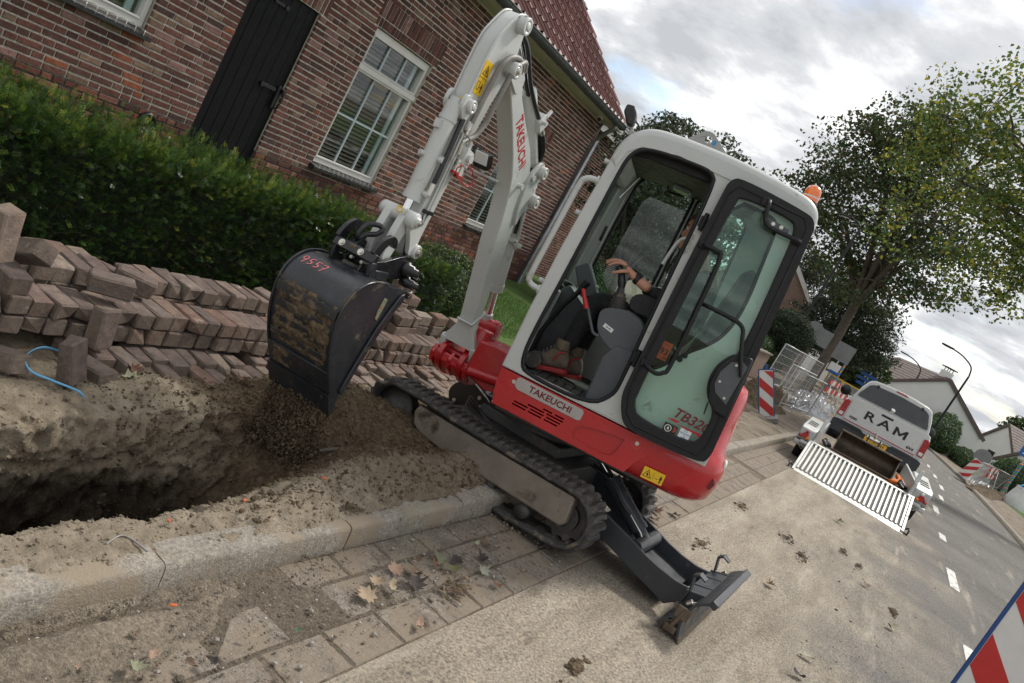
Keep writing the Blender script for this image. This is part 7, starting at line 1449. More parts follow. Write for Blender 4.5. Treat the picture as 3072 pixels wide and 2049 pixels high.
# boots: upper, red midsole edge, dark outsole, laces
def boot(off, rz):
    F = UF @ Matrix.Translation(off) @ Matrix.Rotation(rz, 4, 'Z') @ Matrix.Rotation(R(14), 4, 'Y')
    def ring(x, w, zb, zt, n=14): return [Vector((x, w * math.cos(2 * math.pi * i / n) * (1.0 if math.sin(2 * math.pi * i / n) < 0 else 0.86), (zb + zt) / 2 + (zt - zb) / 2 * math.sin(2 * math.pi * i / n))) for i in range(n)]
    m = MB(); m.loft([ring(-0.085, 0.026, 0.02, 0.09), ring(-0.07, 0.037, 0.008, 0.13), ring(-0.035, 0.041, 0.008, 0.155), ring(0.005, 0.042, 0.008, 0.145), ring(0.05, 0.043, 0.008, 0.105), ring(0.10, 0.048, 0.008, 0.082), ring(0.15, 0.047, 0.008, 0.070), ring(0.185, 0.035, 0.012, 0.058), ring(0.198, 0.015, 0.022, 0.045)]); b = part('boot', m, 'boot_leather', per, F)
    sb_ = b.modifiers.new('sub', 'SUBSURF'); sb_.levels = 1; sb_.render_levels = 1
    m = MB(); m.loft([[Vector((x, y * k, z)) for x, y in [(-0.092, 0.0), (-0.085, 0.03), (-0.05, 0.041), (0.0, 0.038), (0.05, 0.041), (0.11, 0.05), (0.16, 0.047), (0.192, 0.03), (0.204, 0.0), (0.192, -0.03), (0.16, -0.047), (0.11, -0.05), (0.05, -0.041), (0.0, -0.038), (-0.05, -0.041), (-0.085, -0.03)]] for k, z in ((0.97, -0.014), (1.02, -0.004), (1.03, 0.012))]); part('sole', m, 'boot_red', b, F)
    for k in range(5): m = MB(); x = 0.015 + 0.02 * k; z = 0.142 - 0.0125 * k - 0.0007 * k * k; m.tube([(x, -0.022, z - 0.006), (x + 0.004, 0.0, z + 0.006), (x, 0.022, z - 0.006)], 0.003, 6); part('lace', m, 'hose_grey', b, F)
    m = MB(); m.tube([(-0.06, 0.0405, 0.12), (-0.02, 0.042, 0.105), (0.0, 0.043, 0.06)], 0.006, 6); part('boot_stripe', m, 'boot_red', b, F)
    m = MB(); m.lathe([(0.045, -0.03), (0.049, 0.0), (0.047, 0.03)], (-0.035, 0, 0.16), (-0.15, 0, 1), 14); part('boot_collar', m, 'boot_leather', b, F)
boot((0.055, 0.16, 0.715), 0.05); boot((-0.03, 0.02, 0.70), -0.08)
# ------------------------------------------------------------------ trailer with ramp, and the pickup ahead of it
pmat('galvanised', (0.46, 0.47, 0.46), 0.14, 9, 0.42, metallic=0.55, dirt=((0.26, 0.235, 0.20), 0.3, 7))
pmat('ramp_slat_metal', (0.52, 0.52, 0.49), 0.1, 9, 0.4, metallic=0.5)
pmat('ramp_gap', (0.13, 0.125, 0.11), 0.2, 9, 0.7)
pmat('truck_white', (0.58, 0.585, 0.57), 0.04, 3, 0.28, coat=0.5, dirt=((0.34, 0.32, 0.28), 0.06, 4))
pmat('tinted_glass', (0.035, 0.038, 0.042), 0.1, 3, 0.14)
pmat('lamp_red', (0.35, 0.006, 0.014), 0.2, 30, 0.18, coat=1.0)
pmat('lamp_amber', (0.75, 0.20, 0.01), 0.1, 30, 0.2)
pmat('plate_yellow', (0.75, 0.40, 0.01), 0.05, 10, 0.5)
pmat('tyre', (0.018, 0.018, 0.018), 0.3, 20, 0.85)
pmat('tarp_orange', (0.60, 0.13, 0.01), 0.1, 10, 0.7)
PSI, ROL = R(3.0), R(-2.4)
TF = Matrix.Translation((13.05, 0.09, 0.012)) @ Matrix.Rotation(PSI, 4, 'Z') @ Matrix.Rotation(ROL, 4, 'X')
tl_ = thing('trailer', 'galvanised machine trailer with its ribbed loading ramp lowered to the road', 'trailer', (15.0, 0.2, 0.0))
rs_ = math.atan2(0.42, 1.12); RL = math.hypot(0.42, 1.12); RFm = TF @ Matrix.Translation((0, 0, 0.015)) @ Matrix.Rotation(-rs_, 4, 'Y')
m = MB(); m.bb(0, RL, -0.86, 0.86, -0.02, -0.008); ramp_ = part('ramp', m, 'ramp_gap', tl_, RFm, label='ribbed aluminium loading ramp')
m = MB(); m.bb(-0.05, 0.12, -0.87, 0.87, -0.006, 0.004); part('ramp_lip', m, 'galvanised', ramp_, RFm, 0.003)
m = MB(); m.bb(RL - 0.05, RL, -0.87, 0.87, -0.006, 0.025); part('ramp_head', m, 'galvanised', ramp_, RFm, 0.003)
for y in (-0.855, 0.855): m = MB(); m.bb(0, RL, y - 0.02, y + 0.02, -0.03, 0.03); part('ramp_rail', m, 'galvanised', ramp_, RFm, 0.004)
for i in range(24):
    y = -0.81 + i * 1.62 / 23; m = MB(); m.prism([(y - 0.022, -0.006), (y - 0.016, 0.022), (y + 0.016, 0.022), (y + 0.022, -0.006)], 0.125, RL - 0.055, lambda a, b, t: Vector((t, a, b))); part('ramp_slat', m, 'ramp_slat_metal', ramp_, RFm, 0.003)
for y in (-0.93, 0.93): m = MB(); m.tube([(0.02, y * 0.945, 0.0), (0.0, y, 0.0), (0.0, y, 0.06), (0.10, y, 0.06), (0.10, y * 0.95, 0.02)], 0.014, 8); part('ramp_handle', m, 'black_plastic', ramp_, RFm)
pmat('trailer_deck', (0.17, 0.135, 0.095), 0.2, 6, 0.8, dirt=((0.24, 0.19, 0.13), 0.4, 5))
m = MB(); m.bb(1.12, 4.6, -0.80, 0.80, 0.38, 0.42); part('deck', m, 'trailer_deck', tl_, TF, 0.005)
m = MB(); m.bb(1.14, 4.6, -0.85, 0.85, 0.30, 0.378); part('chassis', m, 'galvanised', tl_, TF, 0.01)
for sg in (1, -1):
    m = MB(); m.bb(1.2, 4.62, sg * 0.80 - 0.02, sg * 0.80 + 0.02, 0.42, 0.66); part('side_board', m, 'galvanised', tl_, TF, 0.006)
    m = MB(); m.prism([(1.30, 0.33), (1.22, 0.40), (1.22, 0.585), (1.30, 0.635), (3.0, 0.70), (3.15, 0.62), (3.15, 0.40), (3.1, 0.33), (2.95, 0.33), (2.90, 0.45), (2.72, 0.56), (1.72, 0.56), (1.54, 0.45), (1.5, 0.33)], sg * 0.83 if sg > 0 else -1.09, 1.09 if sg > 0 else -0.83, FN); fd = part('mudguard', m, 'galvanised', tl_, TF, 0.012)
    for k in range(3): m = MB(); m.box((1.62 + 0.28 * k, sg * 0.97, 0.655 + 0.0107 * k), (0.10, 0.15, 0.006)); part('tread_plate', m, 'ramp_gap', fd, TF)
    m = MB(); m.box((1.26, sg * 0.80, 0.62), (0.05, 0.06, 0.50), Matrix.Rotation(R(14), 3, 'Y')); part('ramp_post', m, 'galvanised', tl_, TF, 0.006)
    m = MB(); m.prism([(sg * 0.90, 0.425), (sg * 1.075, 0.425), (sg * 0.96, 0.575)], 1.195, 1.216, lambda a, b, t: Vector((t, a, b))); lt = part('rear_lamp', m, 'lamp_red', tl_, TF, 0.004)
    for yy, zz, mm_ in ((0.925, 0.44, 'lamp_amber'), (1.05, 0.445, 'lamp_red'), (0.965, 0.545, 'lamp_red' if sg > 0 else 'sticker_white')): m = MB(); m.lathe([(0.0, -0.016), (0.022, -0.014), (0.028, 0.0), (0.028, 0.01)], (1.192, sg * yy, zz), (1, 0, 0), 14); part('lamp_lens', m, mm_, lt, TF)
    m = MB(); m.tube([(1.17 + 0.042 * math.cos(i * math.pi / 4), sg * (0.81 + 0.20 * i / 128), 0.345 + 0.042 * math.sin(i * math.pi / 4)) for i in range(129)], 0.010, 6); part('ramp_spring', m, 'galvanised', tl_, TF)
    m = MB(); m.bb(1.14, 1.24, sg * 0.83, sg * 1.10, 0.28, 0.36); part('rear_beam', m, 'galvanised', tl_, TF, 0.015)
    for x in (1.93, 2.52):
        m = MB(); m.lathe([(0.0, -0.09), (0.17, -0.09), (0.19, -0.07), (0.285, -0.085), (0.30, -0.06), (0.30, 0.06), (0.285, 0.085), (0.19, 0.07), (0.17, 0.05), (0.0, 0.06)], (x, sg * 0.965, 0.285), (0, sg, 0), 28); wh = part('wheel', m, 'tyre', tl_, TF)
        m = MB(); m.lathe([(0.0, 0.062), (0.10, 0.062), (0.165, 0.055), (0.172, 0.072)], (x, sg * 0.965, 0.285), (0, sg, 0), 24); part('rim', m, 'galvanised', wh, TF)
    m = MB(); m.tube([(1.25, sg * 0.90, 0.33), (1.22, sg * 0.93, 0.24), (1.28, sg * 0.98, 0.26), (1.3, sg * 1.02, 0.32)], 0.008, 6); part('chain', m, 'chrome', tl_, TF)
m = MB(); m.tube([(4.5, 0.5, 0.34), (5.7, 0.03, 0.42)], 0.045, 8); m.tube([(4.5, -0.5, 0.34), (5.7, -0.03, 0.42)], 0.045, 8); m.tube([(5.6, 0, 0.42), (6.35, 0, 0.46)], 0.045, 10); part('drawbar', m, 'galvanised', tl_, TF)
# ditching bucket lying on the deck
db = thing('ditching_bucket', 'wide worn ditching bucket lying on the trailer deck', 'bucket', (TF @ Vector((2.1, 0, 0.42)))[:])
pf = [(p.x, p.z) for p in catmull([(1.78, 0, 0.45), (1.90, 0, 0.425), (2.15, 0, 0.43), (2.30, 0, 0.52), (2.33, 0, 0.66), (2.22, 0, 0.78), (2.08, 0, 0.80)], 5)]
m = MB(); m.prism(pf + offs(pf, 0.02)[::-1], -0.50, 0.50, FN); part('shell', m, 'worn_steel', db, TF)
for sg in (1, -1): m = MB(); m.prism(pf, sg * 0.50, sg * 0.52, FN); part('side_plate', m, 'worn_steel', db, TF)
m = MB(); m.bb(2.04, 2.12, -0.53, 0.53, 0.785, 0.815); part('top_lip', m, 'worn_steel', db, TF, 0.006)
m = MB(); m.bb(1.76, 1.84, -0.53, 0.53, 0.435, 0.455); part('cutting_edge', m, 'worn_steel', db, TF, 0.004)
for y in (-0.1, 0.1): m = MB(); m.prism([(2.12, 0.80), (2.30, 0.72), (2.42, 0.86), (2.30, 0.94), (2.16, 0.92)], y - 0.012, y + 0.012, FN); part('ear', m, 'coupler_black', db, TF, 0.004)
m = MB(); m.cyl((2.28, -0.13, 0.88), (2.28, 0.13, 0.88), 0.03, n=12); m.cyl((2.28, 0.0, 0.88), (2.26, 0.02, 1.02), 0.02, n=10); part('pin', m, 'zinc_fitting', db, TF)
sb2 = solo('ratchet_strap', MB().tube(catmull([(1.70, -0.50, 0.45), (1.85, -0.62, 0.50), (2.05, -0.58, 0.55), (2.1, -0.68, 0.50), (1.9, -0.72, 0.46), (1.75, -0.64, 0.48)], 5, True), 0.035, 8, closed=True), 'tarp_orange', 'orange and brown ratchet strap heap on the trailer deck', 'strap', TF)
for y, x in ((0.62, 1.65), (-0.70, 1.50)): solo('lashing_chain', MB().tube(catmull([(x, y, 0.45), (x + 0.12, y + 0.08, 0.50), (x + 0.2, y - 0.05, 0.46), (x + 0.3, y + 0.06, 0.52), (x + 0.42, y, 0.45)], 4), 0.03, 7), 'coupler_black', 'dark lashing chain heap on the %s side of the trailer deck' % ('left' if y > 0 else 'right'), 'chain', TF)
# pickup
KF = Matrix.Translation((19.6, 0.27, 0.02)) @ Matrix.Rotation(PSI, 4, 'Z') @ Matrix.Rotation(ROL, 4, 'X')
pk = thing('pickup_truck', 'white pickup truck with a canopy, seen from behind, RAM on its tailgate', 'pickup', (22, 0.4, 0.0))
def sect(x, pts): return [Vector((x, y, z)) for y, z in pts] + [Vector((x, -y, z)) for y, z in pts[::-1]]
bodyp = [(0.86, 0.52), (0.97, 0.58), (1.0, 0.80), (0.985, 1.0), (0.965, 1.18), (0.92, 1.30), (0.84, 1.33)]
m = MB(); m.loft([sect(x, [(y * k, z) for y, z in bodyp]) for x, k in ((0.0, 0.965), (0.06, 0.99), (0.5, 1.0), (4.4, 1.0), (5.3, 0.98), (5.75, 0.93))]); pb = part('body', m, 'truck_white', pk, KF); pb.data.set_sharp_from_angle(angle=R(45))
cap = [(0.86, 1.28), (0.855, 1.36), (0.78, 1.62), (0.70, 1.80), (0.60, 1.855), (0.30, 1.885), (0.0, 1.89)]
m = MB(); m.loft([sect(x, [(y * k, 1.28 + (z - 1.28) * kz) for y, z in cap]) for x, k, kz in ((0.10, 0.985, 0.94), (0.16, 1.0, 0.985), (0.4, 1.0, 1.0), (2.0, 1.0, 1.02), (3.4, 0.98, 1.02), (3.9, 0.95, 0.8), (4.3, 0.93, 0.2))]); cp_ = part('canopy', m, 'truck_white', pk, KF); cp_.data.set_sharp_from_angle(angle=R(45))
wq = fillet([(0.785, 1.385), (0.775, 1.44), (0.665, 1.70), (0.58, 1.755), (0.0, 1.785), (-0.58, 1.755), (-0.665, 1.70), (-0.775, 1.44), (-0.785, 1.385)], 0.03)
m = MB(); m.prism(wq, 0.0, 0.012, lambda a, b, t: Vector((0.075 + (b - 1.28) * 0.06 - t, a, b))); rwp = part('rear_window', m, 'tinted_glass', pk, KF, 0.004)
for y in (0.50, -0.50): m = MB(); m.box((0.085, y, 1.752), (0.03, 0.05, 0.07)); part('window_hinge', m, 'black_plastic', rwp, KF, 0.006)
m = MB(); m.lathe([(0.0, 0.0), (0.05, 0.0), (0.055, 0.01)], (0.066, 0.0, 1.425), (1, 0, 0), 16); part('window_lock', m, 'chrome', rwp, KF)
m = MB(); m.box((0.105, 0, 1.845), (0.03, 0.26, 0.035)); part('brake_lamp', m, 'lamp_red', pk, KF, 0.006)
m = MB(); m.prism(fillet([(-0.80, 0.745), (0.80, 0.745), (0.81, 1.27), (0.70, 1.305), (-0.70, 1.305), (-0.81, 1.27)], 0.03), -0.022, 0.0, lambda a, b, t: Vector((t, a, b))); tg_ = part('tailgate', m, 'truck_white', pk, KF, 0.008)
m = MB(); m.box((-0.026, 0.02, 1.245), (0.012, 0.26, 0.045)); part('tailgate_handle', m, 'black_plastic', tg_, KF, 0.008)
TX = lambda F, x, y, z: F @ Matrix.Translation((x, y, z)) @ Matrix.Rotation(R(-90), 4, 'Z') @ Matrix.Rotation(R(90), 4, 'X')
for ch_, yo_ in (('R', 0.34), ('A', 0.0)): text_part('lettering', ch_, 0.27, 'print_black', tg_, TX(KF, -0.0235, yo_, 1.07), 0.006, 0.0, 0.005, 1.45)
m = MB(); m.prism([(-0.14, -0.095), (-0.085, -0.095), (-0.085, 0.02), (-0.02, -0.06), (0.02, -0.06), (0.085, 0.02), (0.085, -0.095), (0.14, -0.095), (0.14, 0.095), (0.09, 0.095), (0.0, -0.01), (-0.09, 0.095), (-0.14, 0.095)], -0.006, 0.006, lambda a, b, t: Vector((-0.0235 + t, -0.36 - a, 1.07 + b))); part('lettering', m, 'print_black', tg_, KF)
text_part('lettering', '4X4', 0.085, 'print_black', tg_, TX(KF, -0.0235, -0.66, 0.87), 0.003, 0.2, 0.003, 1.1); text_part('lettering', 'REBEL', 0.07, 'print_black', tg_, TX(KF, -0.0235, 0.62, 0.885), 0.003, 0.2, 0.002, 1.0)
m = MB(); m.bb(-0.026, -0.0225, -0.80, 0.80, 0.775, 0.795); part('red_stripe', m, 'letter_red', tg_, KF); 
for sg in (1, -1):
    m = MB(); m.prism(fillet([(sg * 0.84, 0.81), (sg * 0.975, 0.80), (sg * 0.965, 1.17), (sg * 0.90, 1.215), (sg * 0.83, 1.20)], 0.02), -0.02, 0.06, lambda a, b, t: Vector((t, a, b))); tl2 = part('tail_lamp', m, 'lamp_red', pk, KF, 0.008); m = MB(); m.box((-0.0215, sg * 0.905, 0.87), (0.004, 0.085, 0.075)); part('reversing_lamp', m, 'sticker_white', tl2, KF)
    for x in (1.25, 4.75):
        m = MB(); m.lathe([(0.0, -0.12), (0.22, -0.12), (0.26, -0.10), (0.38, -0.12), (0.405, -0.08), (0.405, 0.08), (0.38, 0.12), (0.26, 0.10), (0.22, 0.06), (0.0, 0.07)], (x, sg * 0.84, 0.39), (0, sg, 0), 28); wh = part('wheel', m, 'tyre', pk, KF); m = MB(); m.lathe([(0.0, 0.075), (0.2, 0.08), (0.235, 0.10)], (x, sg * 0.84, 0.39), (0, sg, 0), 20); part('rim', m, 'galvanised', wh, KF)
    m = MB(); m.ball((3.6, sg * 1.12, 1.32), 0.14, 12, 8, sc=(0.55, 1.0, 1.0)); m.tube([(3.6, sg * 0.93, 1.25), (3.6, sg * 1.08, 1.28)], 0.03, 8); part('mirror', m, 'black_plastic', pk, KF)
m = MB(); m.prism(fillet([(-0.99, 0.46), (0.99, 0.46), (1.0, 0.70), (0.9, 0.735), (0.36, 0.735), (0.30, 0.69), (-0.30, 0.69), (-0.36, 0.735), (-0.9, 0.735), (-1.0, 0.70)], 0.03), -0.16, 0.03, lambda a, b, t: Vector((t + 0.05 * abs(a) ** 2, a, b))); bu = part('bumper', m, 'paint_dark', pk, KF, 0.015)
m = MB(); m.box((-0.165, -0.02, 0.62), (0.008, 0.50, 0.115)); npk_ = part('number_plate', m, 'plate_yellow', bu, KF, 0.003); text_part('lettering', 'VT-913-H', 0.10, 'print_black', npk_, TX(KF, -0.1695, -0.02, 0.62), 0.001, 0, 0.002, 0.95)
m = MB(); m.bb(-0.30, 0.02, -0.03, 0.03, 0.42, 0.47); m.ball((-0.30, 0, 0.51), 0.03, 10, 8); part('tow_ball', m, 'coupler_black', pk, KF)
m = MB(); m.bb(0.02, 5.6, -0.85, 0.85, 0.36, 0.53); part('underbody', m, 'coupler_black', pk, KF, 0.03)

# ------------------------------------------------------------------ red and white barrier boards
pmat('board_white', (0.64, 0.63, 0.60), 0.05, 8, 0.5, dirt=((0.36, 0.34, 0.30), 0.2, 9))
pmat('board_red', (0.46, 0.022, 0.018), 0.08, 8, 0.45, dirt=((0.30, 0.10, 0.07), 0.12, 9))
pmat('board_blue', (0.015, 0.06, 0.20), 0.1, 8, 0.4)
pmat('foot_grey', (0.17, 0.165, 0.155), 0.2, 8, 0.9)
def barrier_board(label, M, w=0.25, h=1.0, z0=0.15, slope=1, foot=True, border=True, period=0.43, band0=0.0, group='red and white barrier boards'):
    """local: x across (to the right seen from the front), -y towards the viewer, z up"""
    root = thing('barrier_board', label, 'barrier', (M @ Vector((0, 0, 0)))[:], group)
    m = MB(); m.bb(-w / 2, w / 2, -0.012, 0.012, z0, z0 + h); part('panel', m, 'board_white', root, M)
    k0 = -2
    while True:
        za = z0 + band0 + k0 * period; k0 += 1
        if za > z0 + h: break
        q = [(-w / 2 + 0.003, za - slope * w * 0.45), (w / 2 - 0.003, za + slope * w * 0.45), (w / 2 - 0.003, za + slope * w * 0.45 + period / 2), (-w / 2 + 0.003, za - slope * w * 0.45 + period / 2)]
        def clip(poly, lo, hi):
            for lim, keep in ((lo, lambda z: z >= lo), (hi, lambda z: z <= hi)):
                o_ = []
                for i in range(len(poly)):
                    a, b = poly[i - 1], poly[i]
                    if keep(a[1]) != keep(b[1]): t = (lim - a[1]) / (b[1] - a[1]); o_.append((a[0] + (b[0] - a[0]) * t, lim))
                    if keep(b[1]): o_.append(b)
                poly = o_
                if len(poly) < 3: return []
            return poly
        q = clip(q, z0 + 0.02, z0 + h - 0.02)
        if len(q) >= 3: m = MB(); m.prism(q, -0.0145, -0.0125, FN); part('red_stripe', m, 'board_red', root, M)
    if border:
        m = MB(); b = 0.022
        m.prism([(-w / 2 - b, z0 - b), (w / 2 + b, z0 - b), (w / 2 + b, z0 + h + b), (-w / 2 - b, z0 + h + b)], -0.02, 0.02, FN, [[(-w / 2, z0), (w / 2, z0), (w / 2, z0 + h), (-w / 2, z0 + h)]]); part('rim', m, 'board_blue', root, M, 0.006)
        m = MB(); m.bb(-0.035, 0.035, -0.015, 0.015, z0 + h + 0.02, z0 + h + 0.12); part('handle', m, 'board_blue', root, M, 0.008)
    m = MB(); m.bb(-0.03, 0.03, -0.02, 0.02, 0.0, z0); part('post', m, 'board_blue', root, M)
    if foot: m = MB(); m.bb(-0.22, 0.22, -0.38, 0.38, 0.0, 0.11); part('foot_block', m, 'foot_grey', root, M, 0.02)
    return root
lean = Matrix.Translation((17.15, 2.16, 0.02)) @ Matrix.Rotation(R(-90 + 12), 4, 'Z') @ Matrix.Rotation(R(-31), 4, 'Y')
barrier_board('red and white barrier board with blue rim leaning behind the excavator', lean, 0.27, 0.96, 0.10, -1, True, True, 0.40, 0.10)
def face_cam(p, extra=0.0): return Matrix.Translation(p) @ Matrix.Rotation(math.atan2(p[1], p[0]) - R(90) + extra, 4, 'Z')
# nearest board, cut off by the lower right corner of the picture
pn = Vector((5.30, -1.085, 0.0)); barrier_board('large red and white barrier board in the lower right corner', face_cam(pn, R(4)), 0.25, 1.0, 0.26, -1, True, True, 0.44, 0.205)
for i, (p, ex, lab) in enumerate(((Vector((41.4, -3.1, 0.1)), 0.25, 'striped barrier board standing on the right pavement nearest the pickup'), (Vector((50.5, -4.55, 0.1)), -0.2, 'striped barrier board farther along the right pavement'))):
    barrier_board(lab, face_cam(p, R(20 * ex)) @ Matrix.Rotation(R(14 if i == 0 else 6), 4, 'Y'), 0.42 if i == 0 else 0.36, 1.0, 0.12, 1, True, False, 0.42, 0.0)
# ------------------------------------------------------------------ fences on the works
def fence(label, p0, p1, h, mesh=True, bars=0, name='mesh_fence', group='fences round the works', lean_=0.0):
    p0, p1 = Vector(p0), Vector(p1); d = (p1 - p0); L = d.length; d.normalize(); M = frame_of(p0, d, Vector((0, 0, 1)).cross(d), (0, 0, 1)) @ Matrix.Rotation(lean_, 4, 'X')
    root = thing(name, label, 'fence', p0[:], group)
    m = MB(); m.tube([(0, 0, 0), (0, 0, h), (L, 0, h), (L, 0, 0)], 0.02, 6); m.tube([(0, 0, 0.12), (L, 0, 0.12)], 0.016, 6); part('frame', m, 'galvanised', root, M)
    n = bars or int(L / 0.16)
    for i in range(1, n): m = MB(); m.tube([(L * i / n, 0, 0.12), (L * i / n, 0, h)], 0.006 if mesh else 0.009, 4, caps=False); part('wire', m, 'galvanised', root, M)
    if mesh:
        for k in range(1, int(h / 0.25)): m = MB(); m.tube([(0, 0.004, 0.12 + k * 0.25), (L, 0.004, 0.12 + k * 0.25)], 0.006, 4, caps=False); part('wire', m, 'galvanised', root, M)
    for x in (0.15, L - 0.15): m = MB(); m.tube([(x, -0.3, 0.02), (x, 0.3, 0.02)], 0.02, 6); part('foot', m, 'galvanised', root, M)
fence('crowd barrier nearest the leaning striped board', (21.9, 2.72, 0.06), (24.6, 2.25, 0.06), 1.08, False, 5)
fence('crowd barrier behind the near one beside the plastic sheet', (25.2, 3.4, 0.06), (28.4, 3.0, 0.06), 1.08, False, 14)
fence('tall wire mesh fence panel in front of the clipped hedge', (26.5, 4.1, 0.06), (30.0, 3.9, 0.06), 1.5)
fence('tall wire mesh fence panel beside the big tree trunk', (30.1, 3.9, 0.06), (34.0, 3.6, 0.06), 1.5)
fence('wire mesh fence along the right pavement by the striped boards', (42.5, -3.6, 0.1), (50.0, -4.9, 0.1), 1.1)
fence('wire mesh fence running behind the white bulk bag', (50.3, -5.0, 0.1), (58.0, -7.4, 0.1), 1.1)
for i, (x, y, z) in enumerate(((36.5, 3.0, 0.75), (38.2, 2.75, 0.75), (47.0, -4.6, 0.75), (53.5, -6.2, 0.7))):
    M = Matrix.Translation((x, y, 0.05)) @ Matrix.Rotation(R(-8 if y > 0 else -14), 4, 'Z'); root = thing('plank_barrier', ['red and white plank barrier left of the pickup roof', 'second red and white plank barrier left of the pickup roof', 'red and white plank barrier between the striped boards on the right', 'red and white plank barrier behind the white bulk bag'][i], 'barrier', (x, y, 0.05), 'plank barriers')
    for zz in (0.55, 0.9):
        for k in range(5): m = MB(); m.bb(-1.25 + k * 0.5, -0.752 + k * 0.5, -0.015, 0.015, zz, zz + 0.22); part('plank_section', m, 'board_red' if k % 2 == 0 else 'board_white', root, M)
    for xx in (-1.0, 1.0): m = MB(); m.tube([(xx, -0.3, 0), (xx, 0, 1.1), (xx, 0.3, 0)], 0.025, 6); part('stand', m, 'galvanised', root, M)
# black plastic sheet over the works
pmat('plastic_black', (0.018, 0.019, 0.021), 0.2, 6, 0.22); pmat('plastic_silver', (0.20, 0.20, 0.205), 0.5, 3, 0.3)
def crumple(name, label, c, sx, sy, h, mat, cat, seed, rz=0.0, thick=0.004, group=None, fr=2.2):
    n1, n2 = 46, 30; g = []
    for i in range(n1):
        row = []
        for j in range(n2):
            a, b = i / (n1 - 1) * 2 - 1, j / (n2 - 1) * 2 - 1; e = max(0.0, 1 - max(abs(a), abs(b)) ** 4); zz = h * e * (0.45 + 1.1 * abs(float(vnoise(a * fr + seed, b * fr, seed, 1.0, 4)))) + 0.012 * float(vnoise(a * 9, b * 9, seed, 1, 2))
            row.append(Vector((a * sx * (1 + 0.12 * float(vnoise(b * 2, seed, 0, 1, 2))), b * sy * (1 + 0.15 * float(vnoise(a * 2, seed, 5, 1, 2))), zz)))
        g.append(row)
    m = MB(); m.sheet(g, smooth=False); o = solo(name, m, mat, label, cat, Matrix.Translation(c) @ Matrix.Rotation(rz, 4, 'Z'), group); sm_ = o.modifiers.new('thick', 'SOLIDIFY'); sm_.thickness = thick; return o
crumple('plastic_sheet', 'crumpled black plastic sheet on the dug pavement behind the crowd barrier', (25.8, 2.55, 0.06), 2.6, 0.45, 0.34, 'plastic_black', 'plastic sheet', 3.0, R(-9))
crumple('plastic_sheet', 'silvery plastic sheet heaped behind the black one', (31.5, 2.9, 0.06), 1.7, 0.4, 0.55, 'plastic_silver', 'plastic sheet', 8.0, R(-12))
crumple('plastic_sheet', 'silver plastic sheet lying behind the soil heap on the right pavement', (47.2, -4.4, 0.08), 1.9, 0.5, 0.30, 'plastic_silver', 'plastic sheet', 15.0, R(-12))
crumple('soil_heap', 'low brown soil heap along the right hand kerb', (43.0, -4.55, 0.05), 4.8, 0.55, 0.36, 'clod', 'soil', 5.0, R(-10), fr=3.5)
for i, (x, y, sx, sy, h) in enumerate(((19.2, 2.75, 1.6, 0.5, 0.28), (22.6, 3.25, 1.9, 0.5, 0.45), (12.6, 2.7, 1.8, 0.55, 0.22), (14.9, 2.95, 1.6, 0.55, 0.30))):
    crumple('soil_heap', ['brown soil heap behind the leaning striped board', 'brown soil heap under the crowd barrier', 'loose soil heap just behind the excavator tail', 'loose soil heap between the excavator tail and the leaning board'][i], (x, y, 0.05), sx, sy, h, 'clod', 'soil', 20.0 + i * 3, 0, fr=3.2)
pmat('bag_white', (0.62, 0.62, 0.60), 0.06, 5, 0.75, bump=0.2, bscale=30)
m = MB(); rg = []
for k in range(12):
    t = k / 11; r_ = 0.62 * (1 - 0.25 * t) * (1 + 0.06 * math.sin(5 * t)); rg.append([Vector((r_ * math.cos(a) * (1 + 0.10 * float(vnoise(math.cos(a) * 2, math.sin(a) * 2, t * 3, 1, 3))), r_ * math.sin(a) * (1 + 0.10 * float(vnoise(math.cos(a) * 2, math.sin(a) * 2, t * 3 + 9, 1, 3))), 0.95 * t + 0.12 * float(vnoise(a, t, 4, 1, 2)) * t)) for a in np.linspace(0, 2 * math.pi, 29)[:-1]])
m.loft(rg); bg = thing('bulk_bag', 'white bulk bag slumped on the right hand pavement', 'bag', (44.5, -5.9, 0.06)); bgp = part('bag', m, 'bag_white', bg, Matrix.Translation((44.5, -5.9, 0.06)))
m = MB()
for a in (0.6, 2.4): m.tube(catmull([(0.45 * math.cos(a), 0.45 * math.sin(a), 0.9), (0.3 * math.cos(a + 0.3), 0.3 * math.sin(a + 0.3), 1.12), (0.40 * math.cos(a + 0.8), 0.40 * math.sin(a + 0.8), 0.92)], 4), 0.03, 6)
part('loop', m, 'print_blue', bg, Matrix.Translation((44.5, -5.9, 0.06)))
pmat('plank_wood', (0.42, 0.32, 0.17), 0.2, 8, 0.8)
for k in range(4): solo('timber', MB().box((0, 0, 0), (2.2, 0.12, 0.10), None), 'plank_wood', ['lowest', 'second', 'third', 'topmost'][k] + ' pale timber behind the white bulk bag', 'timber', Matrix.Translation((47.5, -6.9 - 0.1 * k, 0.2 + 0.14 * k)) @ Matrix.Rotation(R(-70 + 6 * k), 4, 'Z'), 'timbers by the bulk bag')

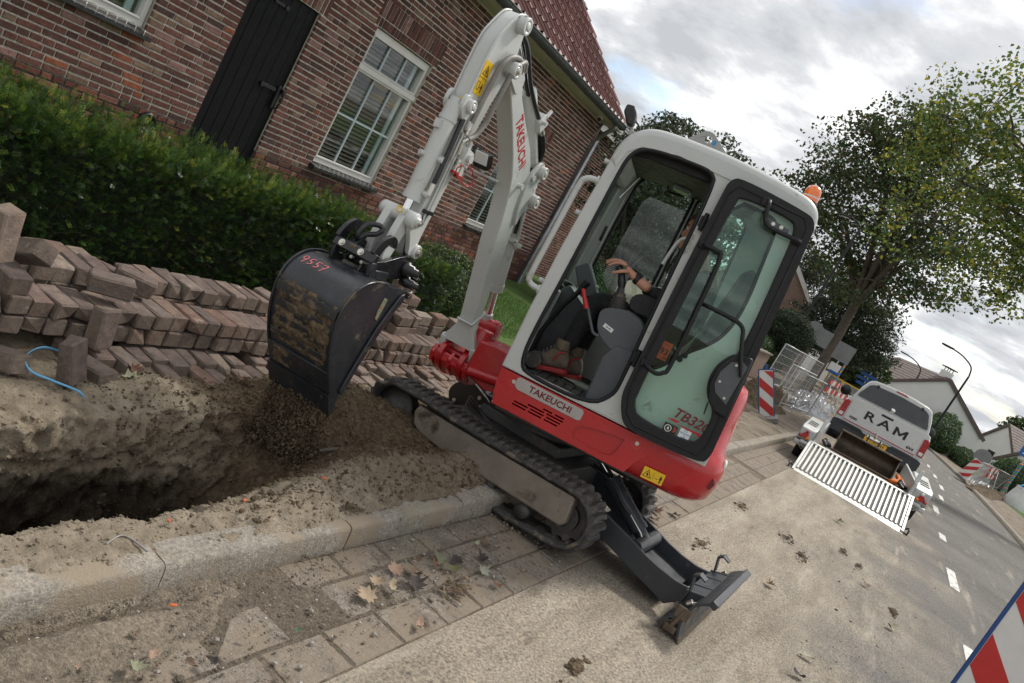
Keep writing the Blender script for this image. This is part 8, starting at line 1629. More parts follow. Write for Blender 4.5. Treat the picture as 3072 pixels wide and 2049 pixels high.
# ------------------------------------------------------------------ street furniture
def lamp_post(label, x, y, h, r, arm, ang, name='street_lamp', dark=True):
    root = thing(name, label, 'street lamp', (x, y, 0.0), 'street lamps'); a = Vector((math.cos(ang), math.sin(ang), 0))
    m = MB(); b = Vector((x, y, 0)); m.tube([b, b + Vector((0, 0, h * 0.3)), b + Vector((0, 0, h - arm * 0.4))] + catmull([b + Vector((0, 0, h - arm * 0.35)), b + Vector((0, 0, h)) + a * arm * 0.12, b + Vector((0, 0, h + arm * 0.22)) + a * arm * 0.55, b + Vector((0, 0, h + arm * 0.30)) + a * arm], 4), [r * 1.25, r, r * 0.8] + [r * 0.62] * 13, 10); part('post', m, 'cab_trim' if dark else 'galvanised', root)
    m = MB(); c_ = b + Vector((0, 0, h + arm * 0.30)) + a * (arm + 0.25); m.box(c_, (0.62, 0.20, 0.09), Matrix.Rotation(ang, 3, 'Z')); part('lamp_head', m, 'cab_trim', root, None, 0.03); m = MB(); m.box(c_ - Vector((0, 0, 0.05)), (0.4, 0.14, 0.02), Matrix.Rotation(ang, 3, 'Z')); part('lamp_glass', m, 'sticker_white', root)
lamp_post('dark street lamp on the right of the white gable house', 45.9, -1.25 - 0.0, 4.95, 0.06, 1.3, R(92))
lamp_post('dark street lamp rising behind the left of the white gable roof', 67.2, 1.0, 4.7, 0.07, 1.4, R(94))
lamp_post('black lamp post left of the big tree trunk', 33.0, 5.05, 6.8, 0.06, 0.6, R(60))
def sign_post(label, x, y, h, r=0.03): 
    root = thing('road_sign', label, 'sign', (x, y, 0.0), 'road signs'); m = MB(); m.tube([(x, y, 0), (x, y, h)], r, 8); part('post', m, 'galvanised', root); return root
pmat('sign_back', (0.20, 0.205, 0.205), 0.1, 4, 0.5, metallic=0.3); pmat('sign_blue', (0.012, 0.10, 0.36), 0.08, 4, 0.4)
def disc(root, x, y, z, r, mat, nm='panel'): m = MB(); m.cyl((x, y, z), (x + 0.02, y + 0.001, z), r, n=28); return part(nm, m, mat, root)
def plate(root, x, y, z, w, h, mat, rz=0.0, nm='panel'): m = MB(); m.box((x, y, z), (0.02, w, h), Matrix.Rotation(rz, 3, 'Z')); return part(nm, m, mat, root, None, 0.002)
g_ = sign_post('grey back of a round road sign on the right pavement', 48.5, -3.95, 1.75); disc(g_, 48.45, -3.95, 1.35, 0.42, 'sign_back')
g_ = sign_post('grey back of a round road sign left of the big tree', 34.6, 4.7, 2.9); disc(g_, 34.55, 4.7, 2.55, 0.38, 'sign_back'); plate(g_, 34.5, 4.2, 2.45, 0.55, 0.7, 'sign_back')
g_ = sign_post('grey square sign back beside the big tree trunk', 35.6, 3.35, 2.7); plate(g_, 35.55, 3.35, 2.35, 0.75, 0.75, 'sign_back'); plate(g_, 35.55, 3.35, 1.65, 0.45, 0.35, 'sticker_white'); plate(g_, 35.50, 3.25, 1.45, 0.42, 0.12, 'sign_blue')
g_ = sign_post('blue direction signs stacked on a pole left of the pickup roof', 52, 3.0, 2.5)
for k in range(3): plate(g_, 51.9, 3.0 + 0.12 * (k % 2), 1.6 + 0.3 * k, 0.95, 0.18, 'sign_blue')
g_ = sign_post('pair of yellow framed grey signs left of the pickup', 41, 3.15, 1.3)
for k in (-1, 1): plate(g_, 40.95, 3.15 + 0.42 * k, 0.95, 0.78, 0.75, 'sticker_yellow'); plate(g_, 40.925, 3.15 + 0.42 * k, 0.95, 0.68, 0.65, 'sign_back')
g_ = sign_post('dark blue house number sign 12 beside the pickup', 62, -2.45, 1.9); pl12 = plate(g_, 61.9, -2.45, 1.55, 0.95, 0.85, 'sign_blue'); text_part('lettering', '12', 0.62, 'sticker_white', pl12, Matrix.Translation((61.885, -2.45, 1.55)) @ Matrix.Rotation(R(-90), 4, 'Z') @ Matrix.Rotation(R(90), 4, 'X'), 0.002, 0, 0.01)
g_ = thing('road_sign', 'blue pedestrian crossing sign on a pole wrapped in coloured tape', 'sign', (47.5, -5.45, 0), 'road signs')
pmat('tape_blue', (0.03, 0.25, 0.50), 0.1, 8, 0.4); pmat('tape_orange', (0.65, 0.22, 0.02), 0.1, 8, 0.4); pmat('tape_green', (0.16, 0.28, 0.04), 0.1, 8, 0.4)
m = MB(); m.tube([(47.5, -5.45, 0), (47.5, -5.45, 3.1)], 0.04, 10); part('post', m, 'galvanised', g_)
for k in range(22):
    m = MB(); z0 = 0.1 + k * 0.088; m.tube([(47.5 + 0.055 * math.cos(t), -5.45 + 0.055 * math.sin(t), z0 + 0.035 * t / math.pi + 0.0) for t in np.linspace(0, 2 * math.pi, 13)], 0.042, 6); part('tape_band', m, ['tape_blue', 'tape_orange', 'tape_blue', 'tape_green'][k % 4], g_)
plate(g_, 47.45, -5.45, 2.75, 0.80, 0.80, 'sign_blue')
m = MB(); m.prism([(-5.72, 2.48), (-5.18, 2.48), (-5.45, 2.98)], 0, 0.004, lambda a, b, t: Vector((47.435 - t, a, b))); part('white_triangle', m, 'sticker_white', g_)
for k in range(3): m = MB(); m.box((47.4275, -5.36 - 0.09 * k, 2.56), (0.004, 0.04, 0.10)); part('crossing_stripe', m, 'print_black', g_)
m = MB(); m.prism([(-5.50, 2.62), (-5.40, 2.62), (-5.43, 2.84), (-5.47, 2.84)], 0, 0.004, lambda a, b, t: Vector((47.43 - t, a, b))); part('walking_figure', m, 'print_black', g_)
g2 = thing('street_pole', 'pole wrapped in blue and orange tape beside the big tree', 'pole', (38.5, 3.3, 0)); m = MB(); m.tube([(38.5, 3.3, 0), (38.5, 3.3, 2.2)], 0.035, 8); part('post', m, 'galvanised', g2)
for k in range(14): m = MB(); z0 = 0.5 + k * 0.12; m.cyl((38.5, 3.3, z0), (38.5, 3.3, z0 + 0.118), 0.045, n=10); part('tape_band', m, ['tape_blue', 'tape_orange'][k % 2], g2)
# red parked car far down the street, beyond the number sign
cr_ = thing('parked_car', 'small red car parked beyond the number sign', 'car', (75, -4.6, 0)); CF = Matrix.Translation((75, -4.6, 0.0)) @ Matrix.Rotation(R(12), 4, 'Z')
m = MB(); m.loft([[Vector((x, y * k, z)) for y, z in ((0.85, 0.3), (0.88, 0.6), (0.82, 0.95), (-0.82, 0.95), (-0.88, 0.6), (-0.85, 0.3))] for x, k in ((0, 0.9), (0.2, 1), (3.6, 1), (3.9, 0.9))]); part('body', m, 'board_red', cr_, CF, 0.05)
m = MB(); m.loft([[Vector((x, y, z)) for y, z in ((0.8, 0.95), (0.62, zt), (-0.62, zt), (-0.8, 0.95))] for x, zt in ((0.1, 0.98), (0.6, 1.45), (2.2, 1.48), (3.0, 0.98))]); part('cabin', m, 'tinted_glass', cr_, CF, 0.04)
for sg in (1, -1):
    for x in (0.7, 3.1): m = MB(); m.cyl((x, sg * 0.7, 0.3), (x, sg * 0.9, 0.3), 0.3, n=18); part('wheel', m, 'tyre', cr_, CF)

# ------------------------------------------------------------------ houses down the street
pmat('render_white', (0.66, 0.655, 0.63), 0.05, 0.8, 0.85, dirt=((0.45, 0.43, 0.38), 0.12, 1.2)); pmat('tile_brown', (0.105, 0.075, 0.065), 0.2, 3, 0.7); pmat('tile_red_far', (0.36, 0.10, 0.055), 0.15, 3, 0.7); pmat('far_brick', (0.22, 0.15, 0.115), 0.15, 3, 0.85)
def gable_house(label, org, heading, L, W, he, hr, wallm, roofm, wins=(), chim=None, over=0.35, group='houses down the street', rows=12):
    """ridge along local x; gable at x = 0 faces the viewer; y across"""
    F = Matrix.Translation(org) @ Matrix.Rotation(heading, 4, 'Z'); root = thing('house', label, 'house', org, group)
    m = MB(); m.prism([(-W / 2, 0), (W / 2, 0), (W / 2, he), (0, hr), (-W / 2, he)], 0, L, lambda a, b, t: Vector((t, a, b))); wl_ = part('wall', m, wallm, root, F)
    th_ = math.atan2(hr - he, W / 2); sl_ = math.hypot(hr - he, W / 2)
    for sg in (1, -1):
        RFr = F @ Matrix.Translation((0, 0, hr + 0.05)) @ Matrix.Rotation(-sg * th_, 4, 'X')
        m = MB(); m.bb(-over * 0.3, L + over * 0.3, min(0, sg * (sl_ + over)), max(0, sg * (sl_ + over)), 0.0, 0.10); rf_ = part('roof', m, roofm, root, RFr)
        m = MB()
        for k in range(rows):
            d = (k + 0.5) * (sl_ + over) / rows; m.box((L / 2, sg * d, 0.115), (L + over * 0.6, (sl_ + over) / rows * 0.96, 0.03), Matrix.Rotation(sg * R(3), 3, 'X'))
        o_ = part('tile_courses', m, roofm, rf_, RFr, recalc=False); o_['kind'] = 'stuff'
        m = MB(); m.bb(-over * 0.3 - 0.04, -over * 0.3, min(0, sg * (sl_ + over)), max(0, sg * (sl_ + over)), -0.12, 0.14); part('verge', m, roofm if wallm == 'render_white' else 'frame_white', rf_, RFr)
    for (y, z, w, h) in wins:
        m = MB(); m.bb(-0.03, 0.0, y - w / 2, y + w / 2, z, z + h); wf = part('window', m, 'frame_white', root, F); m = MB(); m.bb(-0.045, -0.031, y - w / 2 + 0.07, y + w / 2 - 0.07, z + 0.07, z + h - 0.07); part('pane', m, 'tinted_glass', wf, F)
    if chim:
        x, z, w = chim; m = MB(); m.bb(x, x + w, -w / 2, w / 2, hr - 0.4, z); ch = part('chimney', m, wallm, root, F, 0.02)
        for k in range(4): m = MB(); m.cyl((x + w * (0.15 + 0.7 * (k % 2)), w * (-0.3 + 0.6 * (k // 2)), z), (x + w * (0.15 + 0.7 * (k % 2)), w * (-0.3 + 0.6 * (k // 2)), z + 0.25), 0.03, n=6); part('cowl_post', m, 'cab_trim', ch, F)
        m = MB(); m.bb(x - 0.1, x + w + 0.1, -w / 2 - 0.1, w / 2 + 0.1, z + 0.25, z + 0.32); part('cowl', m, 'cab_trim', ch, F)
    return root
gable_house('white rendered house with steep brown roof behind the pickup', (68.0, -0.9, 0.0), R(26), 9.0, 8.8, 2.4, 4.95, 'render_white', 'tile_brown', (), (0.5, 5.5, 0.7))
gable_house('white gabled house with grey tiled roof farthest to the right', (84.0, -7.2, 0.0), R(-62), 7.5, 6.2, 2.3, 4.75, 'render_white', 'tile_brown', ((0, 1.0, 1.2, 1.1),), (4.2, 5.6, 0.8))
gable_house('low white house in front of the grey tiled roof on the right', (76.0, -8.6, 0.0), R(-55), 6.0, 4.6, 1.6, 3.2, 'render_white', 'tile_brown', ((0, 0.9, 1.0, 0.9),))
gable_house('pale house between the big tree and the pickup roof', (80.0, 6.6, 0.0), R(30), 8.0, 6.5, 2.6, 4.9, 'render_white', 'tile_brown', ((1.3, 1.0, 0.9, 1.1), (-1.3, 1.0, 0.9, 1.1), (0, 2.9, 0.9, 0.9)))
gable_house('dark roofed house left of the white gable', (84.0, 2.6, 0.0), R(60), 8.0, 7.0, 2.2, 4.3, 'far_brick', 'dark_tile', ((0, 1.0, 1.4, 1.2),))
gable_house('house with orange red roof behind the cab door', (52.0, 10.6, 0.0), R(15), 9.0, 8.0, 3.0, 6.4, 'far_brick', 'tile_red_far', ((1.6, 1.0, 1.3, 1.4), (-1.6, 1.0, 1.3, 1.4)))
# brick garden wall with name plate
gw = thing('garden_wall', 'low brown brick garden wall behind the wire mesh fence', 'wall', (28.0, 5.0, 0)); m = MB(); m.bb(25.6, 29.2, 4.75, 4.95, 0.0, 0.95); part('wall', m, 'far_brick', gw); m = MB(); m.bb(25.5, 29.3, 4.70, 5.0, 0.951, 1.0); part('coping', m, 'kerb_concrete', gw); m = MB(); m.bb(26.2, 27.0, 4.735, 4.749, 0.5, 0.66); part('name_plate', m, 'sticker_white', gw)

# ------------------------------------------------------------------ trees
def tree(name, label, base, h, crown, n_leaf, size, pal, w, seed, trunk_r=0.22, fork=0.32, leanv=(0, 0), n_br=9, asp=0.7, group='trees along the street', spread=1.0, holes=0.0):
    """tapered trunk and limbs; leaves in clumps round the limb ends. crown = (rx, ry, rz, centre height, dx, dy)"""
    rng = np.random.RandomState(seed); root = thing(name, label, 'tree', base, group); b = Vector(base); rx, ry_, rz, ch, cdx, cdy = crown; cc = b + Vector((cdx, cdy, ch))
    fk = b + Vector((leanv[0] * fork, leanv[1] * fork, h * fork)); m = MB(); tp = catmull([b, b.lerp(fk, 0.5) + Vector((0.05, -0.04, 0)), fk], 4); m.tube(tp, [trunk_r * (1.25 if i == 0 else 1.0 - 0.035 * i) for i in range(len(tp))], 12)
    part('trunk', m, 'bark', root); tips = []; lm = MB()
    for i in range(n_br):
        u = rng.normal(size=3); u /= np.linalg.norm(u); u[2] = abs(u[2]) * 1.1 - 0.28; end = cc + Vector((u[0] * rx, u[1] * ry_, u[2] * rz)) * 0.78; mid = fk.lerp(end, 0.5) + Vector((rng.uniform(-.3, .3), rng.uniform(-.3, .3), 0.12 * h * rng.uniform(0.2, 1)))
        pts = catmull([fk - Vector((0, 0, rng.uniform(0, 0.06) * h)), mid, end], 5); lm.tube(pts, [trunk_r * 0.55 * (1 - 0.85 * k / (len(pts) - 1)) for k in range(len(pts))], 7)
        tips.append(end); tips.append(mid.lerp(end, 0.5))
        for j in range(4):
            st_ = pts[rng.randint(3, len(pts) - 1)]; v = rng.normal(size=3); v /= np.linalg.norm(v); e2 = st_ + Vector((v[0] * rx, v[1] * ry_, v[2] * rz + 0.1)) * 0.42; p2 = catmull([st_, st_.lerp(e2, 0.5) + Vector((0, 0, 0.08 * rz)), e2], 3); lm.tube(p2, [trunk_r * 0.2 * (1 - 0.85 * k / (len(p2) - 1)) for k in range(len(p2))], 5, caps=False); tips.append(e2)
    part('limbs', lm, 'bark', root, recalc=False)
    u = rng.normal(size=(n_br * 60, 3)); u /= np.linalg.norm(u, axis=1, keepdims=True); sh = np.array(cc) + u * np.array([rx, ry_, rz]) * (rng.uniform(0.35, 1.0, (len(u), 1)) ** 0.6) * (1 + 0.22 * vnoise(u[:, 0] * 2 + seed, u[:, 1] * 2, u[:, 2] * 2, 1.3, 2))[:, None]
    fq = 4.2 / (rx + ry_ + rz); sh = sh[vnoise(sh[:, 0], sh[:, 1], sh[:, 2] + seed, fq, 2) > -0.10 + holes][:n_br * 22]; ct = np.concatenate([np.array([t[:] for t in tips]), sh]); tw = MB(); tp_ = np.array([t[:] for t in tips])
    for q in sh[::2]: a = tp_[np.argmin(((tp_ - q) ** 2).sum(1))]; tw.tube([Vector(a), Vector((a + q) / 2) + Vector((0, 0, 0.03 * rz)), Vector(q)], [trunk_r * 0.07, trunk_r * 0.05, trunk_r * 0.02], 4, caps=False)
    o = part('twigs', tw, 'bark', root, recalc=False); o['kind'] = 'stuff'
    k = rng.randint(0, len(ct), n_leaf); sg = 0.095 * (rx + ry_ + rz) / 3 * spread * rng.uniform(0.6, 1.3, len(ct)); dv = rng.normal(size=(n_leaf, 3)); dl = np.linalg.norm(dv, axis=1, keepdims=True); dv *= np.minimum(1, 1.7 / dl); P = ct[k] + dv * sg[k][:, None] * np.array([1.3, 1.3, 0.65])
    hue = rng.uniform(0.7, 1.3, len(ct)); cols = pick(rng, n_leaf, pal, w) * hue[k][:, None]
    V, F, C = leaf_quads(P, rng.normal(size=P.shape) + np.array([0, 0, 0.8]), rng, size, asp, cols); o = part('crown', fast_mesh('crown', V, F, ['leaves'], False, C), 'leaves', root); o['kind'] = 'stuff'; return root
LIME = [(0.028, 0.052, 0.017), (0.045, 0.078, 0.022), (0.075, 0.110, 0.032), (0.11, 0.075, 0.028)]
tree('broadleaf_tree', 'tall dark broadleaf tree standing behind the cab and pickup', (40.2, 4.35, 0.0), 15.0, (4.2, 4.7, 5.2, 9.4, 0.8, 1.3), 24000, 0.20, LIME, [2.4, 4, 3, 1.3], 31, 0.27, 0.33, (0.4, 0.6), 13)
MAP = [(0.05, 0.09, 0.02), (0.09, 0.15, 0.03), (0.17, 0.22, 0.04), (0.42, 0.38, 0.05)]
tree('maple_tree', 'maple with yellowing leaves overhanging from the right edge', (27.0, -5.4, 0.0), 12.0, (2.6, 3.3, 3.5, 8.3, -1.0, 6.6), 20000, 0.135, MAP, [2, 4, 4, 1.6], 37, 0.24, 0.36, (0.2, 1.5), 13)
CON = [(0.018, 0.034, 0.016), (0.03, 0.05, 0.022), (0.05, 0.07, 0.03)]
tree('conifer_tree', 'drooping dark conifer behind the tall broadleaf tree', (50.0, 5.4, 0.0), 8.0, (2.6, 2.9, 3.4, 3.8, 0, 0), 22000, 0.20, CON, [3, 3, 1], 41, 0.2, 0.2, (0, 0), 12, 0.35)
tree('conifer_tree', 'grey green spruce behind the orange red roof', (56.0, 9.3, 0.0), 8.5, (1.8, 1.8, 3.8, 4.6, 0, 0), 16000, 0.22, [(0.035, 0.05, 0.035), (0.05, 0.07, 0.05)], [1, 1], 43, 0.2, 0.2, (0, 0), 10, 0.35)
tree('garden_tree', 'silvery leaved garden tree seen through the cab', (15.6, 6.0, 0.0), 4.8, (1.9, 1.5, 1.7, 2.9, 0.2, -0.1), 24000, 0.085, [(0.05, 0.07, 0.035), (0.085, 0.105, 0.06), (0.15, 0.17, 0.12), (0.03, 0.045, 0.02)], [3, 3, 1.2, 3], 47, 0.09, 0.25, (0, 0), 10)
tree('garden_tree', 'dark green garden tree beyond the cab roof', (23.0, 8.6, 0.0), 3.8, (1.8, 1.6, 1.3, 2.3, 0, 0), 14000, 0.12, LIME, [3, 3, 2, 1], 49, 0.12, 0.25, (0, 0), 9)
tree('garden_tree', 'small leafy tree above the dark roof behind the cab', (27.0, 10.9, 0.0), 6.4, (1.4, 1.4, 1.3, 5.1, 0, 0), 8000, 0.14, LIME, [2, 3, 2, 1.2], 50, 0.12, 0.3, (0, 0), 8)
for i, (x, y, h, rr, lab) in enumerate(((72, 4.5, 4.2, 2.0, 'far green tree just above the left of the pickup roof'), (88, 0.8, 4.6, 2.2, 'far green tree behind the brown roof'), (95, -9.2, 6.4, 1.9, 'far green tree right of the white gable'), (60, 4.2, 3.8, 1.9, 'far tree beside the blue direction signs'))):
    tree('far_tree', lab, (x, y, 0.0), h, (rr, rr, rr * 0.9, h - rr * 0.8, 0, 0), 9000, 0.22, LIME[:3], [2, 3, 2], 60 + i, 0.12, 0.3, (0, 0), 8, group='far trees')
bush('topiary_ball', 'clipped round topiary tree crown above the garden hedge', (31.6, 5.05, 1.95), (0.95, 0.95, 0.85), 15000, 0.07, [(0.022, 0.045, 0.018), (0.04, 0.07, 0.03), (0.07, 0.10, 0.05)], [3, 4, 2], 71)
for i, (c, r, n, sz, lab) in enumerate((((29.5, 5.5, 0.75), (4.0, 0.6, 0.75), 22000, 0.07, 'clipped garden hedge behind the wire mesh fence'), ((36.5, 6.4, 0.8), (4.0, 1.2, 0.85), 16000, 0.08, 'green shrubs below the big tree'), ((64, -4.2, 0.55), (7.0, 0.8, 0.75), 16000, 0.10, 'low clipped hedge beside the right hand footpath'), ((58, -7.0, 1.1), (6.0, 1.5, 1.35), 26000, 0.12, 'large leafy shrubs behind the fence on the right'), ((66, -2.3, 1.3), (7.0, 1.2, 1.6), 20000, 0.12, 'tall dark hedge below the white gable'), ((70, -10.0, 1.0), (5.0, 1.6, 1.4), 16000, 0.13, 'shrubs in front of the farthest houses on the right'), ((52, -9.6, 1.0), (4.5, 1.6, 1.3), 16000, 0.12, 'shrubs at the right edge behind the bulk bag'), ((20.5, 5.6, 0.7), (3.2, 0.9, 0.75), 16000, 0.06, 'garden shrubs seen low through the cab'))):
    bush('garden_shrub', lab, c, r, n, sz, GRN, [3, 4, 2, 0.8], 80 + i, 'shrubs', group='garden shrubs')
# ------------------------------------------------------------------ fallen leaves, clods, pebbles, falling soil
s = NB('dry_leaf'); at = s.attr('bcol'); c = s.mix(1.0, at.outputs['Color'], s.ramp(s.noise(60, 5, 0.65), [(0.3, (0.55, 0.55, 0.55)), (0.7, (1.3, 1.25, 1.2))]), 'MULTIPLY'); s.col(c); s.rough(0.75); s.bump(s.noise(120, 4), 0.4, 0.002)
def leaf_mesh(kind, col, seed, curl):
    rr = random.Random(seed)
    if kind == 'maple': out = [(0, -1), (.18, -.55), (.62, -.62), (.52, -.28), (1.0, .02), (.62, .12), (.72, .52), (.34, .38), (.26, .62), (0, 1.05), (-.26, .62), (-.34, .38), (-.72, .52), (-.62, .12), (-1.0, .02), (-.52, -.28), (-.62, -.62), (-.18, -.55)]
    elif kind == 'oak': out = [(0, -1.1), (.14, -.7), (.34, -.62), (.22, -.4), (.44, -.22), (.26, 0), (.46, .22), (.26, .42), (.34, .7), (0, 1.05), (-.34, .7), (-.26, .42), (-.46, .22), (-.26, 0), (-.44, -.22), (-.22, -.4), (-.34, -.62), (-.14, -.7)]
    else: out = [(0.55 * math.cos(t) * (1 + rr.uniform(-.2, .2)), math.sin(t)) for t in np.linspace(-math.pi / 2, 1.5 * math.pi, 15)[:-1]]
    out = [(a + rr.uniform(-.06, .06), b + rr.uniform(-.06, .06)) for a, b in out]; V = [(0, 0, 0)]; n = len(out); ph = rr.uniform(0, 6.28)
    for k in (0.5, 1.0):
        for a, b in out: r2 = (a * a + b * b) * k * k; V.append((a * k, b * k, curl * r2 * (0.55 + 0.6 * math.sin(2.2 * math.atan2(b, a) + ph)) + rr.uniform(-.04, .04) * k + abs(a * k) * 0.12))
    F = [(0, 1 + i, 1 + (i + 1) % n) for i in range(n)]; Q = [(1 + i, 1 + n + i, 1 + n + (i + 1) % n) for i in range(n)] + [(1 + i, 1 + n + (i + 1) % n, 1 + (i + 1) % n) for i in range(n)]
    V = V + [(-.02, -1, 0), (.02, -1, 0), (.03, -1.7, .1)]; F = F + Q + [(len(V) - 3, len(V) - 2, len(V) - 1)]
    return fast_mesh('fallen_leaf', np.array(V), np.array(F), ['dry_leaf'], True, np.array([col] * len(V)))
TAN, BRN, DRK, GRE, RST, PNK, OLV = (0.34, 0.26, 0.175), (0.15, 0.10, 0.065), (0.045, 0.033, 0.030), (0.17, 0.175, 0.11), (0.16, 0.075, 0.045), (0.32, 0.215, 0.155), (0.13, 0.125, 0.055)
LV = [((2.58, 1.23), 'maple', TAN, .062, .3, 'large tan maple leaf lying flat on the gutter pavers left of the leaf cluster'), ((2.70, 1.28), 'maple', TAN, .046, .5, 'curled tan leaf just above the large flat maple leaf'), ((2.74, 1.22), 'oak', (0.36, .30, .2), .05, .6, 'pale folded leaf touching the curled tan leaf'), ((2.89, 1.21), 'maple', DRK, .075, .6, 'very dark crumpled leaf in the middle of the gutter cluster'), ((2.87, 1.31), 'maple', PNK, .055, .5, 'pinkish tan leaf above the dark crumpled leaf'), ((3.20, 1.31), 'round', GRE, .058, .5, 'large pale green and yellow leaf near the kerb in the cluster'), ((3.14, 1.27), 'maple', RST, .04, .6, 'orange brown leaf left of the pale green leaf'), ((3.21, 1.22), 'round', OLV, .05, .4, 'olive leaf below the pale green leaf'), ((3.22, 1.15), 'maple', PNK, .030, .4, 'small pink leaf below the olive one'), ((3.38, 1.05), 'maple', RST, .042, .3, 'rust red leaf close to the asphalt joint'), ((3.40, 1.15), 'maple', (0.30, .31, .24), .046, .4, 'grey green maple leaf right of the cluster'), ((3.58, 1.31), 'oak', (0.32, .34, .24), .035, .5, 'narrow pale leaf near the foot of the kerb'), ((3.66, 1.30), 'maple', BRN, .045, .5, 'brown leaf near the near track'), ((2.68, 1.02), 'oak', PNK, .05, .4, 'light pink leaf on the joint between gutter and asphalt'), ((1.55, 1.245), 'maple', (0.25, .26, .17), .040, .6, 'large grey green maple leaf in the lower left corner'), ((1.62, 1.265), 'oak', PNK, .036, .7, 'pink tan oak leaf standing beside the grey green leaf'), ((1.70, 1.19), 'round', BRN, .028, .9, 'curled brown leaf right of the grey green maple leaf'), ((1.765, 1.18), 'round', DRK, .026, .9, 'dark shrivelled leaf at the lower left'), ((1.62, 1.35), 'maple', (0.22, .16, .12), .024, .6, 'dull brown leaf in the sand below the kerb'), ((2.13, 1.18), 'round', (0.05, .12, .07), .017, .5, 'small dark green leaf on the gutter pavers'), ((1.41, 1.30), 'oak', PNK, .018, .6, 'small pink leaf near the left edge'), ((6.22, .15), 'maple', TAN, .07, .5, 'tan leaf on the asphalt right of the blade'), ((5.27, -.27), 'oak', (0.34, .34, .26), .075, .5, 'grey leaf on the asphalt near the bottom edge'), ((4.88, -.26), 'round', DRK, .06, .7, 'dark leaf on the asphalt at the bottom edge'), ((7.27, -.74), 'round', (0.28, .26, .18), .07, .4, 'greyish leaf on the road left of the large barrier board'), ((8.19, -.48), 'maple', BRN, .06, .4, 'brown leaf on the road towards the centre line'), ((10.69, .0), 'maple', GRE, .08, .4, 'pale green leaf on the road below the trailer ramp'), ((6.39, 1.02), 'maple', GRE, .08, .4, 'grey green leaf behind the far track'), ((6.13, 1.11), 'maple', RST, .08, .5, 'rust leaf in the litter behind the far track'), ((6.03, 1.2), 'maple', PNK, .07, .5, 'pink leaf in the litter behind the far track'), ((2.51, 2.80), 'maple', RST, .05, .7, 'orange brown leaf lying by the pavement edge bricks'), ((2.455, 2.73), 'maple', (0.30, .31, .2), .055, .5, 'pale green leaf on the sand bank below the bricks'), ((3.15, 2.76), 'maple', RST, .05, .6, 'rust leaf at the sand edge left of the bucket'), ((3.02, 1.13), 'maple', BRN, .04, .5, 'small brown leaf below the dark crumpled leaf'), ((3.5, 1.22), 'maple', DRK, .05, .6, 'dark leaf right of the grey green maple leaf'), ((3.05, 1.33), 'round', BRN, .03, .7, 'small curled brown leaf near the kerb foot'), ((2.95, 1.26), 'maple', BRN, .05, .6, 'mid brown leaf overlapping the dark crumpled leaf'), ((3.30, 1.26), 'maple', DRK, .05, .6, 'blackish leaf between the olive and grey green leaves'), ((1.96, 1.22), 'oak', TAN, .02, .6, 'tiny tan leaf on the sand in the gutter'), ((5.9, 1.05), 'maple', BRN, .07, .5, 'brown leaf on the gutter behind the far track'), ((6.3, 1.25), 'maple', TAN, .07, .5, 'tan leaf on the gutter behind the far track')]
rl = random.Random(4)
for i, ((x, y), kind, col, sz, curl, lab) in enumerate(LV):
    z = 0.022 + (road_z(x, y) if y < JY else 0.0) + (0.012 if y > 1.15 and x < 2.4 else 0)
    if y > 2: z = 0.085
    o = part('fallen_leaf', leaf_mesh(kind, col, i, curl), 'dry_leaf', None, Matrix.Translation((x, y, z)) @ Matrix.Rotation(rl.uniform(0, 6.28), 4, 'Z') @ Matrix.Rotation(rl.uniform(-.25, .25), 4, 'X') @ Matrix.Rotation(rl.uniform(-.25, .25), 4, 'Y') @ Matrix.Diagonal((sz * .8, sz * .8, sz, 1))); tag(o, lab, 'leaf', 'fallen leaves')
# small lumps: one joined mesh per kind of litter
def lump_variants(n, seed):
    import bmesh as bm_mod
    out = []
    for k in range(n):
        rr = random.Random(seed + k); b = bm_mod.new(); bm_mod.ops.create_icosphere(b, subdivisions=1, radius=1.0)
        for v in b.verts: v.co *= rr.uniform(0.62, 1.25)
        me = bpy.data.meshes.new('tmp'); b.to_mesh(me); b.free(); V = np.array([v.co[:] for v in me.vertices]); F = np.array([p.vertices[:] for p in me.polygons]); bpy.data.meshes.remove(me); out.append((V, F))
    return out
LUMP = lump_variants(8, 300)
def litter(name, P, S, mat, seed, flat=0.75, smooth=False):
    rng = np.random.RandomState(seed); VV, FF = [], []; o = 0
    for p, s_ in zip(P, S):
        V, F = LUMP[rng.randint(8)]; a = rng.uniform(0, 6.28); c_, s2 = math.cos(a), math.sin(a); W_ = V * s_ * np.array([rng.uniform(.7, 1.3), rng.uniform(.7, 1.3), flat]); W_ = np.stack([W_[:, 0] * c_ - W_[:, 1] * s2, W_[:, 0] * s2 + W_[:, 1] * c_, W_[:, 2]], 1); VV.append(W_ + p); FF.append(F + o); o += len(V)
    return fast_mesh(name, np.concatenate(VV), np.concatenate(FF), [mat], smooth)
rng = np.random.RandomState(12)
trench_me = bpy.data.objects['trench'].data; tv = np.empty(len(trench_me.vertices) * 3, dtype=np.float32); trench_me.vertices.foreach_get('co', tv); tv = tv.reshape(-1, 3)
sel = tv[(tv[:, 0] > 2.25) & (tv[:, 0] < 4.4) & (tv[:, 1] > 1.62) & (tv[:, 1] < 2.85)]; k = rng.choice(len(sel), 8000); S = np.clip(rng.lognormal(-5.45, 0.6, len(k)), 0.002, 0.022)
o = part('soil_clods', litter('soil_clods', sel[k] + rng.normal(size=(len(k), 3)) * 0.004, S, 'clod', 1), 'clod', bpy.data.objects['trench']); o['kind'] = 'stuff'
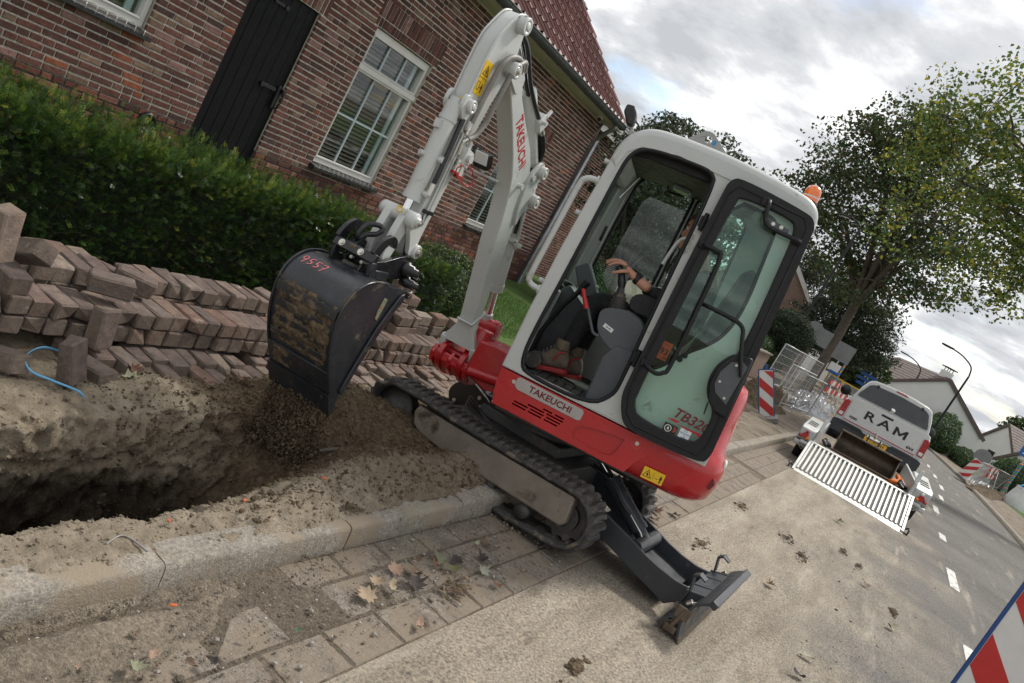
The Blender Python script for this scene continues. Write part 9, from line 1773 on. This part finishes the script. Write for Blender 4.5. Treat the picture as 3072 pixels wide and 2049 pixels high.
sel = tv[(tv[:, 0] > 0.9) & (tv[:, 0] < 3.2) & (tv[:, 1] > 1.55) & (tv[:, 1] < 2.9)]; k = rng.choice(len(sel), 7000); o = part('sand_crumbs', litter('sand_crumbs', sel[k] + rng.normal(size=(len(k), 3)) * 0.002, np.clip(rng.lognormal(-5.5, 0.5, len(k)), 0.002, 0.014), 'soil', 2), 'soil', bpy.data.objects['trench']); o['kind'] = 'stuff'
n = 3600; X_ = rng.uniform(0.9, 5.5, n); Y_ = 1.0 + 0.5 * rng.beta(1.6, 1.0, n); Zl = 0.008 + 0.012 * (Y_ > 1.3); o = part('gutter_grit', litter('gutter_grit', np.stack([X_, Y_, Zl], 1), np.clip(rng.lognormal(-5.9, 0.55, n), 0.0015, 0.012), 'gutter_sand', 3), 'gutter_sand', gutter); o['kind'] = 'stuff'
ground_mat('pebble', [(0.3, (0.20, 0.18, 0.155)), (0.7, (0.42, 0.39, 0.35))], 30, 200, 0.3, 0.002)
n = 300; X_ = rng.uniform(1.0, 4.5, n); Y_ = rng.uniform(1.0, 1.5, n); o = part('pebbles', litter('pebbles', np.stack([X_, Y_, np.full(n, 0.012)], 1), np.clip(rng.lognormal(-5.3, 0.4, n), 0.003, 0.012), 'pebble', 4, 0.7, True), 'pebble', gutter); o['kind'] = 'stuff'
n = 2600; X_ = 2.5 + 12 * rng.power(0.55, n); Y_ = rng.uniform(-3.2, 0.98, n); st_ = vnoise(X_ * 0.5, Y_ * 2.2, 3, 1, 3) > 0.12; X_, Y_ = X_[st_], Y_[st_]; n = len(X_); Zr = np.array([road_z(a, b) for a, b in zip(X_, Y_)]) + 0.002; road_o = bpy.data.objects['road']
o = part('road_crumbs', litter('road_crumbs', np.stack([X_, Y_, Zr], 1), np.clip(rng.lognormal(-5.6, 0.6, n), 0.002, 0.02), 'clod', 5, 0.5), 'clod', road_o); o['kind'] = 'stuff'
ground_mat('clod_dark', [(0.3, (0.04, 0.028, 0.018)), (0.7, (0.11, 0.08, 0.05))], 12, 130, 0.8, 0.006)
ML = [((8.10, .29), .20, 'dark leafy mud clump on the road left of the largest one'), ((7.79, .09), .17, 'dark mud clump on the road above the blade'), ((9.12, -.19), .20, 'dark mud streak on the road below the trailer ramp'), ((8.92, -.38), .16, 'small mud clump right of the mud streak'), ((8.26, .81), .26, 'long mud smear on the road beside the joint'), ((6.15, .70), .18, 'scattered mud just behind the far track'), ((7.93, -.76), .13, 'mud clump on the road near the centre line'), ((3.26, .53), .10, 'small spill of brown soil on the asphalt at the bottom'), ((3.08, 1.10), .13, 'spill of brown soil on the gutter below the leaf cluster'), ((2.82, 1.62), .07, 'small soil spill on top of the kerb')]
for i, ((x, y), r_, lab) in enumerate(ML):
    n = 150; a = rng.uniform(0, 6.28, n); rr = r_ * rng.power(0.7, n) * rng.uniform(.5, 1.5); P = np.stack([x + rr * np.cos(a) * (1.9 * rng.uniform(.3, 1, n) if y < 0.95 else 1.0), y + rr * np.sin(a) * (0.35 if y < .95 else 0.5), np.full(n, (road_z(x, y) if y < JY else 0.015) + 0.004 + (0.105 if y > 1.55 else 0)) + 0.012 * (1 - rr / r_)], 1); tag(part('mud_clump', litter('mud_clump', P, np.clip(rng.lognormal(-5.1 if y < .95 else -5.5, 0.6, n), .002, .022), 'clod', 50 + i, 0.35), 'clod', None), lab, 'mud', 'mud on the road', 'stuff')
# soil pouring out of the bucket
n = 13000; tt = rng.power(1.15, n); lat = rng.uniform(-0.165, 0.165, n); base = np.array((BF @ Vector((1.475, 0, 0.285)))[:]); mv = np.array((BF.to_3x3() @ Vector((0, 1, 0)))[:]); bv = np.array((BF.to_3x3() @ Vector((1, 0, 0)))[:])
P = base + mv * (lat * (1 + 0.25 * tt))[:, None] + bv * (0.015 - 0.05 * tt + rng.normal(size=n) * (0.014 + 0.042 * tt))[:, None] + np.array([0, 0, -1]) * (tt * 0.34)[:, None] + rng.normal(size=(n, 3)) * 0.008
tag(part('falling_soil', litter('falling_soil', P, np.clip(rng.lognormal(-5.85, 0.5, n), .0014, .012), 'clod', 9, 1.4), 'clod', None), 'brown soil pouring from the tipped bucket into the trench', 'soil', kind='stuff')
cg = []
for i in range(60):
    t = i / 59; row = []
    for j in range(72):
        a = 2 * math.pi * j / 72; w1, w2 = 0.150 * (1 - 0.10 * t), 0.020 + 0.050 * t - 0.02 * t * t; nn_ = float(vnoise(math.cos(a) * 2 + 3, math.sin(a) * 2, t * 4, 1.5, 4)) + 0.6 * float(vnoise(math.cos(a) * 9, math.sin(a) * 9 + 5, t * 16, 1.5, 3)); k = 1 + 0.55 * nn_
        row.append(Vector(base + mv * (w1 * math.cos(a) * (1 + 0.2 * nn_)) + bv * (w2 * math.sin(a) * k - 0.045 * t) + np.array([0, 0, 0.03 - 0.36 * t + 0.02 * nn_])))
    cg.append(row)
m = MB(); m.loft(cg, smooth=False); o = part('falling_soil_core', m, 'clod', bpy.data.objects['falling_soil']); o['kind'] = 'stuff'
m = MB(); m.tube(catmull([(3.00, 2.02, 0.14), (3.12, 1.98, 0.17), (3.24, 1.96, 0.165), (3.34, 1.94, 0.20)], 4), [0.009, 0.009, 0.010, 0.010, 0.011, 0.011, 0.012, 0.012, 0.012, 0.012, 0.011, 0.010, 0.006], 7); m.tube(catmull([(3.14, 1.975, 0.17), (3.16, 1.94, 0.18), (3.15, 1.90, 0.17)], 3), [0.007, 0.006, 0.005, 0.004, 0.003, 0.003, 0.002], 6); solo('root', m, 'bark', 'broken dark root sticking out of the loose soil', 'root')
m = MB(); m.tube(catmull([(1.66, 1.64, 0.127), (1.72, 1.66, 0.134), (1.75, 1.63, 0.130), (1.77, 1.58, 0.122)], 4), 0.0035, 6); solo('twig', m, 'hose_grey', 'bent grey twig lying on the trodden sand beside the kerb', 'twig')
pmat('shard_orange', (0.45, 0.11, 0.04), 0.2, 30, 0.8)
for i, (x, y, z, lab) in enumerate(((1.93, 1.70, 0.13, 'orange brick shard at the trench lip left of the bucket'), (2.30, 1.74, 0.14, 'orange brick shard farther along the trench lip'), (3.42, 1.80, 0.20, 'orange brick shard in the soil near the track'), (2.78, 1.78, 0.17, 'flat pink brick shard on the soil above the kerb'), (1.80, 1.42, 0.035, 'red brown shard in the sand under the kerb'))):
    solo('brick_shard', litter('brick_shard', [np.array((x, y, z))], [0.011], 'shard_orange', 70 + i, 0.5), 'shard_orange', lab, 'shard', group='brick shards')
